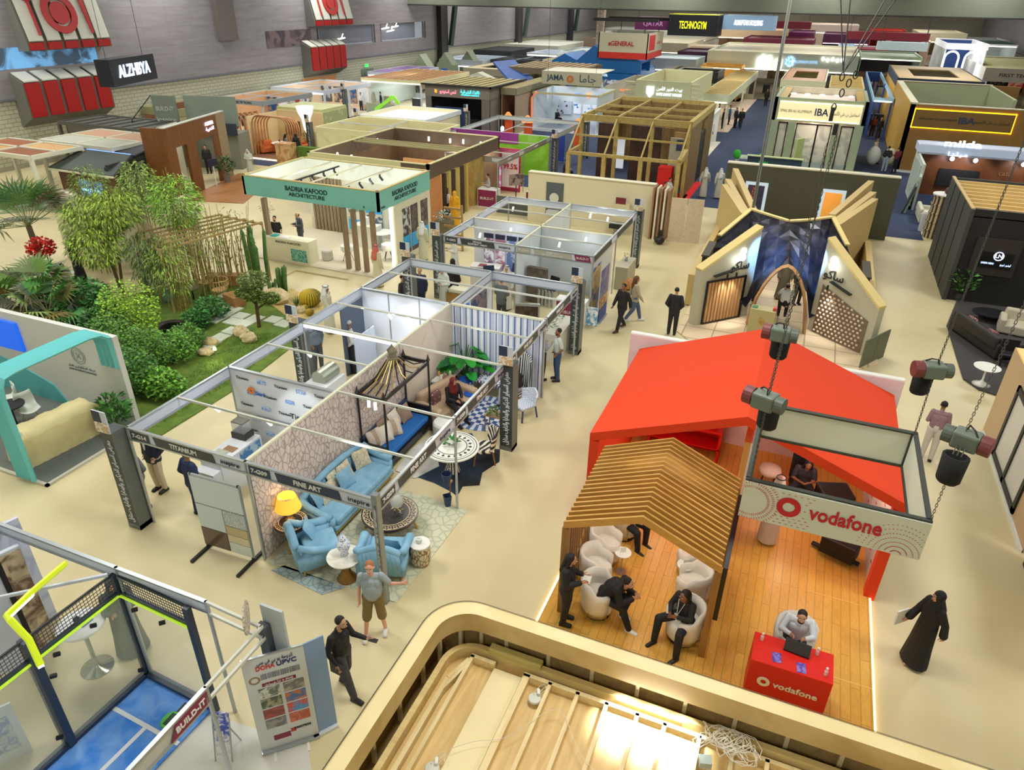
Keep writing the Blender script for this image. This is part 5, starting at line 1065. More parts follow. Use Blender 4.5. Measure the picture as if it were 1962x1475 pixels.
t=thing('rollup_banner','palm-coast picture banner standing at the booth corner','banner',(-5.95,23.4,0),R(90));MB().box(-.5,.5,-.01,.01,.05,2.0).mat(1).box(-.5,.5,-.012,.012,.05,.55).mat(2).box(-.5,.5,-.012,.012,.55,.95).obj('banner_sheet',[M((86,92,140),kind='photo',c2=(130,120,150),sc=2),M((40,70,150)),M((214,170,100),kind='photo',c2=(150,100,70),sc=5)],t);MB().box(-.5,.5,-.08,.08,0,.05).obj('base',ALU,t)
t=thing('display_counter','grey counter with flowers facing the aisle behind the first block','counter',(-6.15,27.2,0));MB().box(-.2,.3,-.7,.7,0,.95).obj('counter_body',M((170,164,140)),t);leaves(30,(0,.2,1.15),(.12,.12,.15),(.02,.08),(150,120,110),t);MB().lathe([(.05,.95),(.08,1.0),(.03,1.12)],10,(0,.2,0)).obj('vase',ALU,t)
tag(MB().ell((-5.85,26.7,.25),(.28,.3,.25)).obj('woven_pouf',M((190,136,84),.9,kind='lace',c2=(150,100,60),sc=10),None,True),'woven orange-brown pouf beside the grey flower counter','pouf')
t=thing('white_counter','white counter with plants and green bottles, first block aisle side','counter',(-6.6,20.3,0));MB().box(-.35,.35,-.9,.75,0,.95).obj('counter_body',M((214,214,200)),t)
for k in range(5):leaves(24,(-.1+.1*(k % 2),-.7+k*.32,1.05),(.12,.12,.1),(.02,.08),(70,130,100)if k % 2 else(150,140,110),t)
t=thing('brown_pedestal','brown pedestal with cream model boat between the two blocks','pedestal',(-10.9,21.7,0));MB().box(-.4,.4,-.25,.25,0,.85).obj('pedestal_body',M((170,130,70),.6,kind='wood',c2=(150,112,58)),t);MB().box(-.35,.35,-.2,.2,.85,1.0).obj('cream_model',M((216,214,186)),t,bevel=.03)
officechair('dark chair glimpsed at right inside the first block rear bay',(-7.2,18.9,0),R(180),(34,34,36));officechair('blue chair beside the poster wall in the rear bay',(-8.5,19.2,0),R(90),(40,70,130))
tag(MB().bx((-8.2,21.6,.45),(.9,.06,.9),.3).mat(1).bx((-8.2,21.56,.45),(.8,.02,.7),.3).obj('framed_sign',[ALU,M((96,76,60),kind='photo',c2=(60,44,36),sc=3)]),'low framed brown picture board leaning between the blocks','sign board')
# ---------------------------------------------------------------- garden
random.seed(11)
def G3(pts):return[(at(*p).x,at(*p).y)for p in pts]
tag(MB().prism(G3([(285,850),(215,780),(130,600),(330,545),(430,530),(520,565),(600,625),(560,665),(470,735)]),.003,.03).obj('lawn',M((104,130,46),.95,kind='mottle',c2=(78,104,34),sc=3)),'mossy green lawn of the garden display','lawn')
tag(MB().prism(G3([(520,560),(560,555),(635,590),(640,605),(600,618),(545,605),(520,585)]),.03,.05).obj('gravel_bed',M((206,184,122),.95,kind='mottle',c2=(190,164,100),sc=6)),'sandy bed around the golden barrel cactus','gravel')
random.seed(12)
gr=MB();poly=[at(*p)for p in((300,820),(420,640),(540,640),(470,720))]
for _ in range(5000):
 a,c=random.random(),random.random();q=poly[0].lerp(poly[1],a).lerp(poly[3].lerp(poly[2],a),c);d=random.random()*6.28;gr.add([q+V((0,0,.03)),q+V((cos(d)*.015,sin(d)*.015,.03)),q+V((cos(d*3)*.03,sin(d*3)*.03,.09))],[(0,1,2)])
tag(gr.obj('grass_blades',M((110,146,50),.8)),'short grass blades on the front of the lawn','grass',kind='stuff')
for k,(x,y)in enumerate(((433,566),(433,581),(447,593),(461,605),(429,603),(446,615),(469,620),(444,633),(422,646),(402,659),(422,592),(489,610),(524,612),(544,620),(412,612))):
 p=at(x,y,.05);tag(MB().bx((p.x,p.y,.045),(.52,.52,.05)).obj('stepping_stone',M((208,216,196),.7),bevel=.01),'square pale stepping stone laid in the garden lawn','stepping stone','stepping stones in the lawn')
def rock(label,c,s,col=(216,200,156)):
 b=MB().ell((0,0,s[2]*.6),s,12,8);random.seed(int(c[0]*100));b.v=[(x*(1+random.uniform(-.14,.14)),y*(1+random.uniform(-.14,.14)),max(0,z*(1+random.uniform(-.14,.14))))for x,y,z in b.v]
 o=b.obj('rock',M(col,.9,kind='mottle',c2=(186,166,122),sc=5));o.location=(c[0],c[1],.03);return tag(o,label,'rock')
rock('large pale boulder between the cacti and the lawn',at(532,580),(.5,.38,.34));rock('beige rock on the lawn, left of the pair',at(463,643),(.32,.24,.2));rock('beige rock on the lawn, right of the pair',at(478,655),(.30,.24,.22));rock('small pale rock among the front shrubs',at(405,660),(.3,.2,.14));rock('small beige stone by the round cacti',at(577,600),(.2,.16,.16))
rock('pale stone beside the lit garden lamp',at(395,680),(.28,.2,.12))
def barrel(label,c,r,col=(206,176,40)):
 t=thing('barrel_cactus',label,'cactus',(c[0],c[1],.05));b=MB();n=48;prof=[(sin(pi*k/9),-cos(pi*k/9))for k in range(10)]
 b.add([(cos(2*pi*j/n)*s_*r*(1+.07*(1 if j % 2 else-1)),sin(2*pi*j/n)*s_*r*(1+.07*(1 if j % 2 else-1)),r*.82+z*r*.82)for s_,z in prof for j in range(n)],[(i*n+j,i*n+(j+1)% n,(i+1)*n+(j+1)% n,(i+1)*n+j)for i in range(9)for j in range(n)]);b.obj('ribbed_body',M(col,.7,kind='radial',c2=(120,110,30),sc=24),t)
barrel('large golden barrel cactus beside the sandy bed',at(597,588),.40);barrel('small golden barrel cactus in front of the large one',at(586,597),.14);barrel('small round cactus nearest the white rail',at(594,606),.15,(186,160,40));barrel('tiny round cactus left of the small ones',at(578,592),.12,(150,140,40))
def column_cactus(label,c,n,h,r=.07,spread=.35,col=(60,96,44)):
 t=thing('column_cactus',label,'cactus',(c[0],c[1],.03))
 for k in range(n):
  a=random.random()*6.28;q=random.random()*spread;hh=h*random.uniform(.6,1);x,y=cos(a)*q,sin(a)*q
  b=MB();b.tube([(x,y,0),(x*1.1,y*1.1,hh*.5),(x*1.3+.02,y*1.3,hh*.93),(x*1.32,y*1.3,hh)],[r*.8,r,r*.9,r*.2],10);b.obj('cactus_stem',M(col,.6,kind='leaf',c2=(86,128,60),sc=3),t,True)
column_cactus('tall clump of columnar cacti behind the bonsai',at(497,550),9,3.0,.075,.45);column_cactus('low clump of columnar cacti beside the boulder',at(540,563),7,1.4,.07,.25);column_cactus('small spiky cactus clump at the planter end',at(520,570),5,.8,.06,.2)
t=thing('agave','spiky agave rosette between boulder and barrel cactus','agave',at(570,588));b=MB()
for k in range(60):a=random.random()*6.28;el=random.uniform(.2,1.3);d=V((cos(a)*cos(el),sin(a)*cos(el),sin(el)));s_=V((-sin(a),cos(a),0))*.02;b.add([-s_,s_,d*.55],[(0,1,2)])
b.obj('foliage',M((120,140,80),.6),t)
# bonsai
t=thing('cloud_pruned_tree','cloud-pruned small tree in the lawn beside the stepping stones','tree',at(497,628));MB().tube([(0,0,0),(.03,.0,.6),(-.05,.1,1.1),(.05,.1,1.5)],[.07,.06,.05,.03],8).tube([(0,0,.7),(.35,.1,.95),(.6,.1,1.05)],[.04,.03,.02],6).tube([(0,0,.9),(-.3,0,1.15)],[.03,.02],6).obj('trunk',M((92,66,42)),t)
for c,r in(((0,.1,1.75),.52),((.55,.1,1.15),.34),((-.35,0,1.25),.34),((.1,-.2,1.3),.3)):leaves(1100,c,(r,r,r*.5),(.028,.09),(112,136,58),t)
# planters
BX=M((176,132,78),.7,kind='wood',c2=(150,108,58))
for(a,c_),l in((((402,545),(470,545)),'long timber planter box along the back of the lawn'),(((440,580),(462,590)),'short timber planter box beside the wicker chair')):
 p,q=at(*a),at(*c_);tag(MB().beam((p.x,p.y,.22),(q.x,q.y,.22),.45,.42).obj('planter_box',BX),l,'planter')
t=thing('timber_pergola','light bamboo-pole pergola frame over the garden path','pergola');PB=M((176,150,96),.6)
pA,pB,pC,pD=V((-22.6,18.5,0)),V((-21.6,21.8,0)),V((-19.4,21.6,0)),V((-20.3,17.4,0))
for p in(pA,pB,pC,pD,(pA+pD)/2):MB().tube([p,p+V((0,0,2.42))],.035,6).obj('pole',PB,t)
for k in range(6):f_=k/5;a_,b_=pA.lerp(pD,f_)+V((0,0,2.4)),pB.lerp(pC,f_)+V((0,0,2.4));MB().beam(a_,b_,.05,.07).obj('rafter',PB,t)
for a_,b_ in((pA,pD),(pB,pC)):MB().beam(a_+V((0,0,2.33)),b_+V((0,0,2.33)),.06,.07).obj('beam',PB,t)
def bamboo(label,c,n,h,spread,lean=.12,leafn=300,col=(134,156,54),cane=(176,156,88),lz=.62,lr=1.0,lf=(.02,.2),droop=.5):
 t=thing('bamboo_clump',label,'bamboo',(c[0],c[1],.02));b=MB()
 for k in range(n):
  a=random.random()*6.28;q=random.random()**.5*spread;x,y=cos(a)*q,sin(a)*q;hh=h*random.uniform(.65,1.05);b.tube([(x,y,0),(x*1.05+random.uniform(-lean,lean)*.5,y+random.uniform(-lean,lean)*.5,hh*.5),(x*1.2+random.uniform(-lean,lean)*2,y*1.2+random.uniform(-lean,lean)*2,hh)],[.022,.018,.008],5)
 b.obj('canes',M(cane,.6,kind='stripez',c2=(150,132,70),sc=1.5),t)
 if leafn:leaves(leafn,(0,0,h*lz),(lr,lr,h*(1-lz)*1.05),lf,col,t,droop=droop,shell=.1)
 return t
bamboo('bare bamboo canes standing in front of the pergola',at(400,560),26,3.0,.9,.12,420,(140,166,62),lr=.9,lf=(.018,.15));bamboo('thin bamboo clump with few leaves near the cacti',at(460,545),22,3.1,.8,.14,320,(140,166,62),lr=.8,lf=(.018,.15))
bamboo('bamboo canes by the wicker chairs',at(345,600),16,2.9,.5,.1,700,(136,170,60),lr=.75);bamboo('tall leafy light-green bamboo behind the pergola',at(370,545),14,4.3,.5,.1,2000,(156,200,84),lr=.95,lz=.76,lf=(.026,.18),droop=.3)
bamboo('tall leafy bamboo by the dark glasshouse',at(305,520),10,4.5,.4,.1,1400,(160,190,100),lr=.8,lz=.75,lf=(.024,.16),droop=.3)
bamboo('feathery bamboo clump growing beside the dark pavilion',at(215,520),8,4.3,.4,.1,1100,(146,176,96),lr=.75,lz=.78,lf=(.024,.16),droop=.3)
def bush(label,c,r,n,col,lf=(.04,.14),name='shrub',trunk=True,z=.0,h=None,cat='shrub',droop=0,up=.2):
 t=thing(name,label,cat,(c[0],c[1],.02));h=h or r[2]
 if trunk:
  b=MB()
  for k in range(4):a=k*1.7;b.tube([(cos(a)*.08,sin(a)*.08,0),(cos(a)*r[0]*.4,sin(a)*r[1]*.4,z+r[2]*.9)],[.04,.015],6)
  b.obj('stem',M((100,80,54)),t)
 leaves(n,(0,0,z+r[2]),r,lf,col,t,up=up,droop=droop,shell=.2);return t
def tree_(label,c,h,crowns,n,col,lf,droop,trunkc=(118,104,80),name='tree'):
 t=thing(name,label,'tree',(c[0],c[1],.02));b=MB()
 for k,cc in enumerate(crowns):b.tube([(0,0,0),(cc[0][0]*.3+.05*k,cc[0][1]*.3,h*.4),(cc[0][0]*.8,cc[0][1]*.8,cc[0][2])],[.07,.045,.02],6)
 b.obj('trunk',M(trunkc),t)
 for cc,r in crowns:leaves(n,cc,r,lf,col,t,droop=droop,shell=.25)
 return t
tree_('large willow-leaved tree with yellow-green drooping leaves',at(238,575),3.4,[((-.5,.0,3.0),(1.15,1.0,.95)),((.2,.4,3.4),(.9,.9,.75)),((-.3,-.3,2.2),(1.1,.9,.8))],1500,(158,184,76),(.026,.2),.5)
tree_('smaller grey-green tree leaning over the shrubs',at(285,590),2.4,[((.3,.2,2.2),(.75,.7,.7)),((.7,-.1,1.6),(.6,.6,.6))],800,(110,132,74),(.018,.18),.8)
bush('broad dark green leafy shrub with large lobed leaves',at(165,615),(1.25,1.0,.75),1500,(86,150,76),(.075,.2))
bush('bright lime green shrub in the middle of the bed',at(262,650),(1.0,.85,1.05),2300,(156,196,58),(.035,.10))
bush('dark green shrub behind the black water bowl',at(380,628),(.55,.35,.32),600,(66,130,56),(.04,.14))
bush('mid green shrub in front of the black bowl',at(335,690),(.85,.6,.48),1500,(100,156,54),(.035,.10))
bush('dark ficus hedge at the corner of the shell booth',at(262,755),(.8,.7,.75),1500,(76,134,50),(.04,.11));bush('dense green shrub beside the white exhibition wall',at(232,705),(.9,.7,.9),1700,(90,142,50),(.035,.10));bush('low leafy shrub at the lawn edge by the white rail',at(315,760),(.8,.5,.45),1200,(110,166,54),(.045,.13))
bush('lush green shrub at the middle front of the bed',at(290,715),(.7,.6,.8),1500,(98,150,52),(.035,.10));bush('bushy shrub beneath the lime green one',at(365,665),(.6,.45,.4),800,(92,146,52),(.035,.11))
bush('lush ferns at the foot of the bamboo canes',at(410,610),(.6,.45,.4),700,(60,124,52),(.035,.16));bush('dark low shrub below the lobed-leaf plant',at(215,655),(1.0,.7,.6),1300,(66,122,50),(.04,.12))
def fanpalm(label,c,h,n=14,r=.9,col=(112,140,84),trunk=True,dead=False):
 t=thing('fan_palm',label,'palm',(c[0],c[1],.02))
 if trunk:MB().tube([(0,0,0),(.05,.02,h*.5),(0,0,h)],[.14,.12,.10],10).obj('trunk',M((96,78,56),.9,kind='stripez',c2=(70,56,40),sc=5),t,True)
 for k in range(n):
  a=2*pi*k/n*1.7+random.random();el=random.uniform(-.15,1.2);d=V((cos(a)*cos(el),sin(a)*cos(el),sin(el)));base=V((0,0,h));hub=base+d*r*.65;b=MB();b.tube([base,hub],.012,4);s_=d.cross(Z_ if abs(d.z)<.95 else X_).normalized();b.k=1
  for j in range(15):
   q=-1.35+2.7*j/14;dd=(d*cos(q)+s_*sin(q)).normalized();tip=hub+dd*r*random.uniform(.65,.85)-V((0,0,.22*random.random()+.1));w_=(d*-sin(q)+s_*cos(q)).normalized()*.04;b.add([hub,hub+dd*r*.4+w_,tip,hub+dd*r*.4-w_],[(0,1,2,3)])
  b.obj('frond',[M((120,130,80)),M(tuple(int(v*random.choice((.8,1,1.15)))for v in col),.55)],t)
 return t
fanpalm('tall fan palm at the left edge of the garden',(-26.2,17.0),2.6,30,1.6,(116,144,88));fanpalm('fan palm leaning right, next to the red flowers',(-23.9,15.0),1.0,26,1.2,(110,146,84));fanpalm('low fan palm beneath the red flowers',(-22.6,14.4),.8,20,1.1,(120,146,80));fanpalm('low fan palm clump at left garden edge',(-24.4,14.2),.8,18,1.1,(104,126,70));fanpalm('dark low palm beside the lobed-leaf shrub',at(120,640),.7,10,.7,(78,96,50))
t=thing('flower_display','large ball of bright red flowers on green stems','flowers',(at(78,475,2.05).x,at(78,475,2.05).y,0));leaves(520,(0,0,2.05),(.5,.42,.36),(.06,.12),(226,26,24),t,name='flower_head',col2=(246,50,40));b=MB()
for k in range(14):a=k*.9;b.tube([(cos(a)*.05,sin(a)*.05,0),(cos(a)*.2,sin(a)*.2,1.8)],.012,4)
b.obj('stems',M((60,100,50)),t)
t=thing('water_bowl','black shallow stone bowl among the shrubs','bowl',(at(332,640).x,at(332,640).y,.02));MB().lathe([(.12,.0),(.30,.14),(.42,.30),(.44,.34),(.40,.34),(.3,.2),(.01,.16)],26).obj('bowl',M((52,46,44),.4),t,True);MB().lathe([(.01,.27),(.36,.27),(.01,.272)],20).obj('water',M((10,10,10),.1),t)
def wicker(label,c,rz):
 t=thing('wicker_chair',label,'chair',(c[0],c[1],.03),rz);WK=M((196,166,104),.6)
 MB().lathe([(.02,.38),(.27,.38),(.28,.42),(.02,.43)],16).obj('seat',WK,t);b=MB()
 for k in range(13):a=R(-15+210*k/12);b.tube([(cos(a)*.27,sin(a)*.27,.4),(cos(a)*.36,sin(a)*.36,.62),(cos(a)*.34,sin(a)*.34,.8)],.012,5)
 for z,r_ in((.6,.35),(.8,.345)):b.tube([(cos(R(-15+10.5*k))*r_,sin(R(-15+10.5*k))*r_,z)for k in range(21)],.016,5)
 b.obj('backrest',WK,t)
 for k in range(4):a=k*pi/2+.8;MB().beam((cos(a)*.2,sin(a)*.2,.38),(cos(a)*.28,sin(a)*.28,0),.025,.025).obj('leg',WK,t)
wicker('round wicker chair nearest the timber planter',at(425,575),R(-60));wicker('round wicker chair farther left behind the canes',at(398,560),R(30))
t=thing('garden_table','small dark round table with turquoise pot between wicker chairs','table',at(372,575));MB().lathe([(.01,.5),(.3,.5),(.3,.53),(.01,.53)],18).obj('tabletop',M((120,110,90)),t);MB().lathe([(.03,0),(.03,.5)],8).obj('stem',BLK,t);
tag(MB().lathe([(.08,0),(.17,.15),(.16,.4),(.07,.52),(.09,.56)],16,tuple(at(325,580))).obj('ceramic_jar',M((120,180,170),.3),None,True),'tall pale turquoise ceramic jar among the bamboo','jar')
for k,(x,y)in enumerate(((400,678),(412,672))):tag(MB().lathe([(.05,0),(.05,.1),(.03,.14)],10,tuple(at(x,y))).obj('garden_light',M((255,240,160),em=8)),('left' if k==0 else 'right')+' one of two small glowing garden lights on the lawn','garden light')
lamp(tuple(at(408,680,.35)),6,(1,.9,.6),.05)
t=thing('patio_set_table','white round table left of the willow-leaved tree','table',at(125,560));MB().lathe([(.01,.72),(.5,.72),(.5,.75),(.01,.75)],22).obj('tabletop',WHITE,t);MB().lathe([(.25,0),(.04,.05),(.04,.7)],12).obj('stem',WHITE,t)
officechair('black chair with thin legs by the white garden table',at(165,575),R(60),(60,60,60));officechair('grey chair left of the white garden table',at(90,575),R(-90),(150,150,146))
# white peaked wall
t=thing('white_peaked_wall','white wall with low peaked top standing behind the garden','exhibition wall');PWL=M((212,206,178),.6)
MB().add([(-29.2,20.2,0),(-27.9,20.9,0),(-27.9,20.9,2.62),(-28.5,20.6,2.95),(-29.2,20.2,2.62)],[(0,1,2,3,4)]).obj('front_face',PWL,t)
MB().slab([(-29.2,20.2,0),(-24.9,20.9,0),(-24.9,20.9,2.55),(-27.8,20.5,2.62),(-28.6,20.3,2.95),(-29.2,20.2,2.62)],(0,.15,0)).obj('wall_panel',PWL,t);MB().box(-24.95,-24.7,20.9,23.4,0,2.5).obj('side_wall',PWL,t)
MB().ell((-28.3,20.15,1.9),(.22,.04,.42),14,8).obj('dark_oval_emblem',M((70,78,70)),t)
t=thing('white_shop_sign','small white sign board with dark figure behind the pergola','sign board',(-24.2,22.6,0));MB().box(-.5,.5,-.03,.03,1.2,2.0).obj('board',M((206,212,206)),t);MB().box(-.45,-.4,-.02,.02,0,1.2).box(.4,.45,-.02,.02,0,1.2).obj('legs',ALU,t)
# ---------------------------------------------------------------- turquoise arch stand at left
t=thing('turquoise_arch_stand','white-walled stand with turquoise ribbed arch at left edge','exhibition stand');TQ=M((98,192,196),.45)
tag(MB().box(-24,-15.25,8.4,11.35,.003,.05).mat(1).box(-24,-15.18,8.34,8.42,.003,.06).box(-15.26,-15.18,8.34,11.4,.003,.06).obj('carpet_platform',[M((104,110,104),.95),M((196,194,180))]),'grey carpeted floor of the turquoise arch stand','stand floor')
MB().box(-24,-15.5,11.25,11.4,0,2.6).obj('back_wall',M((214,218,212),.6),t)
b=MB();n=12;pts=[(-24,.05)]+[(-24+(5.6)*k/n,1.5-.9*(k/n)**2)for k in range(n+1)]+[(-17.95,.05)]
b.slab([(x,11.25,z)for x,z in pts][::-1],(0,-.03,0));b.obj('turquoise_wave',TQ,t)
MB().box(-20.4,-19.1,11.16,11.24,1.5,2.35).obj('wall_screen',M((20,90,210),em=.8),t)
b=MB();ring(b,(-17.0,11.24,1.78),.23,.245,n=30);ring(b,(-17.0,11.24,1.78),.17,.18,n=30)
for s_ in(-1,1):b.beam((-17.08*1,11.235,1.78+.08*s_),(-16.92,11.235,1.78-.08*s_),.01,.02)
b.obj('round_emblem',M((150,166,162)),t);T('QATAR CHAMBER OF CONTRACTORS',(-17.0,11.235,1.32),X_,Z_,.07,M((120,130,130)),t,w=1.0);T(ar('غرفة المقاولين قطر'),(-17.0,11.235,1.43),X_,Z_,.09,M((120,130,130)),t,w=1.0)
for k in range(4):
 x=-16.14+k*.17;path=[(x,11.25,1.7),(x,11.25,2.35),(x,11.2,2.6),(x,11.0,2.75),(x,10.7,2.8),(x,8.75,2.8),(x,8.5,2.75),(x,8.4,2.55),(x,8.36,2.3),(x,8.36,.05)]
 MB().tube([(px+.02,py,pz)for px,py,pz in path],.066,4).obj('arch_rib',M((110,206,208),.45),t)
b=MB().box(-16.75,-16.2,8.5,8.55,1.5,2.15);o=b.obj('hanging_plaque',M((206,214,218)),t);bb=MB();ring(bb,(-16.45,8.49,1.85),.12,.14,n=20);bb.obj('round_emblem',M((110,140,150)),o)
def shell(label,c,rz):
 t=thing('shell_chair',label,'chair',c,rz);b=MB();vs=[];nu,nv=8,8
 for i in range(nv+1):
  v=i/nv
  for j in range(nu+1):
   u=j/nu*2-1;y=-.22+.44*min(1,v*1.7);z=.44+max(0,v-.5)**1.1*.9+.10*u*u*(1-.4*v);vs.append((u*.23*(1-.18*max(0,v-.75)*4),y+(.06*(1-u*u)if v>.5 else 0),z))
 b.add(vs,[(i*(nu+1)+j,i*(nu+1)+j+1,(i+1)*(nu+1)+j+1,(i+1)*(nu+1)+j)for i in range(nv)for j in range(nu)]);o=b.obj('shell_seat',M((214,222,210),.4),t,True);s_=o.modifiers.new('s','SOLIDIFY');s_.thickness=.02
 for sx in(-1,1):
  for sy in(-1,1):MB().tube([(sx*.1,sy*.1,.42),(sx*.22,sy*.22,0)],[.014,.01],6).obj('leg',M((190,160,110)),t)
 return t
shell('white shell chair facing the covered sofa, farther back',tuple(at(66,812,.05)),R(70));shell('white shell chair half behind the turquoise column',tuple(at(64,875,.05)),R(190));shell('white shell chair at the far left by the dark table',tuple(at(22,795,.05)),R(-30))
t=thing('dark_table','dark round table beside white shell chairs at left edge','table',tuple(at(35,820,.05)));MB().lathe([(.01,.7),(.35,.7),(.35,.73),(.01,.73)],20).obj('tabletop',BLK,t);MB().lathe([(.2,0),(.03,.04),(.03,.7)],12).obj('stem',BLK,t)
b=MB();random.seed(8);nx,ny=22,8;p0=V((-16.45,10.0,.05))
def cloth(L,W,H,nx=26,ny=10):
 vs=[];ring_=[]
 per=[(-L/2+L*i/nx,-W/2)for i in range(nx)]+[(L/2,-W/2+W*i/ny)for i in range(ny)]+[(L/2-L*i/nx,W/2)for i in range(nx)]+[(-L/2,W/2-W*i/ny)for i in range(ny)]
 N_=len(per);b=MB();lv=[(0,1.03),(.25,1.0),(.6,.985),(.92,.97),(1,.93)]
 for hz,s_ in lv:vs+=[(x*s_*(1+.012*sin(k*1.9+hz*9)),y*s_*(1+.03*sin(k*2.3+hz*5)),H*hz+.02*sin(k*.8)*(hz>.5))for k,(x,y)in enumerate(per)]
 b.add(vs,[(i*N_+k,i*N_+(k+1)% N_,(i+1)*N_+(k+1)% N_,(i+1)*N_+k)for i in range(4)for k in range(N_)]+[tuple((4*N_+k)for k in range(N_))]);return b
t=thing('covered_sofa','long furniture piece draped in cream cloth, on the grey carpet','covered furniture',(-16.45,9.72,.05),R(84));cloth(2.1,.82,.8).obj('cream_cover',M((226,214,160),.85,kind='mottle',c2=(214,200,146),sc=2),t,True);MB().box(-1.0,1.0,-.38,.38,0,.06).obj('base',BLK,t)
potted('green leafy pot plant between the white wall and banner pillar',tuple(at(232,835)),1.15,.36,(90,90,86),.15,.3,(66,124,48),240,leaf=(.05,.2))
# ---------------------------------------------------------------- architecture office stand (teal fascia)
t=thing('teal_fascia_stand','stand with deep teal fascia lettered for an architecture office','exhibition stand');TL=M((130,202,188),.55);x0,x1,y0,y1=-22.35,-15.6,24.1,28.4
for a in((x0,x1,y0,y0+.1),(x1-.1,x1,y0,y1)):
 MB().box(*a,2.62,3.42).obj('fascia',TL,t)
b=MB();b.box(x0,x1,y0-.02,y0+.12,3.42,3.46).box(x1-.12,x1+.02,y0,y1,3.42,3.46).box(x0,x0+.12,y0,y1,3.42,3.46).box(x0,x1,y1-.1,y1,3.42,3.46);b.obj('timber_coping',M((196,180,120)),t)
MB().box(x0,x0+.1,y0,y1,2.62,3.42).obj('fascia',TL,t);MB().box(x0+.1,x0+.13,y0+.1,y1-.1,2.62,3.4).box(x0+.1,x1-.1,y0+.1,y0+.13,2.62,3.4).box(x1-.13,x1-.1,y0+.1,y1-.1,2.62,3.4).obj('fascia_lining',M((226,230,216)),t)
MB().box(x0+.1,x1-.1,y1-.1,y1,0,3.4).mat(1).box(x0+.1,x1-.1,y1-.14,y1-.1,2.6,3.4).obj('back_wall',[M((226,226,206)),M((222,228,214),em=.15)],t)
MB().box(x1-.2,x1-.05,25.3,y1,0,2.62).mat(1).box(x1-.05,x1-.03,25.3,y1,0,2.62).obj('side_wall',[M((226,222,196)),M((226,222,196))],t)
MB().box(x1-.25,x1-.20,25.22,25.3,0,2.5).box(x1-.25,x1-.2,25.22,26.2,2.45,2.5).obj('glow_strip',M((255,255,246),em=5),t)
for k in range(3):b=MB().box(x0+1.6+k*1.65,x0+1.64+k*1.65,y0+.1,y1-.1,3.34,3.4);b.obj('rafter',M((206,200,170)),t)
for j,x in enumerate((-20.0,-17.6)):
 MB().box(x,x+.06,y0+.1,y1-.6,3.3,3.36).obj('track_rail',BLK,t)
 for k in range(4):q=V((x+.03,y0+.9+k*.8,3.3));MB().tube([q,q-V((0,0,.12)),q+V((.08,.1,-.3))],.05,8).obj('spot_fitting',BLK,t)
for k,(s_,sz)in enumerate((('BADRIA KAFOOD',.27),('ARCHITECTURE',.22))):T(s_,((x0+x1)/2-.1,y0-.01,3.12-k*.24),X_,Z_,sz,M((24,60,60)),t,w=2.1-k*.3,bold=.02);T(s_,(x1+.01,26.2,3.12-k*.24),Y_,Z_,sz,M((24,60,60)),t,w=2.1-k*.3,bold=.02)
T('B',(x1-.7,y0-.01,2.75),X_,Z_,.12,M((24,60,60)),t);T('HAUS',(x1+.01,y0+.3,2.75),Y_,Z_,.12,M((24,60,60)),t)
PW_=M((156,134,104),.6,kind='woodz',c2=(132,110,82))
for k in range(4):MB().box(-17.35+k*.45,-17.17+k*.45,23.95,24.1,0,2.62).obj('timber_post',PW_,t)
MB().box(-21.3,-21.12,23.85,24.05,0,2.62).obj('timber_post',PW_,t)
for k in range(9):MB().box(-22.0+k*.2,-21.9+k*.2,28.2,28.28,0,2.6).obj('wall_slat',PW_,t)
for k,(x,c_)in enumerate(((-20.0,(90,110,90)),(-19.0,(60,90,110)),(-17.7,(130,100,90)))):
 MB().box(x,x+.85,28.22,28.27,.3,2.3).mat(1).box(x,x+.85,28.2,28.22,1.2 if k % 2 else .3,1.7 if k % 2 else .8).obj('wall_poster',[M(c_,kind='photo',c2=(196,190,176),sc=3,em=.2),M((40,150,200),em=.3)],t)
for y,c_ in((25.9,(196,200,200)),(26.6,(100,90,90)),(27.5,(120,112,104))):MB().box(x1-.24,x1-.2,y,y+.6,.4,2.2).mat(1).box(x1-.03,x1-.01,y,y+.6,.3,2.3).mat(2).box(x1-.015,x1,y,y+.6,.5,1.1).obj('wall_poster',[M((50,150,200),em=.3),M(c_,kind='photo',c2=(70,60,66),sc=3),M((40,150,200),em=.2)],t)
MB().box(x0,x1,23.6,y1,.003,.04).obj('floor_board',M((214,204,178),.45,c2=(206,196,170)),t)
for x,y in((-20.5,26),(-17.3,26.2)):lamp((x,y,2.9),60,(1,.99,.95),.2)
t=thing('reception_counter','cream reception counter with teal square emblem and lettering','counter',(-20.1,23.95,.04));MB().box(-1.15,1.15,-.3,.3,0,1.0).obj('counter_body',M((226,222,190)),t);MB().box(.2,1.0,-.315,-.3,.1,.62).obj('teal_emblem',M((70,150,136),kind='lace',c2=(150,200,180),sc=8),t);T('BADRIA KAFOOD',(.1,-.31,.85),X_,Z_,.14,M((90,80,60)),t,w=1.3);MB().box(-.9,-.6,-.2,.1,1.0,1.04).mat(1).box(-.5,0,-.2,.1,1.0,1.02).obj('papers',[M((70,170,170)),WHITE],t)
t=thing('olive_tree','slim potted olive tree behind the cream counter','tree',tuple(at(520,455,.04)));MB().tube([(0,0,0),(.02,0,.9),(-.03,0,1.2)],.02,6).obj('trunk',M((110,96,76)),t);leaves(160,(0,0,1.4),(.35,.3,.4),(.015,.08),(120,130,100),t)
tag(MB().lathe([(.2,0),(.24,.05),(.24,.4),(.2,.45),(.01,.46)],18,(-18.75,24.6,.04)).obj('pouf',M((196,190,180),.8)),'round grey-white pouf at the end of the cream counter','pouf')
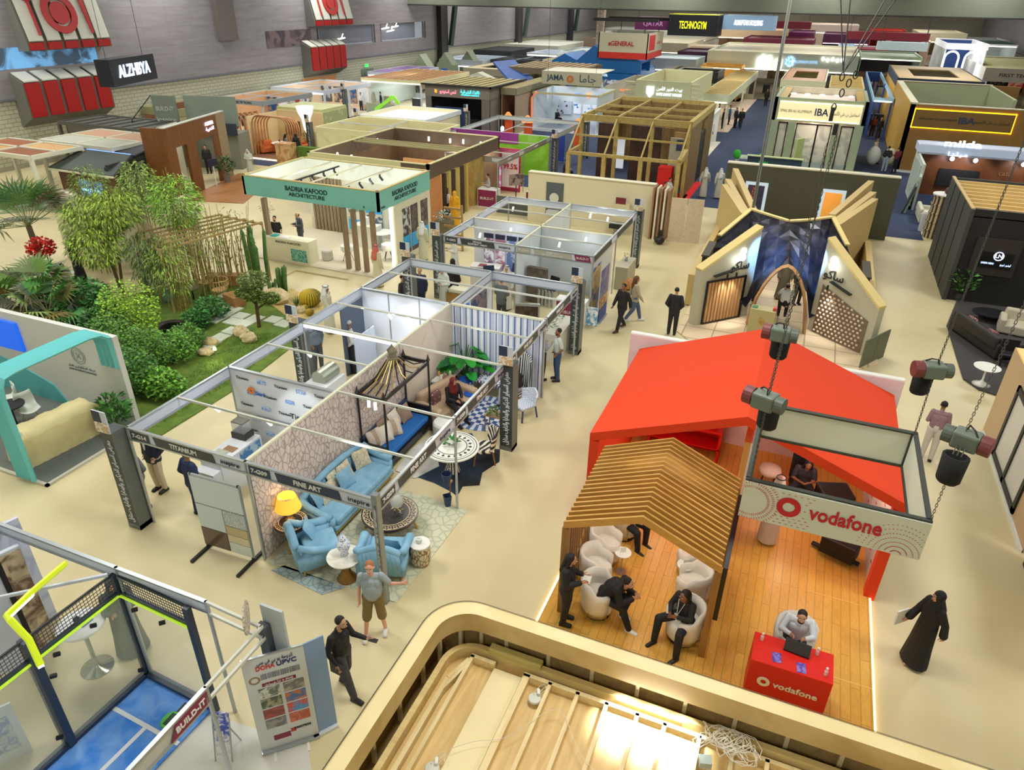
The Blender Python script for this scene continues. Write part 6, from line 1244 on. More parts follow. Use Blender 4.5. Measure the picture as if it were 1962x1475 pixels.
for k,(x,y,l)in enumerate(((668,500,'white armchair with thin black legs left of the timber posts'),(745,497,'white armchair nearest the lit white wall'),(757,470,'white armchair behind the white meeting table'),(725,455,'white armchair at the back of the meeting area'))):
 c=at(x,y,.04);t=thing('white_armchair',l,'chair',tuple(c),R(40*k));MB().lathe([(.01,.42),(.22,.43),(.27,.5),(.29,.7),(.26,.72),(.23,.5),(.01,.46)],16).obj('shell',WHITE,t,True)
 for a in range(4):MB().beam((cos(a*1.57+.7)*.1,sin(a*1.57+.7)*.1,.42),(cos(a*1.57+.7)*.24,sin(a*1.57+.7)*.24,0),.02,.02).obj('leg',BLK,t)
t=thing('meeting_table','white round meeting table under the teal fascia','table',tuple(at(735,475,.04)));MB().lathe([(.01,.72),(.5,.72),(.5,.75),(.01,.75)],22).obj('tabletop',WHITE,t);MB().lathe([(.26,0),(.04,.05),(.04,.7)],12).obj('stem',WHITE,t)
t=thing('white_tall_counter','white counter with model at the back of the teal stand','counter',(-18.2,27.0,.04));MB().box(-.6,.6,-.3,.3,0,1.0).obj('counter_body',M((230,228,214)),t);MB().box(-.2,.1,-.1,.1,1.0,1.35).obj('model',WHITE,t)
t=thing('door_mat','pale low threshold frame on the floor before the teal stand','floor frame',(-19.2,22.3,0));MB().box(.0,2.6,.6,.66,.003,.05).box(0,.06,0,.6,.003,.05).obj('frame',M((196,180,136)),t)
t=thing('pull_out_plinth','brown plank display leaning by the teal stand right wall','display rack',(-14.9,28.2,0));
for k in range(5):MB().box(0,.9,.0+k*.02,.1+k*.02,.25+k*.4,.33+k*.4).obj('shelf_plank',M((176,140,80),.6,kind='woodx',c2=(150,116,60)),t)
MB().box(.9,.97,0,.1,0,2.1).obj('upright',M((176,140,80)),t)
# ---------------------------------------------------------------- brown rimmed stand behind
t=thing('brown_rim_stand','open-topped stand with brown inner band, spots and straw wall','exhibition stand');x0,x1,y0,y1=-23.6,-16.7,30.3,38.8;CRM=M((206,202,150),.6);BRN=M((98,82,66),.6)
for a,nm in(((x0,x1,y0,y0+.12),'fascia'),((x0,x1,y1-.12,y1),'fascia'),((x0,x0+.12,y0,y1),'fascia'),((x1-.12,x1,y0,y1),'fascia')):
 MB().box(*a,2.55,3.2).mat(1).box(a[0]-.02,a[1]+.02,a[2]-.02,a[3]+.02,3.2,3.24).obj(nm,[BRN,CRM],t)
MB().box(x0,x1-1.5,y0-.02,y0+.0,2.5,3.2).obj('fascia_cladding',CRM,t)
for k in range(3):MB().box(x0,x1,34.2+k*.45,34.3+k*.45,3.12,3.2).obj('rafter',M((150,146,100)),t)
MB().box(x0,x0+.1,y0,y1,0,2.55).box(x0,x1,y1-.1,y1,0,2.55).obj('back_wall',M((124,98,72),.8,kind='woodz',c2=(104,80,58),sc=3),t)
MB().box(-20.2,-17.0,33.9,34.05,0,2.6).obj('straw_wall',M((214,164,106),.9,kind='woodz',c2=(176,124,72),sc=6),t);b=MB();ring(b,(-18.6,33.88,1.3),.55,.62,n=30);ring(b,(-18.6,33.88,1.3),.35,.38,n=30);b.obj('round_emblem',M((90,60,40)),t)
MB().box(x1-.25,x1-.05,30.5,31.6,0,2.5).obj('side_wall',M((214,150,96),.8,kind='woodz',c2=(180,120,70),sc=6),t)
MB().box(x1-.9,x1-.1,35.6,36.8,0,2.5).obj('thatched_kiosk',M((196,170,96),.8,kind='woodz',c2=(150,126,70),sc=5),t)
for x,y in((x0+.3,31.2),(x0+.6,32),(-22,31.8),(x0+.3,36.4),(-21,38.3),(-19.6,38.3),(-18.8,38.4),(-17.6,38.2)):
 MB().tube([(x,y,2.95),(x+.05,y-.1,2.75)],.05,8).obj('spot_fitting',M((255,250,240),em=8),t)
for x,y in((-21.5,32.5),(-18.5,32.3),(-21,36.5),(-18,37)):lamp((x,y,2.2),26,(1,.84,.66),.1)
MB().box(-22.4,-20.9,33.6,33.7,1.3,2.1).obj('wall_screen',M((30,60,150),em=1),t)
for k,c_ in enumerate(((150,110,80),(190,130,90),(110,70,50),(150,60,40))):MB().box(-22.9+k*.3,-22.65+k*.3,31.5,31.6,0,2.0).obj('sample_board',M(c_),t)
for k in range(6):MB().box(x1-.15,x1+.02,31.9+k*.5,32.1+k*.5,0,2.5).obj('bamboo_post',M((196,176,96)if k % 2 else(60,50,40)),t)
for k,(x,y)in enumerate(((-20.5,31.2),(-18.9,31.0),(-21.6,35.5))):
 t2=thing('round_table',('pink-lit','white-lit','green-topped')[k]+' round table inside the brown rimmed stand','table',(x,y,0));MB().lathe([(.01,.9),(.45,.9),(.45,.94),(.01,.94)],20).obj('tabletop',M([(236,190,180),(236,230,214),(170,200,120)][k]),t2);MB().lathe([(.2,0),(.04,.04),(.04,.9)],10).obj('stem',ALU,t2)
tag(MB().lathe([(.22,0),(.26,1.0),(.2,1.5),(.01,1.6)],14,(-17.2,30.9,0)).obj('red_column_vase',M((200,20,24),.4)),'tall red column vase at the near corner of brown rimmed stand','vase')
t=thing('green_flower_rack','rack of grey-green flowers beside the red column vase','display rack',(-15.9,30.2,0));MB().box(-.4,.4,-.3,.3,0,.7).obj('crate',M((110,100,76)),t);leaves(160,(0,0,.95),(.45,.35,.25),(.03,.12),(120,150,130),t,col2=(206,210,200))
# ---------------------------------------------------------------- shell block 3 with green and magenta walls
t=thing('shell_scheme_block','third shell-scheme block with lime green, purple and magenta walls','exhibition booth');A=M((206,212,204),.5);xs0,xs1=-22.0,-15.5
for p,q,tx in(((xs1,35.8),(xs1,39.6),'CREATIVE'),((xs1,39.6),(xs1,44.2),'INTERIORS'),((xs1,44.2),(xs1,51),''),((xs1,51),(xs0,51),None),((xs0,51),(xs0,41),None),((-19.2,36.8),(xs1,36.8),'SAMPLES')):
 fascia(t,p,q,m=A,txt=tx if tx else None,board=M((150,140,120)),size=.12,side=-1)
GRN=M((132,206,40),.5,kind='photo',c2=(150,220,70),sc=.6);MB().box(-19.9,xs1,44.0,44.08,0,2.55).mat(1).box(-19.9,xs1,43.98,44.0,0,2.5).obj('lime_wall',[A,GRN],t);MB().box(-22.2,-19.9,44.0,44.08,0,2.55).mat(1).box(-22.4,-17.6,43.9,44.0,1.9,2.55).obj('purple_wall',[A,M((156,60,150),.5)],t)
MB().box(-19.5,xs1-.2,39.6,39.68,0,2.45).mat(1).box(-19.5,xs1-.2,39.56,39.6,1.55,2.4).mat(2).box(-19.5,-16.9,39.5,39.56,.2,1.5).obj('magenta_wall',[M((214,60,110)),M((206,50,90),kind='photo',c2=(220,110,150),sc=1.5),M((236,214,226),em=.5,kind='photo',c2=(206,120,160),sc=2)],t)
MB().box(-16.75,-15.7,39.3,39.36,.3,2.2).obj('maroon_board',M((226,206,206)),t);T('99.5%',(-16.2,39.28,1.5),X_,Z_,.42,M((180,20,50)),t,w=.9,bold=.02)
for k,c_ in enumerate(((50,60,90),(60,70,100),(70,80,110))):MB().box(-18.9+k*.75,-18.4+k*.75,38.9,38.95,.6,1.7).obj('navy_poster',M(c_,kind='photo',c2=(206,206,216),sc=3),t)
for x,y,z,c_,l in((-19.4,47.5,1.9,(236,110,40),'orange'),(-17.6,46.5,2.1,(236,100,30),'orange'),(-16.4,48.2,1.9,(40,70,160),'blue')):MB().box(x,x+.5,y,y+.1,.2,z).obj('display_panel',M(c_),t)
posts(t,[(xs1,y)for y in(35.8,39.6,44.2,51)]+[(xs0,44.2),(xs0,51)]);rails(t,[((-19,y),(xs1,y))for y in(38.2,41.5,47)],m=A);rails(t,[((-19,44),(-19,51))],m=A)
for p in((-19.5,48,2.3),(-17.5,38.3,2.3),(-17.5,42.0,2.3),(-19.5,38.5,2.2)):lamp(p,18,(.98,.96,1),.1)
MB().ell((-20.1,47.2,2.2),(.12,.12,.18)).obj('bright_lamp',M((220,236,255),em=12),t)
banner_pillar(BP+'beside the lime green wall',-15.1,44.0);banner_pillar(BP+'at the rear corner of the third block',-15.2,51.0)
t=thing('reception_counter','maroon fronted counter with plant at the third block','counter',(-16.0,35.9,0));MB().box(-.6,.5,-.3,.3,0,1.0).mat(1).box(-.58,.48,-.31,-.3,.05,.95).obj('counter_body',[WHITE,MAR],t);leaves(30,(.3,0,1.1),(.1,.1,.1),(.02,.08),(60,120,50),t);T('BUILD-IT',(-.05,-.32,.5),X_,Z_,.2,WHITE,t,w=.8)
t=thing('tv_trolley','grey swivel stand with brown screen beside the 99.5% board','stand',(-14.9,37.0,0));MB().bx((0,0,1.35),(.8,.1,.6),.6).obj('screen',M((90,70,62),kind='photo',c2=(160,140,130),sc=3),t);MB().lathe([(.3,0),(.3,.03),(.03,.06),(.03,1.1)],12).obj('stem',DARK,t)
t=thing('grey_low_partition','dark grey low partition in front of the third block','partition',(-14.0,35.0,0));MB().box(-1.2,1.1,-.04,.04,0,.9).obj('panel',M((92,96,92)),t)
tag(MB().box(-13.9,-13.2,36.0,36.5,0,1.0).mat(1).box(-13.9,-13.2,36.0,36.5,1.0,1.03).obj('desk',[M((130,40,60)),WHITE]),'white desk with maroon side behind the long cream wall','desk')
# long cream wall
t=thing('long_cream_wall','long cream display wall with washroom fittings hung on it','exhibition wall');MB().box(-13.1,-6.6,34.2,34.5,0,2.5).mat(1).box(-13.1,-6.6,34.15,34.55,2.5,2.53).obj('wall_panel',[M((214,204,170),.6),M((232,226,196))],t)
for k in range(5):MB().box(-6.6+k*.18,-6.52+k*.18,33.7,34.5,0,2.5-.02*k).obj('end_fin',M((226,214,180)if k % 2 else(150,110,76)),t)
MB().box(-12.1,-11.2,34.15,34.2,.5,2.1).mat(1).lathe([(.01,0),(.26,0)],20).obj('dark_panel',[M((84,90,96)),WHITE],t)
MB().tube([(-11.65,34.13,1.35),(-11.65,34.1,1.35)],.25,20).obj('round_mirror',M((206,206,190),.3),t);MB().box(-11.95,-11.35,33.8,34.15,.5,.75).obj('basin',M((196,196,190)),t)
MB().box(-8.6,-7.7,33.9,34.18,.6,1.5).mat(1).box(-8.4,-7.9,33.88,33.9,1.5,1.8).obj('vanity_unit',[M((206,196,160)),M((110,30,40))],t);MB().tube([(-8.15,34.1,1.35),(-8.15,34.07,1.35)],.3,20).obj('round_mirror',WHITE,t);MB().box(-8.6,-7.8,33.7,34.1,.3,.5).obj('black_shelf',BLK,t)
t=thing('travertine_panel','plain pale two-leaf panel standing at the end of the cream wall','display panel',(-4.95,33.9,0),R(8));MB().box(-.75,-.01,-.03,.03,0,2.1).box(.01,.75,-.03,.03,0,2.1).obj('panel_board',M((206,190,164),.5,kind='marble',c2=(196,178,150)),t)
tag(MB().ell((-5.95,33.2,.2),(.25,.3,.18)).box(-6.05,-5.9,33.3,33.5,0,.6).obj('robot_mower',BLK),'small black machine standing at the foot of the cream wall','machine')
# timber lattice house
t=thing('timber_lattice_house','large timber-framed open stand with sloping lattice roof','exhibition stand');LT=M((186,166,100),.6,kind='wood',c2=(160,140,78));LTD=M((140,114,66),.6,kind='woodz',c2=(112,88,48));DKB=M((78,54,40),.6,kind='woodz',c2=(58,40,30))
xa,xb,ya,yr,yb=-13.0,-6.65,40.3,42.6,51.4;zf,zr=2.42,4.05
def bm(p,q,nm='beam',w_=.14,h_=.18,m=LT):return MB().beam(p,q,w_,h_).obj(nm,m,t)
bm((xa,ya,zf),(xb,ya,zf));bm((xa,yr,zr),(xb,yr,zr),h_=.35);bm((xa,yb,zr),(xb,yb,zr),h_=.5);bm((xa,yr,zr),(xa,yb,zr),h_=.3);bm((xb,yr,zr),(xb,yb,zr),w_=.25,h_=.35)
for k in range(4):x=xa+(xb-xa)*k/3;bm((x,ya,zf+.05),(x,yr,zr+.05),'rafter',.08,.1);
for k in(1,2):x=xa+(xb-xa)*k/3;bm((x,yr,zr+.1),(x,yb,zr+.1),'rafter',.1,.12)
bm((xa,(ya+yr)/2,(zf+zr)/2),(xb,(ya+yr)/2,(zf+zr)/2),'cross_beam',.08,.1)
for y in(44.8,47.6):bm((xa,y,zr+.08),(xb,y,zr+.08),'cross_beam',.1,.14)
for k in range(4):x=xa+(xb-xa)*k/3;bm((x,ya,0),(x,ya,zf),'post',.22,.22);bm((x,yr,0),(x,yr,zr),'post',.2,.2)
bm((xa,yr,zf),(xa,ya,zf));bm((xb,yr-.4,zf+.25),(xb,ya,zf),w_=.25,h_=.3)
MB().box(xb-.1,xb+.1,yr,46.4,0,zr-.1).obj('side_wall',LTD,t);MB().box(xb-.08,xb+.08,48.6,yb,0,zr-.1).obj('side_wall',LTD,t);MB().box(xb-.2,xb+.05,46.4,48.6,0,3.0).obj('doorway',BLK,t)
for x0_,x1_,m_ in((-12.7,-11.6,DKB),(-10.6,-8.7,DKB),(-8.6,-8.0,LTD)):MB().box(x0_,x1_,45.2,45.4,0,3.4).obj('inner_wall',m_,t)
MB().box(-11.4,-10.9,45.0,45.1,.8,2.6).obj('glass_door',M((206,212,224),em=.4),t);MB().box(-7.9,-6.9,45.2,45.3,0,3.2).obj('inner_wall',M((186,150,96)),t)
MB().box(-8.0,-7.2,44.4,44.5,.9,3.0).mat(1).box(-7.6,-7.25,44.35,44.4,2.3,2.9).obj('white_panel',[M((206,206,184)),M((60,70,120))],t)
MB().box(-8.2,-7.4,42.6,43.4,.0,1.6).obj('red_booth',RED,t);MB().box(-8.4,-6.4,41.2,43.4,.003,.03).box(xb+.1,xb+.5,41.5,47,.003,.03).obj('red_carpet',M((222,26,30),.9),t)
MB().box(xa,xb,yb-.2,yb,0,zr).obj('back_wall',LTD,t);MB().box(xa,xa+.15,47,yb,0,zr-.2).obj('side_wall',LTD,t)
for p in((-11,47.5,2.8),(-8,48,2.8)):lamp(p,20,(1,.85,.65),.2)
tag(MB().box(-7.4,-6.7,39.6,40.1,0,.95).obj('reception_desk',M((206,190,140))),'light timber desk at the corner of the lattice house','desk')
# ---------------------------------------------------------------- padel-court stand at bottom left
t=thing('shell_scheme_block','aluminium shell-scheme frame with maroon plate around the padel court','exhibition booth');BLF=M((206,218,234),.45)
fascia(t,(-11.6,5.34),(-6.95,5.34),z0=2.27,m=BLF,side=1);fascia(t,(-5.9,4.2),(-5.9,1.5),z0=2.2,m=M((196,198,190)),side=1);rails(t,[((-6.95,5.34),(-5.9,5.28)),((-5.9,5.3),(-5.9,4.2))]);rails(t,[((-6.95,5.34),(-5.9,5.28)),((-5.9,5.3),(-5.9,4.2))],z=2.27)
A,B=V((-5.9,5.15,0)),V((-5.9,1.5,0))
posts(t,[(-6.96,5.34),(-5.9,4.2),(-8.75,5.34)]);rails(t,[((-8.75,5.18),(-10.6,3.5))],z=2.5,m=ALUW)
d=(B-A).normalized();n=V((-d.y,d.x,0));n=n if n.x>0 else-n
p=lambda u,z:A+d*u+n*.03+V((0,0,z))
b=MB();b.slab([p(1.02,2.24),p(1.62,2.24),p(1.5,2.46),p(.98,2.46)],n*.006);b.obj('organiser_plate',MAR,t);T('BUILD-IT',p(1.28,2.35)+n*.012,-d,Z_,.13,WHITE,t,w=.48,bold=.02)
MB().box(-6.0,-5.62,5.42,5.46,.0,2.75).mat(1).box(-6.02,-5.86,5.3,5.40,.0,2.45).obj('side_panel',[M((186,196,200)),M((76,86,96))],t)
t=thing('oval_sign','thin oval woven sign disc on the corner post','sign',(-6.02,5.2,0));b=MB();ring(b,(0,-.02,2.72),.005,.24,(.58,-.82,0),Z_,.02,24);b.obj('disc',M((214,206,186),kind='lace',c2=(150,130,110),sc=20),t)
# court: local frame
c0=at(283,1302);e1=(at(395,1360)-c0);e1.z=0;e2=at(95,1475)-c0;e2.z=0;ux=e1.normalized();uy=e2.normalized()
def Q(a,c_,z=0):return c0+ux*a+uy*c_+V((0,0,z))
L1,L2=1.3,4.4
t=thing('padel_court','corner of a padel court with blue turf, glass walls and mesh','padel court')
MB().slab([Q(0,0,.02),Q(L1+.15,0,.02),Q(L1+.15,L2,.02),Q(0,L2,.02)],(0,0,.03)).obj('blue_turf',M((56,130,226),.95,kind='mottle',c2=(120,168,236),sc=3),t)
WL=M((226,232,240));MB().slab([Q(0,.62,.052),Q(L1+.15,.62,.052),Q(L1+.15,.69,.052),Q(0,.69,.052)],(0,0,.004)).slab([Q(.72,.69,.052),Q(.79,.69,.052),Q(.79,L2,.052),Q(.72,L2,.052)],(0,0,.004)).obj('court_line',WL,t)
SB=M((40,54,76),.4)
for a,c_ in(((-.06,-.06),(L1+.2,-.06)),((-.06,-.06),(-.06,L2))):MB().beam(Q(*a,.06),Q(*c_,.06),.13,.12).obj('base_frame',SB,t)
for a in((-.06,-.06),(L1+.2,-.06),(-.06,1.38)):MB().beam(Q(*a,0),Q(*a,2.35),.09 if a[1]<1 else .16,.09 if a[1]<1 else .12,up=Y_).obj('post',SB,t)
GLS=glass((214,226,206),.22)
for a,c_ in(((-.06,0),(-.06,1.32)),((-.06,1.46),(-.06,L2)),((0,-.06),(L1+.15,-.06))):MB().slab([Q(*a,.12),Q(*c_,.12),Q(*c_,1.9),Q(*a,1.9)],(.01,0.01,0)).obj('glass_pane',GLS,t)
LM=M((196,240,60),.4,em=.4)
for a,c_ in(((-.03,-.03),(-.03,L2)),((-.03,-.03),(L1+.2,-.03))):MB().beam(Q(*a,1.93),Q(*c_,1.93),.03,.03).obj('lime_edge',LM,t);MB().beam(Q(a[0]-.05,a[1]-.05,1.95),Q(c_[0]-.05,c_[1]-.05,1.95),.06,.08).obj('top_rail',SB,t)
MSH=M((36,40,48),.5)
for a,c_ in(((-.08,-.08),(-.08,L2)),((-.08,-.08),(L1+.2,-.08))):
 b=MB();P0,P1=Q(*a),Q(*c_);L=(P1-P0).length
 for k in range(6):b.beam(P0+V((0,0,2.0+k*.06)),P1+V((0,0,2.0+k*.06)),.008,.008)
 for k in range(int(L/.055)):q=P0.lerp(P1,k*.055/L);b.beam(q+V((0,0,2.0)),q+V((0,0,2.33)),.006,.006)
 b.obj('wire_mesh',MSH,t);MB().beam(P0+V((0,0,2.34)),P1+V((0,0,2.34)),.03,.03).obj('mesh_rail',MSH,t)
for(a,z)in(((.0,.5),1.8),((.0,1.1),1.8),((.0,1.25),1.5),((.0,1.5),.4),((.9,0),1.8),((.3,.0),1.8),((0,.05),.3)):MB().bx(tuple(Q(*a,z)),(.09,.05,.05),.8).obj('glass_clamp',BLK,t)
q=[at(78,1275,2.15),at(55,1225,2.45),at(20,1188,2.7),at(12,1180,2.72),at(60,1135,2.72),at(125,1080,2.72)]
MB().tube(q,.045,6,True,1.6,1).obj('lime_light_arm',M((214,236,40),.4,em=.3),t);MB().tube([v-V((0,0,.04))for v in q[:5]],.035,6,True,1.6,1).obj('light_tube',M((240,250,255),em=2.5),t)
cc=Q(1.02,.42,.056)
t2=thing('padel_racket','green padel racket lying on the blue court','racket',tuple(cc));MB().lathe([(.01,0),(.13,0),(.14,.018),(.13,.036),(.01,.036)],20,sy=1.15).mat(1).box(-.05,.05,-.11,.11,.036,.04).obj('racket_head',[M((90,190,80)),M((30,70,50))],t2);MB().bx((.0,.25,.018),(.035,.18,.03)).obj('handle',BLK,t2)
tag(MB().ell(tuple(Q(.12,2.75,.09)),(.034,.034,.034)).obj('tennis_ball',M((214,230,60),.8)),'yellow-green ball lying at the inner edge of the blue court','ball')
t=thing('bar_table','high white round table with chrome trumpet base behind the glass','bar table',tuple(at(187,1278)));MB().lathe([(.01,1.02),(.36,1.02),(.38,1.05),(.36,1.07),(.01,1.07)],28).obj('tabletop',M((232,236,240),.3),t);MB().lathe([(.27,0),(.26,.02),(.06,.06),(.035,.15),(.035,1.02)],24).obj('pedestal',M((190,190,180),.15,.9),t,True)
MB().box(-.02,.12,-.05,.15,1.07,1.09).mat(1).box(-.14,-.05,-.02,.06,1.07,1.14).obj('cards',[M((90,120,190)),BLK],t)
tag(MB().prism([(-7.38,5.15),(-5.5,5.3),(-4.6,4.4),(-4.3,1.5),(-7.38,1.5)],.002,.005).obj('floor_sheet',M((212,212,204),.5)),'pale grey floor covering beside the padel court','floor covering')
t=thing('brochure_holder','folding metal brochure holder with blue leaflets on the floor','brochure rack',tuple(at(437,1440)),R(20));
for x in(-.13,.13):MB().tube([(x,-.16,0),(x,.05,.75)],.012,6).tube([(x,.2,0),(x,0,.6)],.012,6).obj('side_frame',ALU,t)
for k in range(3):MB().slab([(-.12,-.14+k*.07,.1+k*.24),(.12,-.14+k*.07,.1+k*.24),(.12,-.06+k*.07,.34+k*.24),(-.12,-.06+k*.07,.34+k*.24)],(0,.02,0)).obj('leaflet',M([(206,212,214),(60,90,190),(70,90,200)][k],.3,kind='photo',c2=(230,230,236),sc=9),t)
# roll-up banners
def rollup(label,A,B,h,face=1):
 A,B=at(*A),at(*B);d=(B-A).normalized();n=V((d.y,-d.x,0));L=(B-A).length;ang=atan2(d.y,d.x);c=(A+B)/2
 t=thing('rollup_banner',label,'banner',(c.x,c.y,0),ang);return t,L,h
t,L,h=rollup('grey-white roll-up banner for upvc decking, DOHA UPVC',(503,1443),(612,1408),2.0)
MB().box(-L/2,L/2,-.01,.01,.06,2.05).obj('banner_sheet',M((206,214,220),.4),t);MB().box(-L/2,L/2,-.07,.07,0,.06).obj('base',ALU,t);MB().box(-L/2,L/2,-.015,.015,2.05,2.08).obj('top_bar',ALU,t)
for x in(-.25,.25):MB().box(x-.02,x+.02,-.22,.1,0,.015).obj('foot',WHITE,t)
T('DOHA',(-.13,-.015,1.84),X_,Z_,.12,M((206,70,60)),t,w=.26,bold=.02);T('UPVC',(.17,-.015,1.84),X_,Z_,.12,M((40,50,110)),t,w=.28,bold=.02);T(ar('الدوحة يو بي في سي'),(.02,-.015,1.95),X_,Z_,.1,M((90,90,120)),t,w=.5)
for k in range(4):T('UPVC WINDOWS DOORS DECKING',(.06,-.015,1.70-k*.03),X_,Z_,.022,M((140,140,150)),t,w=.55)
b=MB();ring(b,(-L/2+.13,-.012,1.62),.05,.08,t_=-.004);b.obj('round_emblem',M((150,120,80)),t);MB().box(-.22,.26,-.014,-.01,1.45,1.52).obj('maroon_ribbon',MAR,t);T(ar('الأرضيات')+' + PVC',(.02,-.018,1.485),X_,Z_,.055,WHITE,t,w=.4)
PH=[((96,110,100),(220,224,216)),((110,112,110),(170,166,150)),((70,90,60),(160,160,130)),((60,110,170),(190,110,70)),((170,80,66),(130,60,50)),((206,80,60),(60,150,214)),((110,110,112),(150,150,150)),((176,86,66),(206,120,90))]
for k,(c1,c2_)in enumerate(PH):
 x=-.29 if k % 2==0 else .06;z=1.22-(k//2)*.235;MB().box(x,x+.3,-.016,-.01,z,z+.2).obj('photo_print',M(c1,.3,kind='photo',c2=c2_,sc=7),t)
T('50007838',(.22,-.015,.36),X_,Z_,.06,M((50,50,60)),t,w=.25,bold=.02);MB().box(-.22,.03,-.016,-.01,.22,.33).mat(1).box(-.02+.06,.12,-.016,-.01,.3,.38).obj('maroon_plate',[MAR,M((180,60,60))],t)
t,L,h=rollup('second roll-up banner seen from behind, blue-grey reverse',(598,1418),(632,1405),2.0)
t.location.y+=.12;t.rotation_euler[2]+=R(8)
MB().box(-.2,.2,-.01,.01,.06,2.05).obj('banner_sheet',M((130,160,206),.4),t);MB().box(-.2,.2,-.07,.07,0,.06).obj('base',M((214,218,222)),t)
# left fragments
t=thing('patterned_wall','tall tilted wall with beige and black stone samples at left edge','exhibition wall',(-10.98,4.9,0),R(72));MB().box(-1.6,.35,-.04,.04,0,2.3).mat(1).box(-.05,.03,-.06,-.04,0,2.3).mat(2).box(.03,.33,-.06,-.04,.05,2.25).obj('wall_panel',[M((206,216,232)),BLK,M((196,180,150),.4,kind='photo',c2=(110,84,66),sc=2.5)],t)
t=thing('white_poster_board','white poster board with blue print at bottom left corner','poster',tuple(at(-10,1470)),R(60));MB().box(-.6,.5,-.02,.02,0,1.1).mat(1).box(-.3,.4,-.03,-.02,.2,.9).obj('board',[M((226,232,244)),M((200,206,220),kind='photo',c2=(120,150,210),sc=9)],t)
t=thing('grey_wall_pattern','pale lattice-patterned wall at far left beyond the lime arm','exhibition wall',tuple(at(10,1240)),R(75));MB().box(-1.2,.9,-.03,.03,0,2.4).mat(1).box(-1.2,.9,-.035,-.03,0,2.4).obj('wall_panel',[M((214,222,240)),M((206,214,234),.4,kind='lace',c2=(186,196,222),sc=2.5)],t)
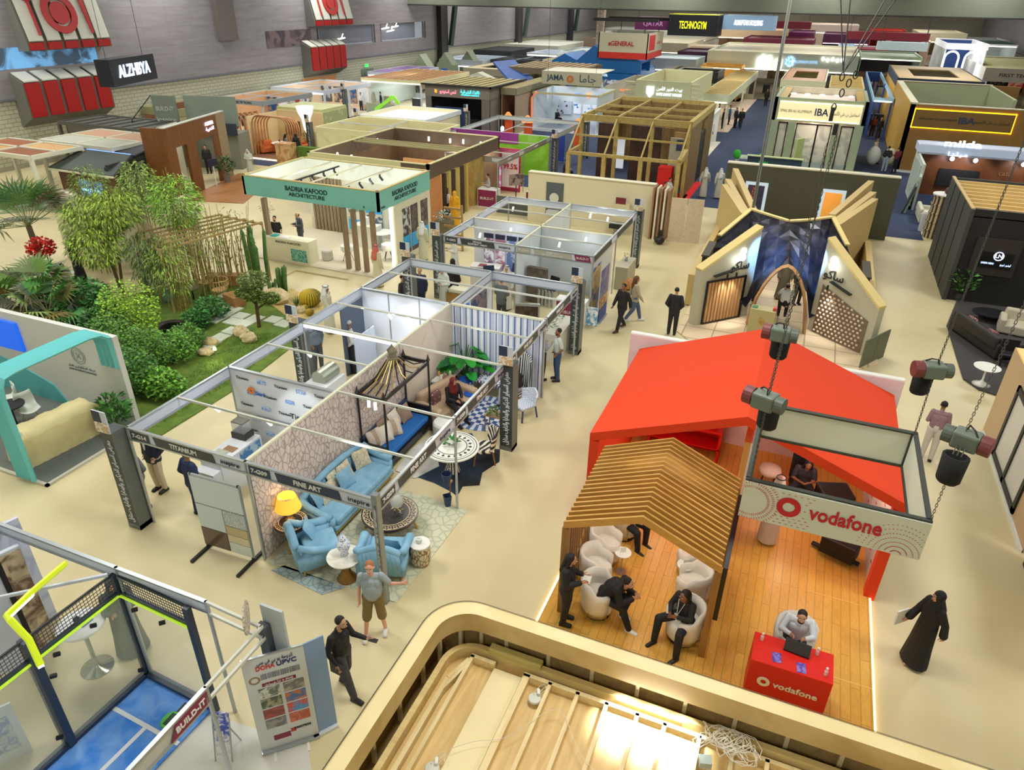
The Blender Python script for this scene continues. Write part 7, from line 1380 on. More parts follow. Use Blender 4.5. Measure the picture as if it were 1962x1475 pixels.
# ---------------------------------------------------------------- the farther stands
random.seed(21)
SIG='exhibition stand'
def stand(name,label,x0,x1,y0,y1,h,wc,fc=None,fh=.6,roof='',txt=None,tc=(240,240,240),em=0,lm=0,op='S',rc=(196,176,124),gear=3,fcol=(206,196,170),w=None,ts=None,lc=(1,.96,.9),inn=None,tem=0):
 wc,fc,inn=[c and tuple(min(246,int(v*1.12))for v in c)for c in(wc,fc,inn)]
 t=thing(name,label,SIG);m=M(wc,.6);fm=M(fc or wc,.5,em=em);im=M(inn or wc,.6)
 if op != 'X':
  MB().box(x0,x1,y1-.1,y1,0,h).mat(1).box(x0+.1,x1-.1,y1-.12,y1-.1,0.1,h-.1).obj('back_wall',[m,im],t)
  MB().box(x0,x0+.1,y0,y1,0,h).mat(1).box(x0+.1,x0+.12,y0,y1,0.1,h-.1).obj('side_wall',[m,im],t)
  if 'E' not in op:MB().box(x1-.1,x1,y0,y1,0,h).obj('side_wall',m,t)
  else:MB().box(x1-.15,x1,y0,y0+.15,0,h).obj('post',m,t);MB().box(x1-.15,x1,(y0+y1)/2,(y0+y1)/2+.15,0,h).obj('post',m,t)
  if 'N' in op:MB().box(x0,x1,y0,y0+.1,0,h).obj('front_wall',m,t)
 MB().box(x0-.02,x1+.02,y0-.06,y0+.04,h-fh,h+.02).obj('fascia',fm,t);MB().box(x1-.06,x1+.06,y0,y1,h-fh,h+.02).obj('fascia',fm,t)
 MB().box(x0-.02,x0+.05,y0,y1,h-fh,h+.02).box(x0,x1,y1-.05,y1+.04,h-fh,h+.02).obj('rear_fascia',fm,t)
 L=y1-y0;W=x1-x0
 if roof=='slats':
  n=max(5,int(L/.9));
  for k in range(n):MB().box(x0,x1,y0+L*(k+.2)/n,y0+L*(k+.6)/n,h-.12,h+.04).obj('roof_slat',M(rc),t)
 elif roof=='slatsx':
  n=max(5,int(W/.7))
  for k in range(n):MB().box(x0+W*(k+.2)/n,x0+W*(k+.6)/n,y0,y1,h-.1,h+.05).obj('roof_slat',M(rc),t)
 elif roof=='flat':MB().box(x0+.05,x1-.05,y0+.1,y1-.1,h-.25,h-.15).obj('roof_board',M(rc,.6,kind='mottle'),t)
 elif roof=='lit':MB().box(x0+.05,x1-.05,y0+.1,y1-.1,h-.3,h-.25).obj('ceiling_panel',M(rc,em=.5),t);
 elif roof=='rim':MB().box(x0+.05,x0+W*.22,y0+.1,y1-.1,h-.1,h).box(x1-W*.22,x1-.05,y0+.1,y1-.1,h-.1,h).box(x0+W*.22,x1-W*.22,y1-L*.25,y1-.1,h-.1,h).box(x0+W*.22,x1-W*.22,y0+.1,y0+L*.2,h-.1,h).obj('roof_board',M(rc,.5,kind='wood'),t)
 elif roof=='rails':
  for k in range(1,max(2,int(L/3))):yy=y0+k*L/max(2,int(L/3));MB().beam((x0,yy,h-.05),(x1,yy,h-.05),.06,.06).obj('cross_rail',ALUW,t)
  MB().beam(((x0+x1)/2,y0,h-.05),((x0+x1)/2,y1,h-.05),.06,.06).obj('cross_rail',ALUW,t)
 if txt:T(txt,((x0+x1)/2,y0-.08,h-fh/2),X_,Z_,ts or fh*.55,M(tc,em=tem or em*2),t,w=w or W*.6,bold=.02)
 MB().box(x0,x1+.4,y0-.4,y1,.008,.06).obj('floor_board',M(fcol,.6),t)
 for k in range(gear):
  gx=x0+W*(k+.5)/max(1,gear);gc=random.choice(((206,210,214),(60,64,72),(150,110,80),(40,90,150),(170,60,60),(190,180,160)))
  MB().box(gx-W*.1,gx+W*.1,y1-.2,y1-.14,.6,min(h-.5,2.2)).obj('wall_panel',M(gc,.4,kind='photo',c2=random.choice(((206,206,200),(90,90,100),(180,150,120))),sc=1.5,em=.3 if k % 2 else 0),t)  # alternate panels glow in the material to keep the interior bright
  if k % 2==0:MB().box(gx-.4,gx+.4,y0+L*.3,y0+L*.3+.5,.06,1.0).obj('counter',M(random.choice(((226,226,220),(200,190,170),(70,74,80)))),t)
 if lm and not txt:MB().box(x0+.1,x1-.1,y0-.09,y0-.06,h-fh+.03,h-fh+.09).obj('glow_strip',M((255,246,232),em=5),t)  # glowing strip added for sparkle, not a known fitting of these stands
 if lm:lamp(((x0+x1)/2,(y0+y1)/2,h-.9),lm,lc,.3)
 return t
def K(*a,**k):return stand('exhibition_stand',*a,**k)
# pergolas at the far left
WPG=M((222,222,200),.5)
def pergola(label,x0,x1,y0,y1,z,m,panels,nx=2,ny=2,pm=None):
 t=thing('pergola',label,'pergola')
 for k in range(nx+1):x=x0+(x1-x0)*k/nx;MB().box(x-.08,x+.08,y0,y1,z-.2,z).obj('beam',m,t)
 for k in range(ny+1):y=y0+(y1-y0)*k/ny;MB().box(x0,x1,y-.08,y+.08,z-.2,z).obj('beam',m,t)
 for x in(x0,x1):
  for y in(y0,y1):MB().box(x-.09,x+.09,y-.09,y+.09,0,z-.2).obj('post',m,t)
 for i,c_ in enumerate(panels):
  a,c2_=i % nx,i//nx;MB().box(x0+(x1-x0)*a/nx+.08,x0+(x1-x0)*(a+1)/nx-.08,y0+(y1-y0)*c2_/ny+.08,y0+(y1-y0)*(c2_+1)/ny-.08,z-.12,z-.06).obj('roof_panel',M(c_,.6),t)
 return t
pergola('white-framed pergola with brown and tan roof panels at far left',-42.5,-36.7,25.0,28.0,2.8,WPG,[(206,160,100),(150,92,54),(160,98,60),(214,172,116)])
pergola('white-framed pergola with one dusty pink roof panel',-40.5,-35.0,28.4,32.4,2.8,WPG,[(196,200,184),(196,200,184),(206,164,134),(206,164,134)])
pergola('dark grey louvred pergola against the brick wall',-44.5,-37.5,32.8,36,2.9,M((84,86,78)),[(96,100,92)]*7,7,1)
t=thing('dark_pavilion','dark-roofed garden pavilion with walnut wall and blue screen',SIG);MB().box(-36.6,-32.6,26.2,26.35,0,1.9).obj('front_wall',BROWN,t);MB().slab([(-37,26.0,1.95),(-32.4,26.0,1.95),(-33.4,28.2,2.5),(-37,28.2,2.5)],(0,0,.1)).obj('roof',M((66,76,70)),t);MB().box(-37,-32.4,25.95,26.02,1.9,2.0).obj('roof_edge',WPG,t)
MB().box(-35.2,-33.6,26.14,26.2,.7,1.55).obj('wall_screen',M((60,80,110),em=.8,kind='photo',c2=(90,130,170),sc=2),t);T('WELCOME',(-34.4,26.12,1.05),X_,Z_,.2,M((150,220,255),em=3),t,w=1.3)
t=thing('dark_glasshouse','black-framed glasshouse with folding doors and blue inner light',SIG);DF=M((50,52,50),.5)
GA,GB=V((-33.2,26.4,0)),V((-34.2,31.2,0))
for k in range(6):p=GA.lerp(GB,k/5);MB().box(p.x-.09,p.x+.09,p.y-.1,p.y+.1,0,2.3).obj('post',DF,t)
for k in range(5):p,q=GA.lerp(GB,k/5),GA.lerp(GB,(k+1)/5);MB().slab([p+V((0,.1,.1)),q+V((0,-.1,.1)),q+V((0,-.1,1.7)),p+V((0,.1,1.7))],(.02,0,0)).obj('glass_pane',M((130,132,104),.2),t);MB().slab([p+V((0,.1,1.85)),q+V((0,-.1,1.85)),q+V((0,-.1,2.1)),p+V((0,.1,2.1))],(.02,0,0)).obj('glass_pane',M((130,132,104),.2),t)
MB().beam(GA+V((0,0,1.78)),GB+V((0,0,1.78)),.12,.14).beam(GA+V((0,0,2.3)),GB+V((0,0,2.3)),.16,.2).obj('frame_rail',DF,t);MB().box(-38,-33.6,31,31.2,0,2.4).obj('back_wall',DF,t);MB().slab([(-36.6,28.4,2.5),(-33.4,28.4,2.45),(-34.3,31.2,2.6),(-37.6,31.2,2.6)],(0,0,.08)).obj('roof',M((50,54,60)),t)
MB().box(-36.8,-33.6,28.3,28.36,2.5,2.58).obj('blue_light',M((90,130,255),em=4),t)
tag(MB().prism([(-33.2,26.4),(-30.6,26.2),(-31.8,31.5),(-34.3,31.3)],.003,.02).obj('artificial_turf',M((46,140,30),.95,kind='mottle',c2=(30,110,20),sc=4)),'bright green artificial turf beside the dark glasshouse','turf')
# walnut clad stand
t=thing('walnut_clad_stand','walnut-clad stand with doorways and small lit name',SIG);WN=M((126,78,32),.5,kind='woodz',c2=(104,60,22))
P0,P1,P2=V((-33.3,29.0,0)),V((-31.9,29.3,0)),V((-33.6,35.6,0));d=(P2-P1).normalized();n=V((d.y,-d.x,0));L=(P2-P1).length
b=MB();b.slab([P0,P1,P1+V((0,0,3.85)),P0+V((0,0,3.85))],(0,.15,0));b.obj('front_wall',WN,t)
def seg(u0,u1,z0,z1,m_,nm,o=.0,th_=.18):MB().slab([P1+d*u0+n*o+V((0,0,z0)),P1+d*u1+n*o+V((0,0,z0)),P1+d*u1+n*o+V((0,0,z1)),P1+d*u0+n*o+V((0,0,z1))],-n*th_).obj(nm,m_,t)
seg(0,.8,0,3.85,WN,'side_wall');seg(.8,1.9,2.75,3.85,WN,'side_wall');seg(1.9,2.9,0,3.85,WN,'side_wall');seg(2.9,5.0,2.75,3.85,WN,'side_wall');seg(5.0,5.5,0,3.85,WN,'side_wall');seg(5.5,L,0,3.85,M((150,134,104),.6),'side_wall');seg(0,L,3.85,3.9,M((196,200,190)),'coping',.02,.25)
seg(.8,1.9,.3,2.6,M((60,130,160),em=.4,kind='photo',c2=(30,50,60),sc=1.5),'inner_screen',-1.2,.05);seg(2.9,5.0,0,3.4,M((190,186,160)),'inner_wall',-2.2,.1)
T('ALZHBYA',P1+d*4.6+n*.03+V((0,0,3.45)),d,Z_,.26,M((230,220,255),em=5),t,w=.95,bold=.02);T(ar('الذهبية'),P1+d*4.6+n*.03+V((0,0,3.15)),d,Z_,.26,M((230,220,255),em=5),t,w=.9)
lamp(P1+d*4-n*1.5+V((0,0,2.6)),25,(.95,.97,1),.1)
tag(MB().slab([P1+d*.3+n*.02+V((0,0,.003)),P1+d*.3+n*3.6+V((0,0,.003)),P1+d*(L+.6)+n*2.6+V((0,0,.003)),P1+d*(L+.6)+n*.02+V((0,0,.003))],(0,0,.03)).obj('timber_deck',M((176,120,66),.5,kind='planks',c2=(160,106,56))),'warm brown plank deck before the walnut-clad stand','deck')
t2=thing('info_screen','small screen on stand in the walnut stand opening','screen',tuple(P1+d*3.7+n*.3),R(80));MB().box(-.32,.32,-.03,.03,1.2,1.6).obj('screen',M((20,24,40),em=.3),t2);MB().box(-.02,.02,-.02,.02,0,1.2).obj('stem',WHITE,t2)
potted('leafy pot plant by the end wall of the walnut stand',tuple(at(437,350)),1.5,.5,(120,116,110),.22,.5,(50,96,44),240,leaf=(.04,.25))
hangbox('dark hanging sign box with lit white lettering ALZHBYA',(-34.2,29.9),(4.4,.75),5.95,7.2,M((14,22,34),.4),R(109),'ALZHBYA',(200,220,255),.8,em=6,w=3.1)
t=thing('grey_frame_tower','grey open-corner tower with Build-it and inspire lettering',SIG,(-38.4,36.2,0),R(15));GT=M((120,130,116));MB().box(-1.2,.4,-.05,.05,2.2,4.4).obj('board',GT,t);MB().box(.7,4.2,.4,.5,2.6,4.4).obj('long_board',M((132,146,132)),t);MB().box(-1.2,4.2,0,1.6,0,2.2).obj('base_wall',M((126,128,110)),t)
T('BUILD-IT',(-.4,-.07,3.6),X_,Z_,.38,M((206,212,206)),t,w=1.2);T('inspire',(-.4,-.07,2.95),X_,Z_,.42,M((206,212,206)),t,w=1.3);MB().beam((-1.2,0,4.4),(-2.2,-1,3.0),.05,.05).beam((-2.2,-1,3.0),(-2.0,-1,0),.05,.05).obj('corner_tube',DARK,t);MB().box(2.0,4.4,-.4,-.3,2.2,2.9).obj('navy_header',M((40,46,60)),t)
# arches stand
t=thing('arched_rib_stand','cream stand framed by rows of warm-lit arched ribs',SIG);CRN=M((226,206,156),.6);RB_=M((196,146,96),.5,kind='wood',c2=(170,118,72))
def arch(x0,x1,y,h,r=.7,axis='x'):
 pts=[(x0,0),(x0,h-r)]+[(x0+r-cos(a)*r,h-r+sin(a)*r)for a in[pi/2*k/5 for k in range(1,6)]]+[(x1-r+sin(a)*r,h-r+cos(a)*r)for a in[pi/2*k/5 for k in range(1,6)]]+[(x1,0)]
 return[(a,y,z)for a,z in pts]if axis=='x' else[(y,a,z)for a,z in pts]
for k in range(6):MB().tube(arch(-38.6+k*.10,-37.2+k*.04,40.8+k*.42,2.7),.07,6).obj('arched_rib',RB_,t);MB().tube(arch(-36.6,-33.6-k*.04,41.3+k*.3,2.75-k*.05),.06,6).obj('arched_rib',RB_,t)
MB().box(-36.9,-32.9,44.4,44.5,0,2.7).box(-37.0,-36.9,41.2,44.5,0,2.6).obj('back_wall',CRN,t);MB().box(-36.2,-34.9,44.3,44.4,1.0,2.0).obj('wall_art',M((130,112,76),.7,kind='photo',c2=(90,80,56),sc=2),t)
MB().box(-36.9,-33.0,44.5,47.6,0,2.9).mat(1).box(-33.0,-32.95,44.5,47.6,.2,2.7).obj('relief_room',[M((196,200,146)),M((190,196,144),.7,kind='spots',c2=(170,176,124),sc=2.2)],t)
MB().box(-39,-33,40.2,44.5,.005,.08).obj('floor_board',M((150,110,80),.6),t);MB().box(-39,-31.6,40.1,40.2,.05,.13).obj('edge_light',M((255,220,190),em=2),t);lamp((-35,42.3,2.5),40,(1,.82,.6));lamp((-38,42,1.6),12,(1,.7,.45))
for k,(x,y,l)in enumerate(((-36.3,42.2,'orange armchair at left of the arched rib stand'),(-34.2,43.6,'orange armchair under the arches by the plant'))):blocksofa(l,(x,y,.08),R(60-k*90),1.0,(206,110,50),'armchair','armchair')
t2=thing('round_table','white round table under the arched ribs','table',(-35.3,42.4,.08));MB().lathe([(.01,.7),(.6,.7),(.6,.74),(.01,.74)],20).obj('tabletop',WHITE,t2);MB().lathe([(.3,0),(.05,.04),(.05,.7)],10).obj('stem',ALU,t2)
t2=thing('glowing_chandelier','bright crystal column light above the arched stand','chandelier',(-32.8,42.4,0));MB().lathe([(.6,3.4),(.5,3.0),(.3,2.6),(.2,1.9),(.05,1.6)],14).obj('crystal_body',M((255,236,226),.3,em=2.5,kind='mottle',c2=(226,190,170),sc=3),t2);MB().lathe([(.12,1.0),(.12,1.6)],10).obj('stem',BLK,t2)
banner_pillar(BP+'next to the bright crystal column light',-32.2,41.9)
potted('green potted plant near the orange armchairs',(-34.0,44.0,.08),1.4,.4,(150,120,90),.15,.35,(110,120,50),120)
for k,(a,l)in enumerate((((-32.6,-31.5,38.6,39.4),'wooden shelf unit with boxes beside the arched stand'),((-31.3,-29.3,39.2,39.6),'mossy green lit plant wall beyond the cabinet'))):
 MBk=MB().box(a[0],a[1],a[2],a[3],0,1.6 if k==0 else 1.4);tag(MBk.obj('shelf_unit' if k==0 else 'plant_wall',M((176,130,80),.6,kind='photo',c2=(206,170,120),sc=1.6)if k==0 else M((96,130,40),.9,kind='stripex',c2=(70,100,30),sc=2)),l,'shelf' if k==0 else 'plant wall')
# shells and walls on the left half
K('pale shell stand with glowing white top near the orange doorway',-46.8,-41.0,56,63.5,2.6,(206,214,222),(200,206,216),.35,'rails',op='SE',lm=90,lc=(.9,.95,1),gear=4,inn=(226,196,170))
K('grey shell stand with framed lettering beside the brick wall',-46.5,-41.6,48.5,55.0,2.5,(196,196,176),(150,156,156),.35,'rails','AMETIX',(70,70,70),lm=30,op='SE',gear=4,inn=(206,160,120),lc=(1,.85,.7))
K('small beige stand with dark opening against the brick wall',-46.9,-43.4,41.5,46.8,2.6,(168,160,120),(150,150,112),.5,'',gear=2,inn=(120,80,50),op='S')
K('white-rimmed shell stand with blank cream walls',-30.8,-25.4,46.0,51.5,2.55,(216,206,166),(212,222,236),.3,'lit',rc=(214,224,240),op='SN',gear=0,lm=20)
K('empty cream shell stand with thin rails in front of the white-rimmed one',-30.6,-22.6,40.4,45.6,2.5,(206,200,156),(206,202,160),.3,'rails',op='SE',gear=1)
banner_pillar(BP+'at the blue carpet corner of the cream shell stand',-30.9,45.9);banner_pillar(BP+'by the aisle with orange booth behind',-40.7,58.6);banner_pillar(BP+'in front of the black pavilion',-24.9,51.6)
K('purple-lit stand with screen, left of the green stand',-46.4,-42.2,71.5,80,2.7,(150,130,170),(200,206,220),.4,'rails',op='SE',lm=60,lc=(.9,.7,1),gear=3)
K('bright white and green stand under a tan slatted roof',-42.0,-35.4,63.5,74,3.0,(214,232,224),(214,206,160),.35,'slatsx',rc=(190,140,90),op='SE',lm=190,lc=(.85,1,.95),gear=4,inn=(206,236,226))
t=thing('green_ribbon_barrier','low white barrier with lime zigzag ribbon','barrier',(-37.5,60.5,0));MB().box(-2.2,1.4,0,.1,0,1.2).obj('barrier_panel',M((206,214,176)),t);MB().beam((-1.2,-.05,.6),(.8,-.05,1.9),.1,.3).beam((.8,-.05,1.9),(1.4,-.05,1.3),.1,.3).obj('lime_ribbon',M((150,226,70),em=.5),t)
for k in range(3):
 x=-45.2+k*1.1;y=81+k*4.2;t=thing('gabled_kiosk','grey-green gabled kiosk with blue screen, %s of three by the wall' %('nearest','middle','farthest')[k],'kiosk',(x,y,0));MB().slab([(-1.1,0,0),(1.1,0,0),(1.1,0,2.5),(0,0,3.9),(-1.1,0,2.5)],(0,1.6,0)).obj('gabled_body',M((150,160,130)),t);MB().box(-.4,.4,-.06,0,.9,2.1).obj('screen',M((30,60,140),em=.8),t)
K('grey stand with timber-edged open top by the gabled kiosks',-38.0,-32.5,78,86,3.0,(146,140,120),(150,142,118),.7,'rim',rc=(206,190,140),gear=2)
t=thing('aka_sign_house','small cream house-shaped sign lettered AKA','sign',(-33.5,72,0));MB().slab([(-1.7,0,0),(1.7,0,0),(1.7,0,2.6),(0,0,3.2),(-1.7,0,2.6)],(0,1.2,0)).obj('sign_body',M((214,214,190)),t);T('AKA',(.4,-.03,2.2),X_,Z_,.75,BLK,t,w=1.7,bold=.03)
# black pavilion with slatted roof
x0,x1,y0,y1=-30.6,-24.8,55.6,63;h=3.7
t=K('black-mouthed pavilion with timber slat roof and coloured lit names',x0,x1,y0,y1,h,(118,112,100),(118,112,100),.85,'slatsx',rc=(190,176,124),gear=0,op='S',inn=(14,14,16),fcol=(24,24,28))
MB().box(x0-.25,x1+.25,y0-.3,y0-.1,h,h+.14).mat(0).box(x1+.1,x1+.3,y0-.3,y1,h,h+.14).obj('roof_edge',M((40,36,30)),t);MB().box(x0,x0+.5,y0-.05,y0+.1,0,h-.8).box(x1-.7,x1,y0-.05,y0+.1,0,h-.8).obj('front_pier',M((118,112,100)),t);MB().box(x0+.5,x1-2.6,y0+.5,y0+.7,0,2.0).obj('blue_curtain',M((30,60,110),.8,kind='stripex',c2=(24,48,92),sc=1.5),t)
T('it',(x0+1.0,y0-.09,h-.42),X_,Z_,.42,M((255,140,30),em=4),t);T(ar('تنس استوديو'),(x0+2.1,y0-.09,h-.42),X_,Z_,.4,M((230,110,130),em=3),t,w=1.5);T(ar('نافذة الشرقية'),(x1-1.7,y0-.09,h-.36),X_,Z_,.36,M((60,210,220),em=3),t,w=1.7);T('AL SHARQIYA WINDOWS',(x1-1.7,y0-.09,h-.6),X_,Z_,.14,M((60,210,220),em=3),t,w=1.6)
K('grey-brown pavilion with tall doors right of the black one',-24.6,-23.3,57.5,66.5,3.6,(150,132,110),(130,124,96),.5,'slatsx',rc=(190,176,124),gear=2,inn=(120,80,60))
K('long slatted-roof pavilion seen behind the black one',-28.6,-21.5,68.5,76,4.2,(124,126,100),(96,84,60),.5,'slatsx',rc=(176,150,110),gear=3,fcol=(120,110,90))
t=thing('solar_roof_canopy','sloping blue solar-panel canopy on a black frame','canopy');MB().slab([at(985,168,3.1),at(1022,154,3.1),at(985,118,4.3),at(945,122,4.5)],(0,0,.2)).obj('solar_panel',M((40,90,170),.6,kind='tile',c2=(26,60,120),sc=.5),t)
for p in(at(988,165,3.1),at(1018,154,3.1),at(980,122,3.1)):MB().box(p[0]-.1,p[0]+.1,p[1]-.1,p[1]+.1,0,3.0).obj('post',BLK,t)
# JAMA
x0,x1,y0,y1=-23.0,-17.2,60.6,65.6
t=K('white and blue product stand with orange frame edge under the JAMA band',x0,x1,y0,y1,3.1,(206,214,232),(196,190,150),.15,'',lm=0,gear=0,inn=(206,216,238),fcol=(196,206,224));MB().tube([(x0,y0-.1,0),(x0-.05,y0-.1,2.6),(x0+.4,y0-.1,3.1)],.1,6).obj('orange_edge',M((240,150,110),em=.4),t)
for k in range(4):MB().box(x0+2.2+k*.85,x0+2.85+k*.85,y1-.25,y1-.15,.9,1.7).obj('blue_panel',M((30,110,200),kind='spots',c2=(226,236,246),sc=3,em=.3),t)
T('JAMA',(x0+2.6,y1-.2,2.5),X_,Z_,.3,M((60,130,220),em=1),t);T(ar('جاما'),(x0+4.4,y1-.2,2.5),X_,Z_,.35,M((60,130,220),em=1),t);MB().ell((x0+3.5,y1-.3,2.5),(.18,.05,.2)).obj('orange_emblem',M((250,140,60),em=2),t)
for x in(-22.3,-20.1,-18.0):spot((x,y0+2.5,3.6),(x,y1-.2,1.8),90,70,(.85,.92,1))
MB().box(x0+.7,x0+2.0,y1-.3,y1-.2,.8,1.9).obj('fitting_rack',M((70,76,90),kind='spots',c2=(206,214,230),sc=3),t)
t=hangbox('cream hanging band lettered JAMA with orange drop emblem',(-19.75,61.0),(5.2,.15),3.75,4.75,M((206,204,172),.5),R(1),'JAMA',(50,80,100),.62,em=0,w=1.5);MB().box(-2.6,2.6,.1,4.0,4.7,4.75).obj('top_panel',M((214,214,190)),t)
for o in t.children:
 if o.type=='FONT':o.matrix_basis.translation.x=-1.4
T(ar('جاما'),(1.4,-.1,4.25),X_,Z_,.8,M((50,90,110)),t,w=1.4);b=MB();ring(b,(-.1,-.09,4.2),.13,.3,n=14);ring(b,(-.1,-.09,4.2),.02,.06,n=8);b.obj('drop_emblem',M((226,130,60)),t)
for k,(x,y)in enumerate(((-21.0,53.6),(-17.0,53.8),(-23.0,54.5))):tag(MB().box(x,x+.5,y,y+.5,0,1.7).mat(1).lathe([(.5,1.7),(.1,2.2)],8,(x+.2,y+.2,0)).obj('display_plinth',[M((230,90,30)),M((240,150,70),em=.5)]),'orange display plinth with lit top, %s of the white-blue stand' %('left front','right front','far left')[k],'plinth')
# Midea & general
t=K('blue wave-topped appliance stand',-27.5,-18.6,79.5,88,3.4,(206,226,240),(20,110,180),.9,'','Midea',(230,246,255),lm=160,lc=(.85,.95,1),gear=4,op='SE',w=2.6,inn=(226,240,250),tem=.6)
b=MB();pw=[(-28,4.0),(-26.6,4.7),(-25.2,4.1),(-23.4,5.6),(-21.4,4.5),(-19.6,4.9),(-18.2,4.2)]
for y in(79.3,83.5):b.slab([(x,y,z)for x,z in pw]+[(-18.2,y,3.2),(-28,y,3.2)],(0,.25,0))
for(xa_,za_),(xb_,zb_)in zip(pw,pw[1:]):b.slab([(xa_,79.3,za_),(xb_,79.3,zb_),(xb_,86,zb_),(xa_,86,za_)],(0,0,.12))
b.obj('blue_wave_roof',M((20,110,186),.5),t)
x0,x1,y0,y1=-22.8,-17.6,78.8,86.0
t=thing('hanging_sign','square hanging sign in cream and red lettered GENERAL','hanging sign');GC=M((214,208,178))
for a in((x0,x1,y0,y0+.1),(x0,x1,y1-.1,y1),(x0,x0+.1,y0,y1),(x1-.1,x1,y0,y1)):MB().box(*a,5.2,7.0).mat(1).box(*a,4.6,5.2).obj('sign_panel',[GC,M((226,50,36))],t)
MB().box(x1,x1+.03,y0+.6,y0+3.2,5.4,6.8).obj('red_square',RED,t);T('eGENERAL',((x0+x1)/2-.2,y0-.03,6.0),X_,Z_,.6,M((190,50,40)),t,w=2.7,bold=.03);T('GENERAL',(x1+.05,y0+5,6.0),Y_,Z_,.4,M((220,120,100)),t,w=2)
for x in(x0+.5,x1-.5):
 for y in(y0+.3,y1-.3):MB().tube([(x,y,7.0),(x,y,8.0)],.04,5).obj('hanger',BLK,t)
MB().box(x0-1,x1+.6,y0+1,y0+1.3,8.0,8.3).box(x0-1,x1+.6,y1-.3,y1,8.0,8.3).obj('black_truss',BLK,t)
# middle-right blocks
K('stone-grey stand with leaning panels and small orange sign',-18.4,-14.6,66.8,78,3.2,(150,144,128),(170,164,140),.5,'','CASA',(240,110,50),lm=50,gear=4,op='SE',tem=2,w=1)
K('brown and grey sample-wall stand',-16.0,-12.2,80.5,88.5,3.4,(130,112,92),(176,170,146),.4,'',gear=4,lm=30,op='SE')
t=K('black-fronted stand with pale round mark and lettering',-14.7,-10.4,79.6,84.5,3.7,(176,174,160),(26,26,28),1.0,'','METALLIC',(220,220,220),gear=2,inn=(20,20,22),w=1.9,fcol=(40,40,40))
K('stand edged by a warm orange upright frame',-13.6,-9.2,89,92.5,3.6,(206,160,80),(216,170,90),.3,'',gear=2,op='SE',lm=40,lc=(1,.8,.5))
x0,x1,y0,y1=-14.0,-9.7,59.8,70.5
t=K('sage-cream stand with louvred corners and lit shield emblem',x0,x1,y0,y1,4.55,(196,196,156),(190,192,152),1.5,'',gear=2,lm=10,inn=(190,188,150));T('SAFE LIGHT HOUSE',(x0+2.7,y0-.1,3.6),X_,Z_,.26,M((226,240,255),em=1.5),t,w=2.0,bold=.03);T(ar('بيت النور الآمن'),(x0+2.7,y0-.1,4.0),X_,Z_,.32,M((226,240,255),em=1.5),t,w=2.0)
MB().slab([(x0+.9,y0-.1,4.15),(x0+1.5,y0-.1,4.15),(x0+1.5,y0-.1,3.65),(x0+1.2,y0-.1,3.3),(x0+.9,y0-.1,3.65)],(0,-.05,0)).obj('shield_emblem',M((226,240,255),em=1.5),t)
for k in range(5):MB().box(x0-.9,x0,y0-.02,y0+.2,2.95+k*.33,3.1+k*.33).box(x1,x1+.7,y0-.02,y0+.2,2.95+k*.33,3.1+k*.33).obj('louvre',M((206,206,166)),t)
K('long pale stand with cream canopy and aisle display windows',-10.0,-7.6,67.5,92,3.0,(206,206,180),(190,194,168),.7,'slats',rc=(206,180,112),gear=3,op='SE',lm=60,fcol=(226,200,180))
K('dark-fitted bar stand with olive counters behind the sage one',-11.8,-10.2,71.5,78,2.8,(110,110,90),(90,90,76),.4,'',gear=2)
x0,x1=-13.6,2.6
t=K('huge pale grey-green stand with vertical light tubes and blue emblem',x0,x1,93,112,4.9,(214,218,200),(214,220,204),1.8,'flat',rc=(206,196,164),gear=6,op='S',lm=120,inn=(206,200,176))
for k,hh in enumerate((1.3,1.6,1.4,1.5,1.2,1.3)):MB().box(-7.9+k*.42+(k>3)*.3,-7.75+k*.42+(k>3)*.3,92.7,92.85,3.1+.1*(k % 2),3.1+hh).obj('light_tube',M((255,255,250),em=3),t)
b=MB();ring(b,(-4.4,92.85,4.1),.05,.55,n=16);b.obj('blue_round_emblem',M((90,150,220),em=2,kind='lace',c2=(206,226,250),sc=4),t);T('ALUMINIUM CENTRE',(-2.7,92.85,4.1),X_,Z_,.4,M((150,190,230),em=1.5),t,w=2.4)
for k in range(5):MB().ell((-1.0+k*.5,92.8,4.5-.1*(k % 2)),(.14,.05,.2)).obj('lit_letter',M((255,255,250),em=3),t)
K('tan-topped stand behind the first IBA stand, left',-3.9,-.2,72.5,86,4.0,(206,204,160),(206,206,164),.6,'rim',rc=(176,120,70),gear=2);K('tan-topped stand behind the first IBA stand, right',.2,3.0,72.5,84,3.6,(206,196,140),(210,204,150),.6,'slats',rc=(206,176,96),gear=2)
# IBA stands
x0,x1,y0,y1=-3.05,2.75,54.0,61.5;G9=M((152,166,136),.6)
t=thing('aluminium_showroom_stand','grey-green window showroom stand, glowing fascia lettered IBA',SIG)
MB().box(x0,x1,y0,y0+.3,3.1,4.55).mat(1).box(x0+.35,x1-.3,y0-.05,y0,3.2,4.35).obj('fascia',[G9,M((226,210,160),em=.7)],t)
for x in(x0,-1.9,.9,2.25):MB().box(x,x+.45,y0-.02,y0+.25,0,3.1).obj('pier',G9,t)
for z0_,z1_ in((3.2,3.26),(4.29,4.35)):MB().box(x0+.35,x1-.3,y0-.08,y0-.03,z0_,z1_).obj('glow_strip',M((255,240,190),em=3),t)
T('ISMAIL BIN ALI ALUMINIUM',(-1.6,y0-.08,3.75),X_,Z_,.26,M((50,54,50)),t,w=2.0);T('IBA',(0.0,y0-.08,3.75),X_,Z_,.62,M((40,60,90)),t,w=.85,bold=.02);T(ar('اسماعيل بن علي للألمنيوم'),(1.45,y0-.08,3.75),X_,Z_,.3,M((50,54,50)),t,w=1.8)
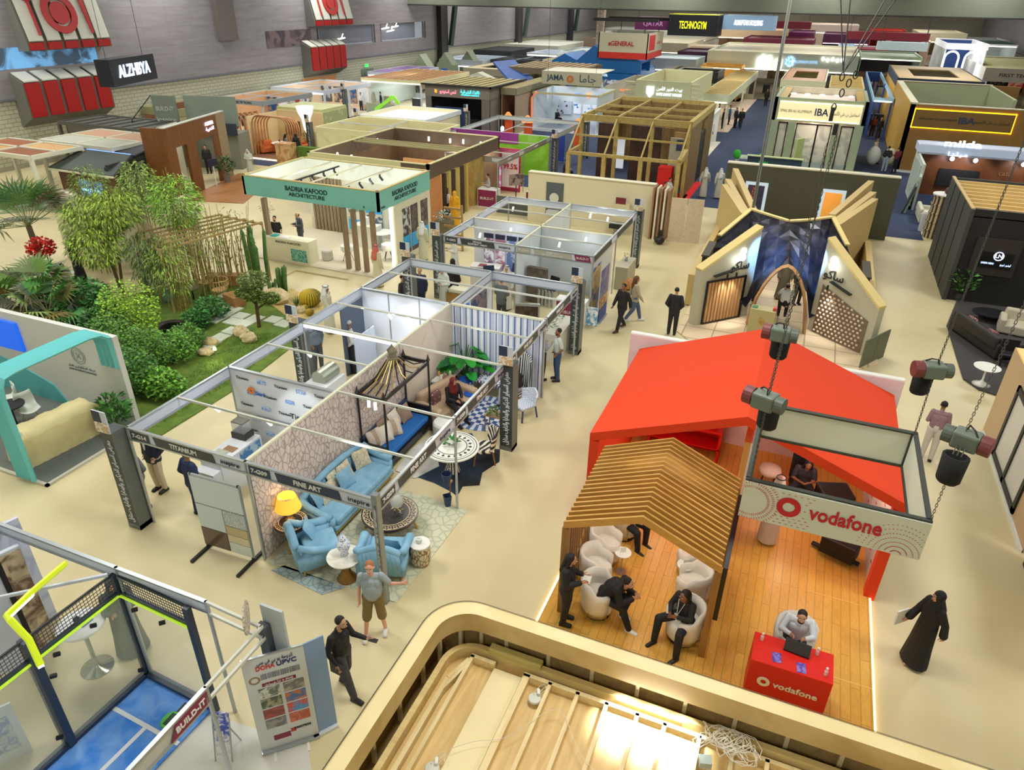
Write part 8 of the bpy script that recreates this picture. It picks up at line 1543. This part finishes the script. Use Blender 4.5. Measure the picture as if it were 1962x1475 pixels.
MB().box(x0,x0+.2,y0,y1,0,4.55).box(x1-.2,x1,y0,y1,0,4.55).obj('side_wall',G9,t);MB().box(x0,x1,y1-.2,y1,0,4.55).mat(1).box(x0+.7,x1-.7,y0+.4,y1-.3,4.0,4.1).obj('back_wall',[M((206,204,180)),M((226,204,190),em=.1)],t);MB().box(x0+.2,x0+.7,y0+.3,y1,4.4,4.5).box(x1-.7,x1-.2,y0+.3,y1,4.4,4.5).obj('roof_timber',M((180,150,80)),t)  # ceiling's pink light put into its colour and faint glow
for x in(-2.2,-1.2,-.2,.8,1.8):MB().ell((x,y1-.6,4.12),(.22,.3,.05)).obj('downlight',M((255,230,220),em=2),t)
for a,c_ in((-2.55,-1.95),(-1.4,.0),(-.1,.85),(1.4,2.2)):
 fr=MB().box(a,a+.07,y0,y0+.1,.1,3.0).box(c_-.07,c_,y0,y0+.1,.1,3.0).box(a,c_,y0,y0+.1,2.93,3.0).box(a,c_,y0,y0+.1,.1,.17).obj('window_frame',BLK,t);MB().box(a+.07,c_-.07,y0+.04,y0+.06,.17,2.93).obj('window_pane',glass((206,226,214),.25),fr)
MB().box(x0+.3,x1-.3,y0+3,y0+3.1,0,3).obj('inner_wall',M((226,206,186),.6,kind='photo',c2=(170,150,130),sc=1),t);lamp((0,y0+1.6,2.6),120,(1,.92,.84));MB().box(x0,x1+2.2,y0-2.5,y0,.008,.06).obj('floor_board',M((214,206,180)),t)
x0,x1,y0,y1=5.45,12.6,57,73.5;OB=M((150,112,50),.6,kind='mottle',c2=(140,102,44),sc=1)
t=thing('bronze_showroom_stand','large bronze-brown stand with amber-lit IBA panel, open top',SIG);CP=M((226,222,190))
MB().box(x0,x1,y0,y0+.25,0,4.3).obj('front_wall',OB,t);MB().box(x0,x0+.3,y0,y1,0,4.3).obj('side_wall',M((206,160,66),.6),t);MB().box(x0,x1+2,y1-.2,y1,0,4.3).mat(1).box(x0+.3,x1,y1-.22,y1-.2,.1,4.25).obj('back_wall',[OB,M((170,180,142))],t);MB().box(x1-.2,x1,y0+6,y1,0,4.3).obj('side_wall',M((170,180,142)),t)
MB().box(x0,x0+.45,y0,y1,4.3,4.36).box(x0,x1,y0-.02,y0+.27,4.3,4.36).box(x0,x1,y1-.25,y1,4.3,4.36).obj('coping',CP,t);MB().box(x0+.35,x1-1.0,y0-.06,y0,2.9,4.0).obj('sign_panel',M((130,98,44)),t)
AM=M((255,180,20),em=4);MB().box(x0+.3,x1-.95,y0-.05,y0-.02,2.84,2.94).box(x0+.3,x1-.95,y0-.05,y0-.02,3.98,4.06).box(x0+.3,x0+.38,y0-.05,y0-.02,2.84,4.06).box(x1-1.03,x1-.95,y0-.05,y0-.02,2.84,4.06).obj('amber_strip',AM,t)
T('IBA',((x0+x1)/2-.1,y0-.09,3.45),X_,Z_,.55,M((50,60,100)),t,w=.95,bold=.02);T('ISMAIL BIN ALI ALUMINIUM',(x0+1.8,y0-.09,3.45),X_,Z_,.2,M((90,70,40)),t,w=2.2);T(ar('اسماعيل بن علي للألمنيوم'),(x1-2.2,y0-.09,3.45),X_,Z_,.24,M((90,70,40)),t,w=2.0)
for k in range(14):MB().box(x1+.0+k*.22,x1+.12+k*.22,y0-.05,y0+.15,0,4.3).obj('fin',M((130,120,100)),t)
MB().box(x1,x1+3.2,y0+.15,y0+.3,0,4.25).obj('fin_backing',M((96,90,76)),t);MB().box(5.3,14,56.2,57,.008,.05).obj('light_plinth',M((214,220,226)),t)
K('navy-banded stand with tan roof and square skylight',5.6,12.2,75,90,4.4,(206,160,66),(34,44,70),.7,'rim',rc=(206,176,116),gear=2,inn=(196,206,206))
K('blue framed stand with tall white frames by the blue aisle',3.8,5.3,70,96,3.2,(40,70,130),(150,196,240),.3,'',gear=3,op='SE',lm=40,fcol=(40,60,110))
# reception run behind the olive wall
t=thing('green_trim_booth','dark booth with white top edge and bright green corner ring',SIG,(-1.9,49.2,0));MB().box(-1.9,1.4,-.1,.1,0,1.5).mat(1).box(-1.95,1.45,-.15,.15,1.5,1.56).obj('dark_wall',[M((50,70,80)),M((196,210,150))],t);T('TERRA',(-.9,-.12,1.15),X_,Z_,.2,M((30,200,60),em=.5),t);T('HOME GREEN',(.3,-.12,.95),X_,Z_,.12,WHITE,t,w=1.2)
t=thing('joinery_display','white framed display with lettering and green end panel','display rack',(-2.1,50.6,0));MB().box(-.9,.9,-.1,.1,0,1.3).mat(1).box(-1.1,-.9,-.12,.12,0,1.4).obj('frame',[M((206,212,176)),M((60,210,70))],t);T('jouka',(0,-.12,.8),X_,Z_,.45,M((120,120,100)),t,w=1.4)
t=thing('glass_rail_counter','long low dark counter behind the olive wall','counter',(1.6,49.6,0));MB().box(-1.6,1.9,-.2,.2,.95,1.02).mat(1).box(1.1,1.8,-.18,.18,0,.95).mat(2).box(.6,.8,-.19,-.1,0,.9).obj('counter_top',[M((110,120,100)),M((60,66,60)),M((20,170,60))],t)
t=thing('ladder_rack','white ladder-like rack at the left of the olive wall','display rack',(-4.3,51.5,0));
for k in range(5):MB().box(-.3,.5,-.4+k*.25,-.3+k*.25,.9,.98).obj('rung',M((206,226,206)),t)
MB().box(-.4,-.3,-.5,1,0,1.1).mat(1).ell((-.35,-.5,1.2),(.25,.1,.3)).obj('frame',[WHITE,M((70,200,60))],t)
t=thing('joinery_sample_frame','tall pale green door sample in front of the showroom','display panel',(-.9,51.6,0),R(60));MB().box(-.4,.4,-.06,.06,0,2.4).obj('sample_board',M((190,206,130)),t)
t=thing('white_egg_pods','pair of white rounded pod seats by the showroom right corner','seat',(4.3,57.4,.0));MB().ell((-.3,0,.75),(.45,.4,.65)).obj('pod',WHITE,t,True);MB().ell((.75,.3,.7),(.5,.4,.6)).obj('pod',M((214,208,176)),t,True)
# milda stand
x0,x1,y0,y1=5.75,14,45.5,50.2
t=thing('truss_stand','white truss-framed stand with walnut back wall and lit script',SIG);WT=M((206,214,230),.4)
MB().box(x0+.3,x1,y1-.2,y1-.05,0,2.6).obj('back_wall',M((120,68,32),.4,kind='mottle',c2=(100,54,24),sc=1),t);MB().box(x0,x0+.12,y0,y1,0,2.5).mat(1).box(x0-.05,x0,y0+.5,y1-.6,.3,2.3).obj('side_wall',[M((206,212,200)),M((190,206,190),kind='marble',c2=(150,170,160))],t)
for z in(2.55,3.0):
 for y in(y1-1.2,y1+.1):MB().beam((x0,y,z),(x1,y,z),.1,.1).obj('truss_chord',WT,t)
for k in range(9):MB().beam((x0+k,y1-1.2,2.55+(k % 2)*.45),(x0+k+1,y1-1.2,3.0-(k % 2)*.45),.05,.05).obj('truss_brace',WT,t)
MB().box(x0-.1,x1,y1-1.3,y1+.2,2.6,3.02).obj('truss_band',M((190,204,226),.4,em=.1),t);T('milda',(x0+2.1,y1-1.36,3.2),X_,Z_,.5,M((230,240,255),em=3),t,w=1.9,bold=.02);T(ar('ميلدا'),(x0+2.0,y1-1.38,2.62),X_,Z_,.3,M((230,240,255),em=3),t,w=1.0)
for x in(7.6,8.8,11.2):MB().ell((x,y1-.9,2.3),(.12,.1,.12)).obj('spot_fitting',M((226,236,255),em=14),t);spot((x,y1-1.4,2.3),(x,y1-.2,1.5),60,100,(.92,.95,1))
MB().box(7.2,9.3,y1-.35,y1-.2,.6,1.6).obj('black_screen',BLK,t);T('casa',(10.6,y1-.25,1.6),X_,Z_,.4,M((170,110,70)),t)
t=thing('round_display_tower','round cream tiered display tower with dark slots','display tower',(6.35,40.2,0))
for k in range(5):MB().lathe([(.45,k*.42),(.45,k*.42+.34),(.5,k*.42+.36),(.5,k*.42+.42)],24).obj('tier',M((206,190,150),.5,kind='radial',c2=(70,54,40),sc=14),t)
MB().lathe([(.01,2.1),(.52,2.1),(.52,2.15),(.01,2.15)],24).obj('tower_top',WHITE,t);tag(MB().ell((6.4,40.2,2.3),(.1,.1,.16)).obj('pinecone_ornament',M((90,60,50))),'small brown cone ornament on the round display tower','ornament')
blocksofa('white side of a sofa unit at the right carpet edge',(6.3,43.4,0),R(90),1.9,(206,206,180));tag(MB().lathe([(.22,0),(.24,.9),(.2,1.0)],16,(6.0,41.2,0)).obj('white_cylinder',WHITE),'white rounded cylinder in front of the display tower','plinth')
t=thing('leaning_boards','stack of pale green boards leaning by the blue carpet','boards',(5.3,44.6,0));MB().slab([(0,0,0),(.3,1.8,0),(.5,1.8,2.0),(.3,0,2.0)],(.12,0,0)).obj('board',M((196,214,196),.4,kind='marble',c2=(150,176,160)),t);MB().slab([(-.15,-.3,0),(.0,.8,0),(.3,.8,1.5),(.2,-.3,1.5)],(.1,0,0)).obj('dark_board',M((60,66,66)),t)
tag(MB().box(7.0,7.6,43.8,44.0,0,1.3).mat(1).box(7.9,8.7,43.8,44.0,0,1.5).obj('framed_picture',[M((206,190,160),kind='photo',c2=(150,110,80),sc=4),M((214,206,170))]),'pale framed pictures leaning behind the sofa unit','picture')
# far right
K('white stand with glowing cream edge and two-line lettering',15.2,23.4,95,116,4.2,(206,200,176),(214,206,186),1.3,'flat','FIRST TECHNOLOGY',(90,80,60),rc=(196,196,140),gear=4,op='S',lm=60,inn=(60,56,50),w=5.5,ts=.45)
t=K('tall white stand with glowing arched openings',11.5,15.6,100,112,6.2,(226,234,246),(226,234,246),.6,'',gear=3,lm=200,lc=(.85,.92,1),em=.4,inn=(40,70,130))
for x in(11.6,13.6):MB().tube(arch(x,x+1.4,99.8,5.4),.09,6).obj('lit_arch',M((240,246,255),em=6),t)
K('low tan slatted-roof stand left of the white arches',8.4,12.6,94,99,3.6,(206,206,190),(196,210,196),.7,'slats',rc=(190,166,80),gear=2);K('white balustrade stand with dark lit upper letters',15.6,22,120,130,5.4,(190,200,200),(226,232,240),.3,'slats',rc=(60,90,80),gear=3,lm=80)
K('round-columned stand in beige stone with dark interior',7.0,12,122,134,6.0,(176,150,126),(206,180,150),.6,'',gear=3,inn=(60,50,50),lm=40);K('green-ledged dark stand on the far right aisle',3.0,9.4,100,110,4.6,(150,170,150),(190,206,176),.4,'flat',rc=(180,196,170),gear=5,op='S',inn=(50,46,50),lm=50)
K('rows of pale displays along the far right aisle',.4,2.6,114,128,4.5,(190,206,214),(190,206,214),.5,'flat',rc=(150,180,206),gear=3,lm=20)
def hbox(label,x0,x1,y,z0,z1,c_,em=0,txt=None,tc=(240,240,240),tem=0,dp=4,top=None):
 t=thing('hanging_sign',label,'hanging sign');MB().box(x0,x1,y,y+dp,z0,z1).mat(1).box(x0,x1,y,y+dp,z1,z1+.05).obj('sign_box',[M(c_,em=em),M(top or c_)],t)
 for x in(x0+.3,x1-.3):MB().tube([(x,y+.5,z1),(x,y+.5,12)],.03,4).obj('hanging_wire',DARK,t)
 if txt:T(txt,((x0+x1)/2,y-.04,(z0+z1)/2),X_,Z_,(z1-z0)*.5,M(tc,em=tem),t,w=(x1-x0)*.55,bold=.02)
hbox('black hanging sign with yellow outlined lettering TECHNOGYM',-19.6,-13.6,98,6.1,8.4,(20,22,30),0,'TECHNOGYM',(226,226,30),1,top=(226,226,30));hbox('pale blue hanging sign with white lettering ALMUFTAH HOLDING',-13.2,-7.2,99,6.9,8.4,(130,160,190),.2,'ALMUFTAH HOLDING',(255,255,255),3)
hbox('purple hanging sign with faint dome emblem',-24.5,-19.8,101,6.5,7.9,(96,30,80),.1,'QATAR',(190,130,180),.3)
FAR=[(-46.5,-40.5,88.5,97,2.9,(176,190,206),(206,214,226),'rails','pale blue-lit shell stand with glowing top by the left wall',110),(-40,-34.5,90,98,3.0,(70,74,80),(60,62,64),'rails','dark glazed stand beside the pale blue-lit one',10),
(-46.6,-41,99,108,3.4,(90,92,96),(50,52,56),'slats','dark-framed stand under the steel column on the left',0),(-35.5,-30,104,114,3.4,(150,160,170),(196,204,200),'flat','grey-blue stand with white header left of the wrapped column',40),(-46.5,-38,110,124,3.6,(196,200,190),(206,206,190),'flat','cream flat-topped stand along the left wall',0),
(-36.5,-30,118,130,4.4,(110,90,76),(120,100,84),'flat','brown boxy stand left of the wrapped column, far back',0),(-28.8,-23,96,108,3.4,(206,180,140),(176,140,90),'slats','brown slat-roofed stand behind the blue wave roof',20),(-31.5,-27.5,86,93,3.6,(206,200,166),(206,206,176),'flat','cream flag-shaped stand with white ring emblem',0),
(-21,-14.5,90.5,97,4.0,(170,180,180),(190,200,206),'flat','white glazed stand with lit outline under the GENERAL sign',90),(-18.5,-12.0,100.5,108,4.2,(80,30,66),(70,26,60),'flat','deep purple stand behind the yellow-lettered sign',30),(-20.2,-13.8,97.6,100,3.2,(30,36,50),(24,30,44),'','navy header stand below the yellow-lettered sign',60),
(-28,-19,110,124,4.6,(206,200,176),(196,190,160),'flat','cream stand far behind the GENERAL sign',20),(-12.5,-3,118,128,5.2,(110,30,50),(96,24,44),'flat','maroon-edged stand behind the huge pale stand',60),(-2,4.5,130,140,5.6,(90,26,70),(86,24,66),'flat','wide purple stand with white lights, far centre',60),
(-18,-8,132,144,5.8,(206,180,150),(226,190,150),'flat','peach stand far back left of centre',60),(5,10,140,150,6.0,(150,40,26),(160,36,20),'flat','red-topped stand far back right',40),(-6,3,146,158,6.4,(206,196,180),(226,206,190),'slats','white stand with glowing round arch at the very back',120),
(-30,-20,132,146,5.2,(186,190,176),(196,196,180),'flat','pale stand deep behind the wrapped column',20),(-40,-32,138,150,5.0,(150,150,140),(140,140,130),'flat','grey stand at the far left corner of the hall',10),(11.5,18,136,150,6.0,(190,180,150),(196,186,156),'flat','beige stand by the far right wall',30),
(-19,-9,112,117,4.2,(196,180,150),(206,190,160),'slats','tan-topped long stand between purple and peach ones',40),(2.5,6.5,113,122,4.6,(180,190,190),(130,30,50),'flat','grey stand with thin maroon lit header',40),(17,23,132,142,5.4,(170,176,170),(150,160,150),'flat','grey-green stand in the right back corner',0),
(-7.2,-3.6,132,144,5.6,(86,24,66),(96,28,72),'flat','purple stand left of the wide purple one',40)]
for a in FAR:K(a[8],a[0],a[1],a[2],a[3],a[4],a[5],a[6],.8 if a[4]<4 else 1.3,a[7],rc=tuple(min(255,int(v*1.02+14))for v in a[6]),gear=3,lm=a[9])
hbox('plain maroon hanging band, far centre right',1,10,104,6.1,6.9,(120,30,46),.1,None,(240,220,220),.5,.6 if False else 2);hbox('pale blue-white hanging band at far right centre',4.4,9.6,99,5.3,6.1,(196,214,220),.1,None,(60,110,170),0,2);hbox('maroon hanging band over the peach stand',-12,-4,126,6.3,7.2,(110,20,40),.1,None,(0,0,0),0,3)
K('white cross-railed booth with dark vertical sign, beyond the purple-lit stand',-38.8,-34.4,99.5,107,3.3,(196,206,220),(214,222,232),.35,'rails',gear=4,lm=90,lc=(.9,.95,1),op='SE');K('white lit showroom with red column right of JAMA',-17.9,-15.0,90.2,95,3.2,(226,230,236),(206,214,220),.4,'rails',gear=4,lm=90,lc=(.92,.96,1),op='SE')
K('narrow white panel stand next to the sage louvred stand',-9.3,-7.5,56,62,2.6,(214,216,206),(214,216,206),.35,'',gear=2,lm=40,op='SE',fcol=(220,214,200))
for k in range(4):tag(MB().box(-8.3,-7.9,52.5+k*2.4,53.5+k*2.4,0,1.05).mat(1).box(-8.32,-7.88,52.5+k*2.4,53.5+k*2.4,1.05,1.1).obj('aisle_counter',[M((110,122,112)),WHITE]),'grey-green aisle counter by the lattice house, %s from the camera' %('first','second','third','fourth')[k],'counter')
# ---------------------------------------------------------------- people
WT_=(226,228,226);BK_=(26,26,30);NV_=(30,36,58)
def P(label,px,py,rz,pose='stand',z=0.,dx=0,dy=0,**k):
 q=at(px,py,z);return person(label,(q.x+dx,q.y+dy,q.z),R(rz),pose,**k)
t=P('bearded man in black jumper holding a phone and tablet case',665,1322,85,'tablet',top='shirt',topc=BK_,botc=(58,60,66),beard=True,fine=True,sc=1.0)
MB().bx((.26,-.47,1.2),(.075,.15,.012),.2).obj('phone',BLK,t);MB().bx((-.21,-.10,.80),(.03,.34,.25),0).obj('tablet_case',M((44,44,48)),t)
P('man in grey polo shirt, khaki shorts and white trainers',722,1212,25,'lean',top='polo',topc=(156,170,178),bot='shorts',botc=(128,110,64),shoe=(220,220,216),hairc=(170,110,70),skin=M((226,170,146)),fine=True,belly=.012,sc=1.0)
P('man in navy suit standing with his back to us by glass panels',385,985,165,'pockets',top='jacket',topc=(28,44,82),botc=(28,44,82),skin=SKIN2,fine=True)
P('man in dark blazer and cream trousers under the titanium sign',310,938,0,'pockets',top='jacket',topc=(30,36,52),botc=(206,190,160),fine=True,open_=(226,226,226),sc=1.05)
P('man in grey suit mostly hidden by the front left banner pillar',296,975,-20,'pockets',dx=-.25,top='jacket',topc=(110,114,118),botc=(110,112,112),fine=True,sc=.98)
t=P('long-haired woman in black standing by the tub chairs with papers',1082,1190,95,'phone',z=.06,top='jacket',topc=BK_,botc=BK_,hair='long',fine=True,sc=.97)
MB().bx((0,-.36,1.2),(.2,.14,.01),0).obj('paper',WHITE,t)
person('man in black leaning forward in a tub chair, white shoes',(-2.0,9.75,.02),R(80),'sitlean','jacket',BK_,botc=BK_,shoe=(232,232,232),beard=True,fine=True)
t=person('seated woman in black with white lanyard looking at her hands',(-.48,9.78,.02),R(-35),'sitwide','shirt',(34,36,40),botc=BK_,hair='long',skin=SKIN2,fine=True)
b=MB()
for s_ in(-1,1):b.beam((s_*.07,-.17,1.0),(s_*.01,-.24,.72),.018,.006,X_)
b.bx((0,-.25,.66),(.1,.01,.13));b.obj('lanyard',WHITE,t)
person('man in white shirt typing at the red counter',(1.37,10.0,.02),R(0),'desk','shirt',(214,222,232),botc=(40,40,44),beard=True,fine=True)
t=P('woman in black abaya walking with a white folder',1748,1268,-65,'walk',top='abaya',topc=(18,18,20),hair='veil',hairc=(16,16,18),fine=True,sc=.98)
MB().bx((-.24,-.34,.92),(.03,.26,.32),.3).obj('white_folder',WHITE,t)
P('man in dusty pink shirt and white trousers seen from behind',1772,880,170,'phone',topc=(150,116,126),botc=(206,198,190),skin=SKIN2,fine=True)
person('seated woman in dark top with lanyard on the racing seat',(1.28,14.95,.0),R(0),'sitwide','polo',(50,50,62),botc=(40,40,50),hair='long',skin=SKIN2)
person('person in white robe standing beneath the hanging sign',(.72,13.1,.06),R(160),'stand','thobe',(206,196,184),hair='ghutra',hairc=WT_)
person('person in dark trousers seated half hidden under the slatted roof',(-2.15,12.05,0),R(60),'sit','shirt',(60,50,50),botc=BK_)
P('woman in grey headscarf and long coat behind the padel glass',258,1248,60,'folded',top='abaya',topc=(92,96,96),hair='veil',hairc=(86,90,90),fine=True)
P('man in light blue-grey shirt at the garden side of the booth',612,712,60,'pockets',topc=(130,146,164),botc=(84,92,104),skin=SKIN2,fine=True)
P('man in white shirt and black trousers facing the wide counter',678,712,-60,'pockets',topc=WT_,botc=BK_,skin=SKIN2,fine=True,hair='cap',hairc=(214,216,220))
P('man in white shirt seated by the blank white booth wall',722,690,-30,'sit',topc=(206,214,220),botc=(90,100,110),skin=SKIN2,fine=True)
person('seated woman in black with a dark red headscarf',(-7.85,15.05,.0),R(60),'sit','shirt',BK_,botc=BK_,hair='veil',hairc=(110,30,34),fine=True)
P('man in grey-blue shirt at the white counter by the striped wall',1035,728,150,'phone',topc=(160,166,178),botc=(30,34,44))
P('bearded man in pale T-shirt and jeans beside the striped booth',1066,728,-60,'pockets',top='tee',topc=(196,206,196),botc=(50,80,116),skin=SKIN2,beard=True,fine=True)
person('woman in black and grey seated in the striped wing chair',(-6.5,16.5,0),R(-30),'sit','jacket',BK_,botc=(180,180,186),open_=(206,206,206))
P('man in black suit striding across the open floor',1188,632,-30,'walk',top='jacket',topc=BK_,botc=BK_,shoe=(80,50,36),fine=True,skin=SKIN2)
P('woman in pale jacket and jeans walking behind the striding suit',1212,615,110,'walk',top='jacket',topc=(176,166,136),botc=(80,100,136),hair='long',hairc=(110,70,44),shoe=WT_)
P('broad man in black suit with his back to us, right of centre',1286,640,180,'pockets',top='jacket',topc=BK_,botc=BK_,fine=True)
P('man in white robe and headcloth walking past the golden cactus',634,637,100,'walk',top='thobe',topc=(206,206,186),hair='ghutra',hairc=WT_,skin=SKIN2)
P('man in white robe with red-checked headcloth by the teal stand',722,548,165,top='thobe',topc=(214,206,174),hair='ghutra',hairc=(206,110,96),dx=.1)
P('man in white robe with dark folder near the teal stand side',812,498,180,top='thobe',topc=(206,206,180),hair='ghutra',hairc=WT_)
P('bearded man in black T-shirt behind the cream counter',536,487,15,top='tee',topc=BK_,botc=BK_,beard=True)
P('man in grey suit behind the cream counter',580,478,-30,'phone',top='jacket',topc=(70,74,82),botc=(70,74,82),open_=WT_,hair='bald')
P('woman in flowing saffron-yellow robe',872,432,0,top='abaya',topc=(226,166,30),hair='veil',hairc=(226,166,30))
P('woman in white top near the straw wall',858,425,150,top='shirt',topc=(220,206,206),botc=BK_,hair='long')
P('man in grey shirt at the corner of the magenta booth',936,393,-60,'phone',topc=(176,172,166),botc=BK_)
P('man in white robe near the walnut stand, back to the arches',482,340,20,'phone',top='thobe',topc=(196,206,186),hair='ghutra',hairc=WT_)
P('woman in grey coat before the arched ribs',552,306,150,'phone',top='jacket',topc=(120,124,122),botc=BK_,hair='long')
P('woman in black abaya beside the grey-coated woman',572,306,190,top='abaya',topc=BK_,hair='veil',hairc=BK_)
P('child-sized person with orange bag near the arches',540,303,120,'stand',topc=(90,80,60),botc=(60,60,66),sc=.72)
P('man in white shirt at the left of the arched ribs',462,288,160,'phone',topc=WT_,botc=(40,50,80))
P('left of two men in white robes on the blue aisle carpet',1346,378,170,'walk',top='thobe',topc=(206,206,186),hair='ghutra',hairc=WT_)
P('right of two men in white robes on the blue aisle carpet',1374,380,185,'walk',top='thobe',topc=(206,206,186),hair='ghutra',hairc=WT_)
P('man in white shirt and dark trousers near the showroom',1670,312,60,'walk',topc=(214,206,180),botc=(40,44,60))
P('man in black shirt and pale jeans before the bronze stand',1692,330,175,'pockets',topc=BK_,botc=(150,166,176))
P('man in dark red shirt before the bronze stand',1711,332,-150,'phone',topc=(120,36,50),botc=BK_)
P('person in orange-brown top near the showroom corner',1668,262,0,topc=(150,70,40),botc=(60,40,36));P('person in black beside the orange-brown top',1680,266,10,topc=BK_,botc=BK_)
P('man in black suit walking on the far blue aisle',1417,247,0,'walk',top='jacket',topc=BK_,botc=BK_);P('dark-dressed person left of the aisle walker',1407,245,60,top='jacket',topc=(40,40,44),botc=BK_)
P('person in black by the rear showroom corner',1466,203,0,top='jacket',topc=BK_,botc=BK_);P('person in dark blue at the narrow counters of the sage stand',1395,240,90,topc=(70,110,160),botc=BK_);P('seated-looking person in black at the sage stand counter',1383,248,-60,topc=BK_,botc=BK_)
P('person in black further along the pale aisle stand',1374,236,90,topc=BK_,botc=(50,50,60));P('person in black near the pale aisle stand entrance',1368,205,0,topc=BK_,botc=BK_)
P('person in black robe inside the pointed arch at left',1447,605,170,'walk',z=.04,top='jacket',topc=(26,28,40),botc=(26,28,40),dy=1.2,dx=-.2,sc=1.05);P('bald man in white shirt sitting with his back to us at the arch',1497,612,185,'desk',z=.04,topc=WT_,botc=BK_,hair='bald')
P('person in patterned robe deeper inside the pointed arch',1492,590,10,z=.04,top='abaya',topc=(110,104,84),hair='veil',hairc=(90,80,60),dy=1);P('person in black at the right inside the arch',1532,604,30,z=.04,top='jacket',topc=BK_,botc=BK_,dx=-.2,dy=1.1)
P('man in white seated near the red booth, left one',1268,392,90,'sit',topc=WT_,botc=(200,200,190));P('second man in white by the red booth, behind the first',1277,383,70,'sit',topc=WT_,botc=(200,200,190))
for k,(x,y,c,l)in enumerate(((693,213,WT_,'leftmost of the men in pale shirts on the dark carpet'),(704,205,(214,206,170),'cream-robed man in the group by the green ribbon barrier'),(718,212,(206,206,180),'second robed man nearer the green ribbon barrier'),(731,212,BK_,'person in black in the group by the barrier'))):
 P(l,x,y,40*k,top='thobe' if k in(1,2)else 'shirt',topc=c,botc=NV_,hair='ghutra' if k in(1,2)else 'short',hairc=WT_ if k in(1,2)else(26,20,18))
P('seated man in pale shirt at the white garden table',135,566,60,'sit',topc=(214,206,180),botc=(90,90,80),beard=True);P('person in black standing behind the willow-leaved tree',158,540,120,top='abaya',topc=BK_,hair='veil',hairc=BK_);P('man in grey standing beyond the pergola poles',290,520,0,topc=(150,156,160),botc=(90,90,96))
P('man in white robe at the walnut stand doorway',350,378,40,top='thobe',topc=(206,206,190),hair='ghutra',hairc=WT_);P('dark-suited man standing in the walnut stand opening',402,332,30,top='jacket',topc=(40,36,36),botc=BK_)
P('man in dark blue jacket at the rear of the first block',808,598,0,top='jacket',topc=(40,46,80),botc=NV_,hair='bald');P('man in white robe and headcloth with the dark blue jacket man',852,597,-20,'phone',top='thobe',topc=(214,220,214),hair='ghutra',hairc=WT_);P('woman in black abaya between the two shell blocks',858,588,180,top='abaya',topc=BK_,hair='veil',hairc=BK_,dy=.5)
P('small dark-haired person at the far left rail of the first block',775,605,90,'stand',topc=(60,60,66),botc=BK_,sc=.9);P('man in grey jacket with his back to us in the rear bay',958,622,180,'folded',top='jacket',topc=(96,104,106),botc=(60,60,64),dy=.1);P('man in white robe facing the grey-jacketed man',962,600,0,top='thobe',topc=(206,206,190),hair='ghutra',hairc=WT_,dy=.4)
P('man in white robe at the metallic equipment booth corner',872,530,-60,'phone',top='thobe',topc=(214,214,206),hair='cap',hairc=(40,30,26));P('seated person with dark hair at the JAMA counters',1066,238,60,'sit',topc=(30,34,44),botc=BK_);P('person in dark clothing at the blue appliance stand',1162,205,0,topc=(40,60,110),botc=NV_);P('person in blue at the right of the appliance stand',1186,200,30,topc=(60,110,190),botc=NV_)
P('person crouching near the lattice house left post',1081,345,90,'sit',topc=(40,36,34),botc=BK_)
bpy.context.view_layer.update()
for o,w_ in FIT:
 d=o.dimensions.x
 if d>1e-4:
  k=w_/d;m_=o.matrix_basis.copy();
  for i in range(3):m_[i][0]*= k
  o.matrix_basis=m_
dg=bpy.context.evaluated_depsgraph_get()
for o in[q for q in bpy.data.objects if q.type=='FONT']:
 me=bpy.data.meshes.new_from_object(o.evaluated_get(dg),depsgraph=dg);n=bpy.data.objects.new('lettering',me);C.objects.link(n)
 n.parent=o.parent;n.matrix_basis=o.matrix_basis.copy();bpy.data.objects.remove(o)
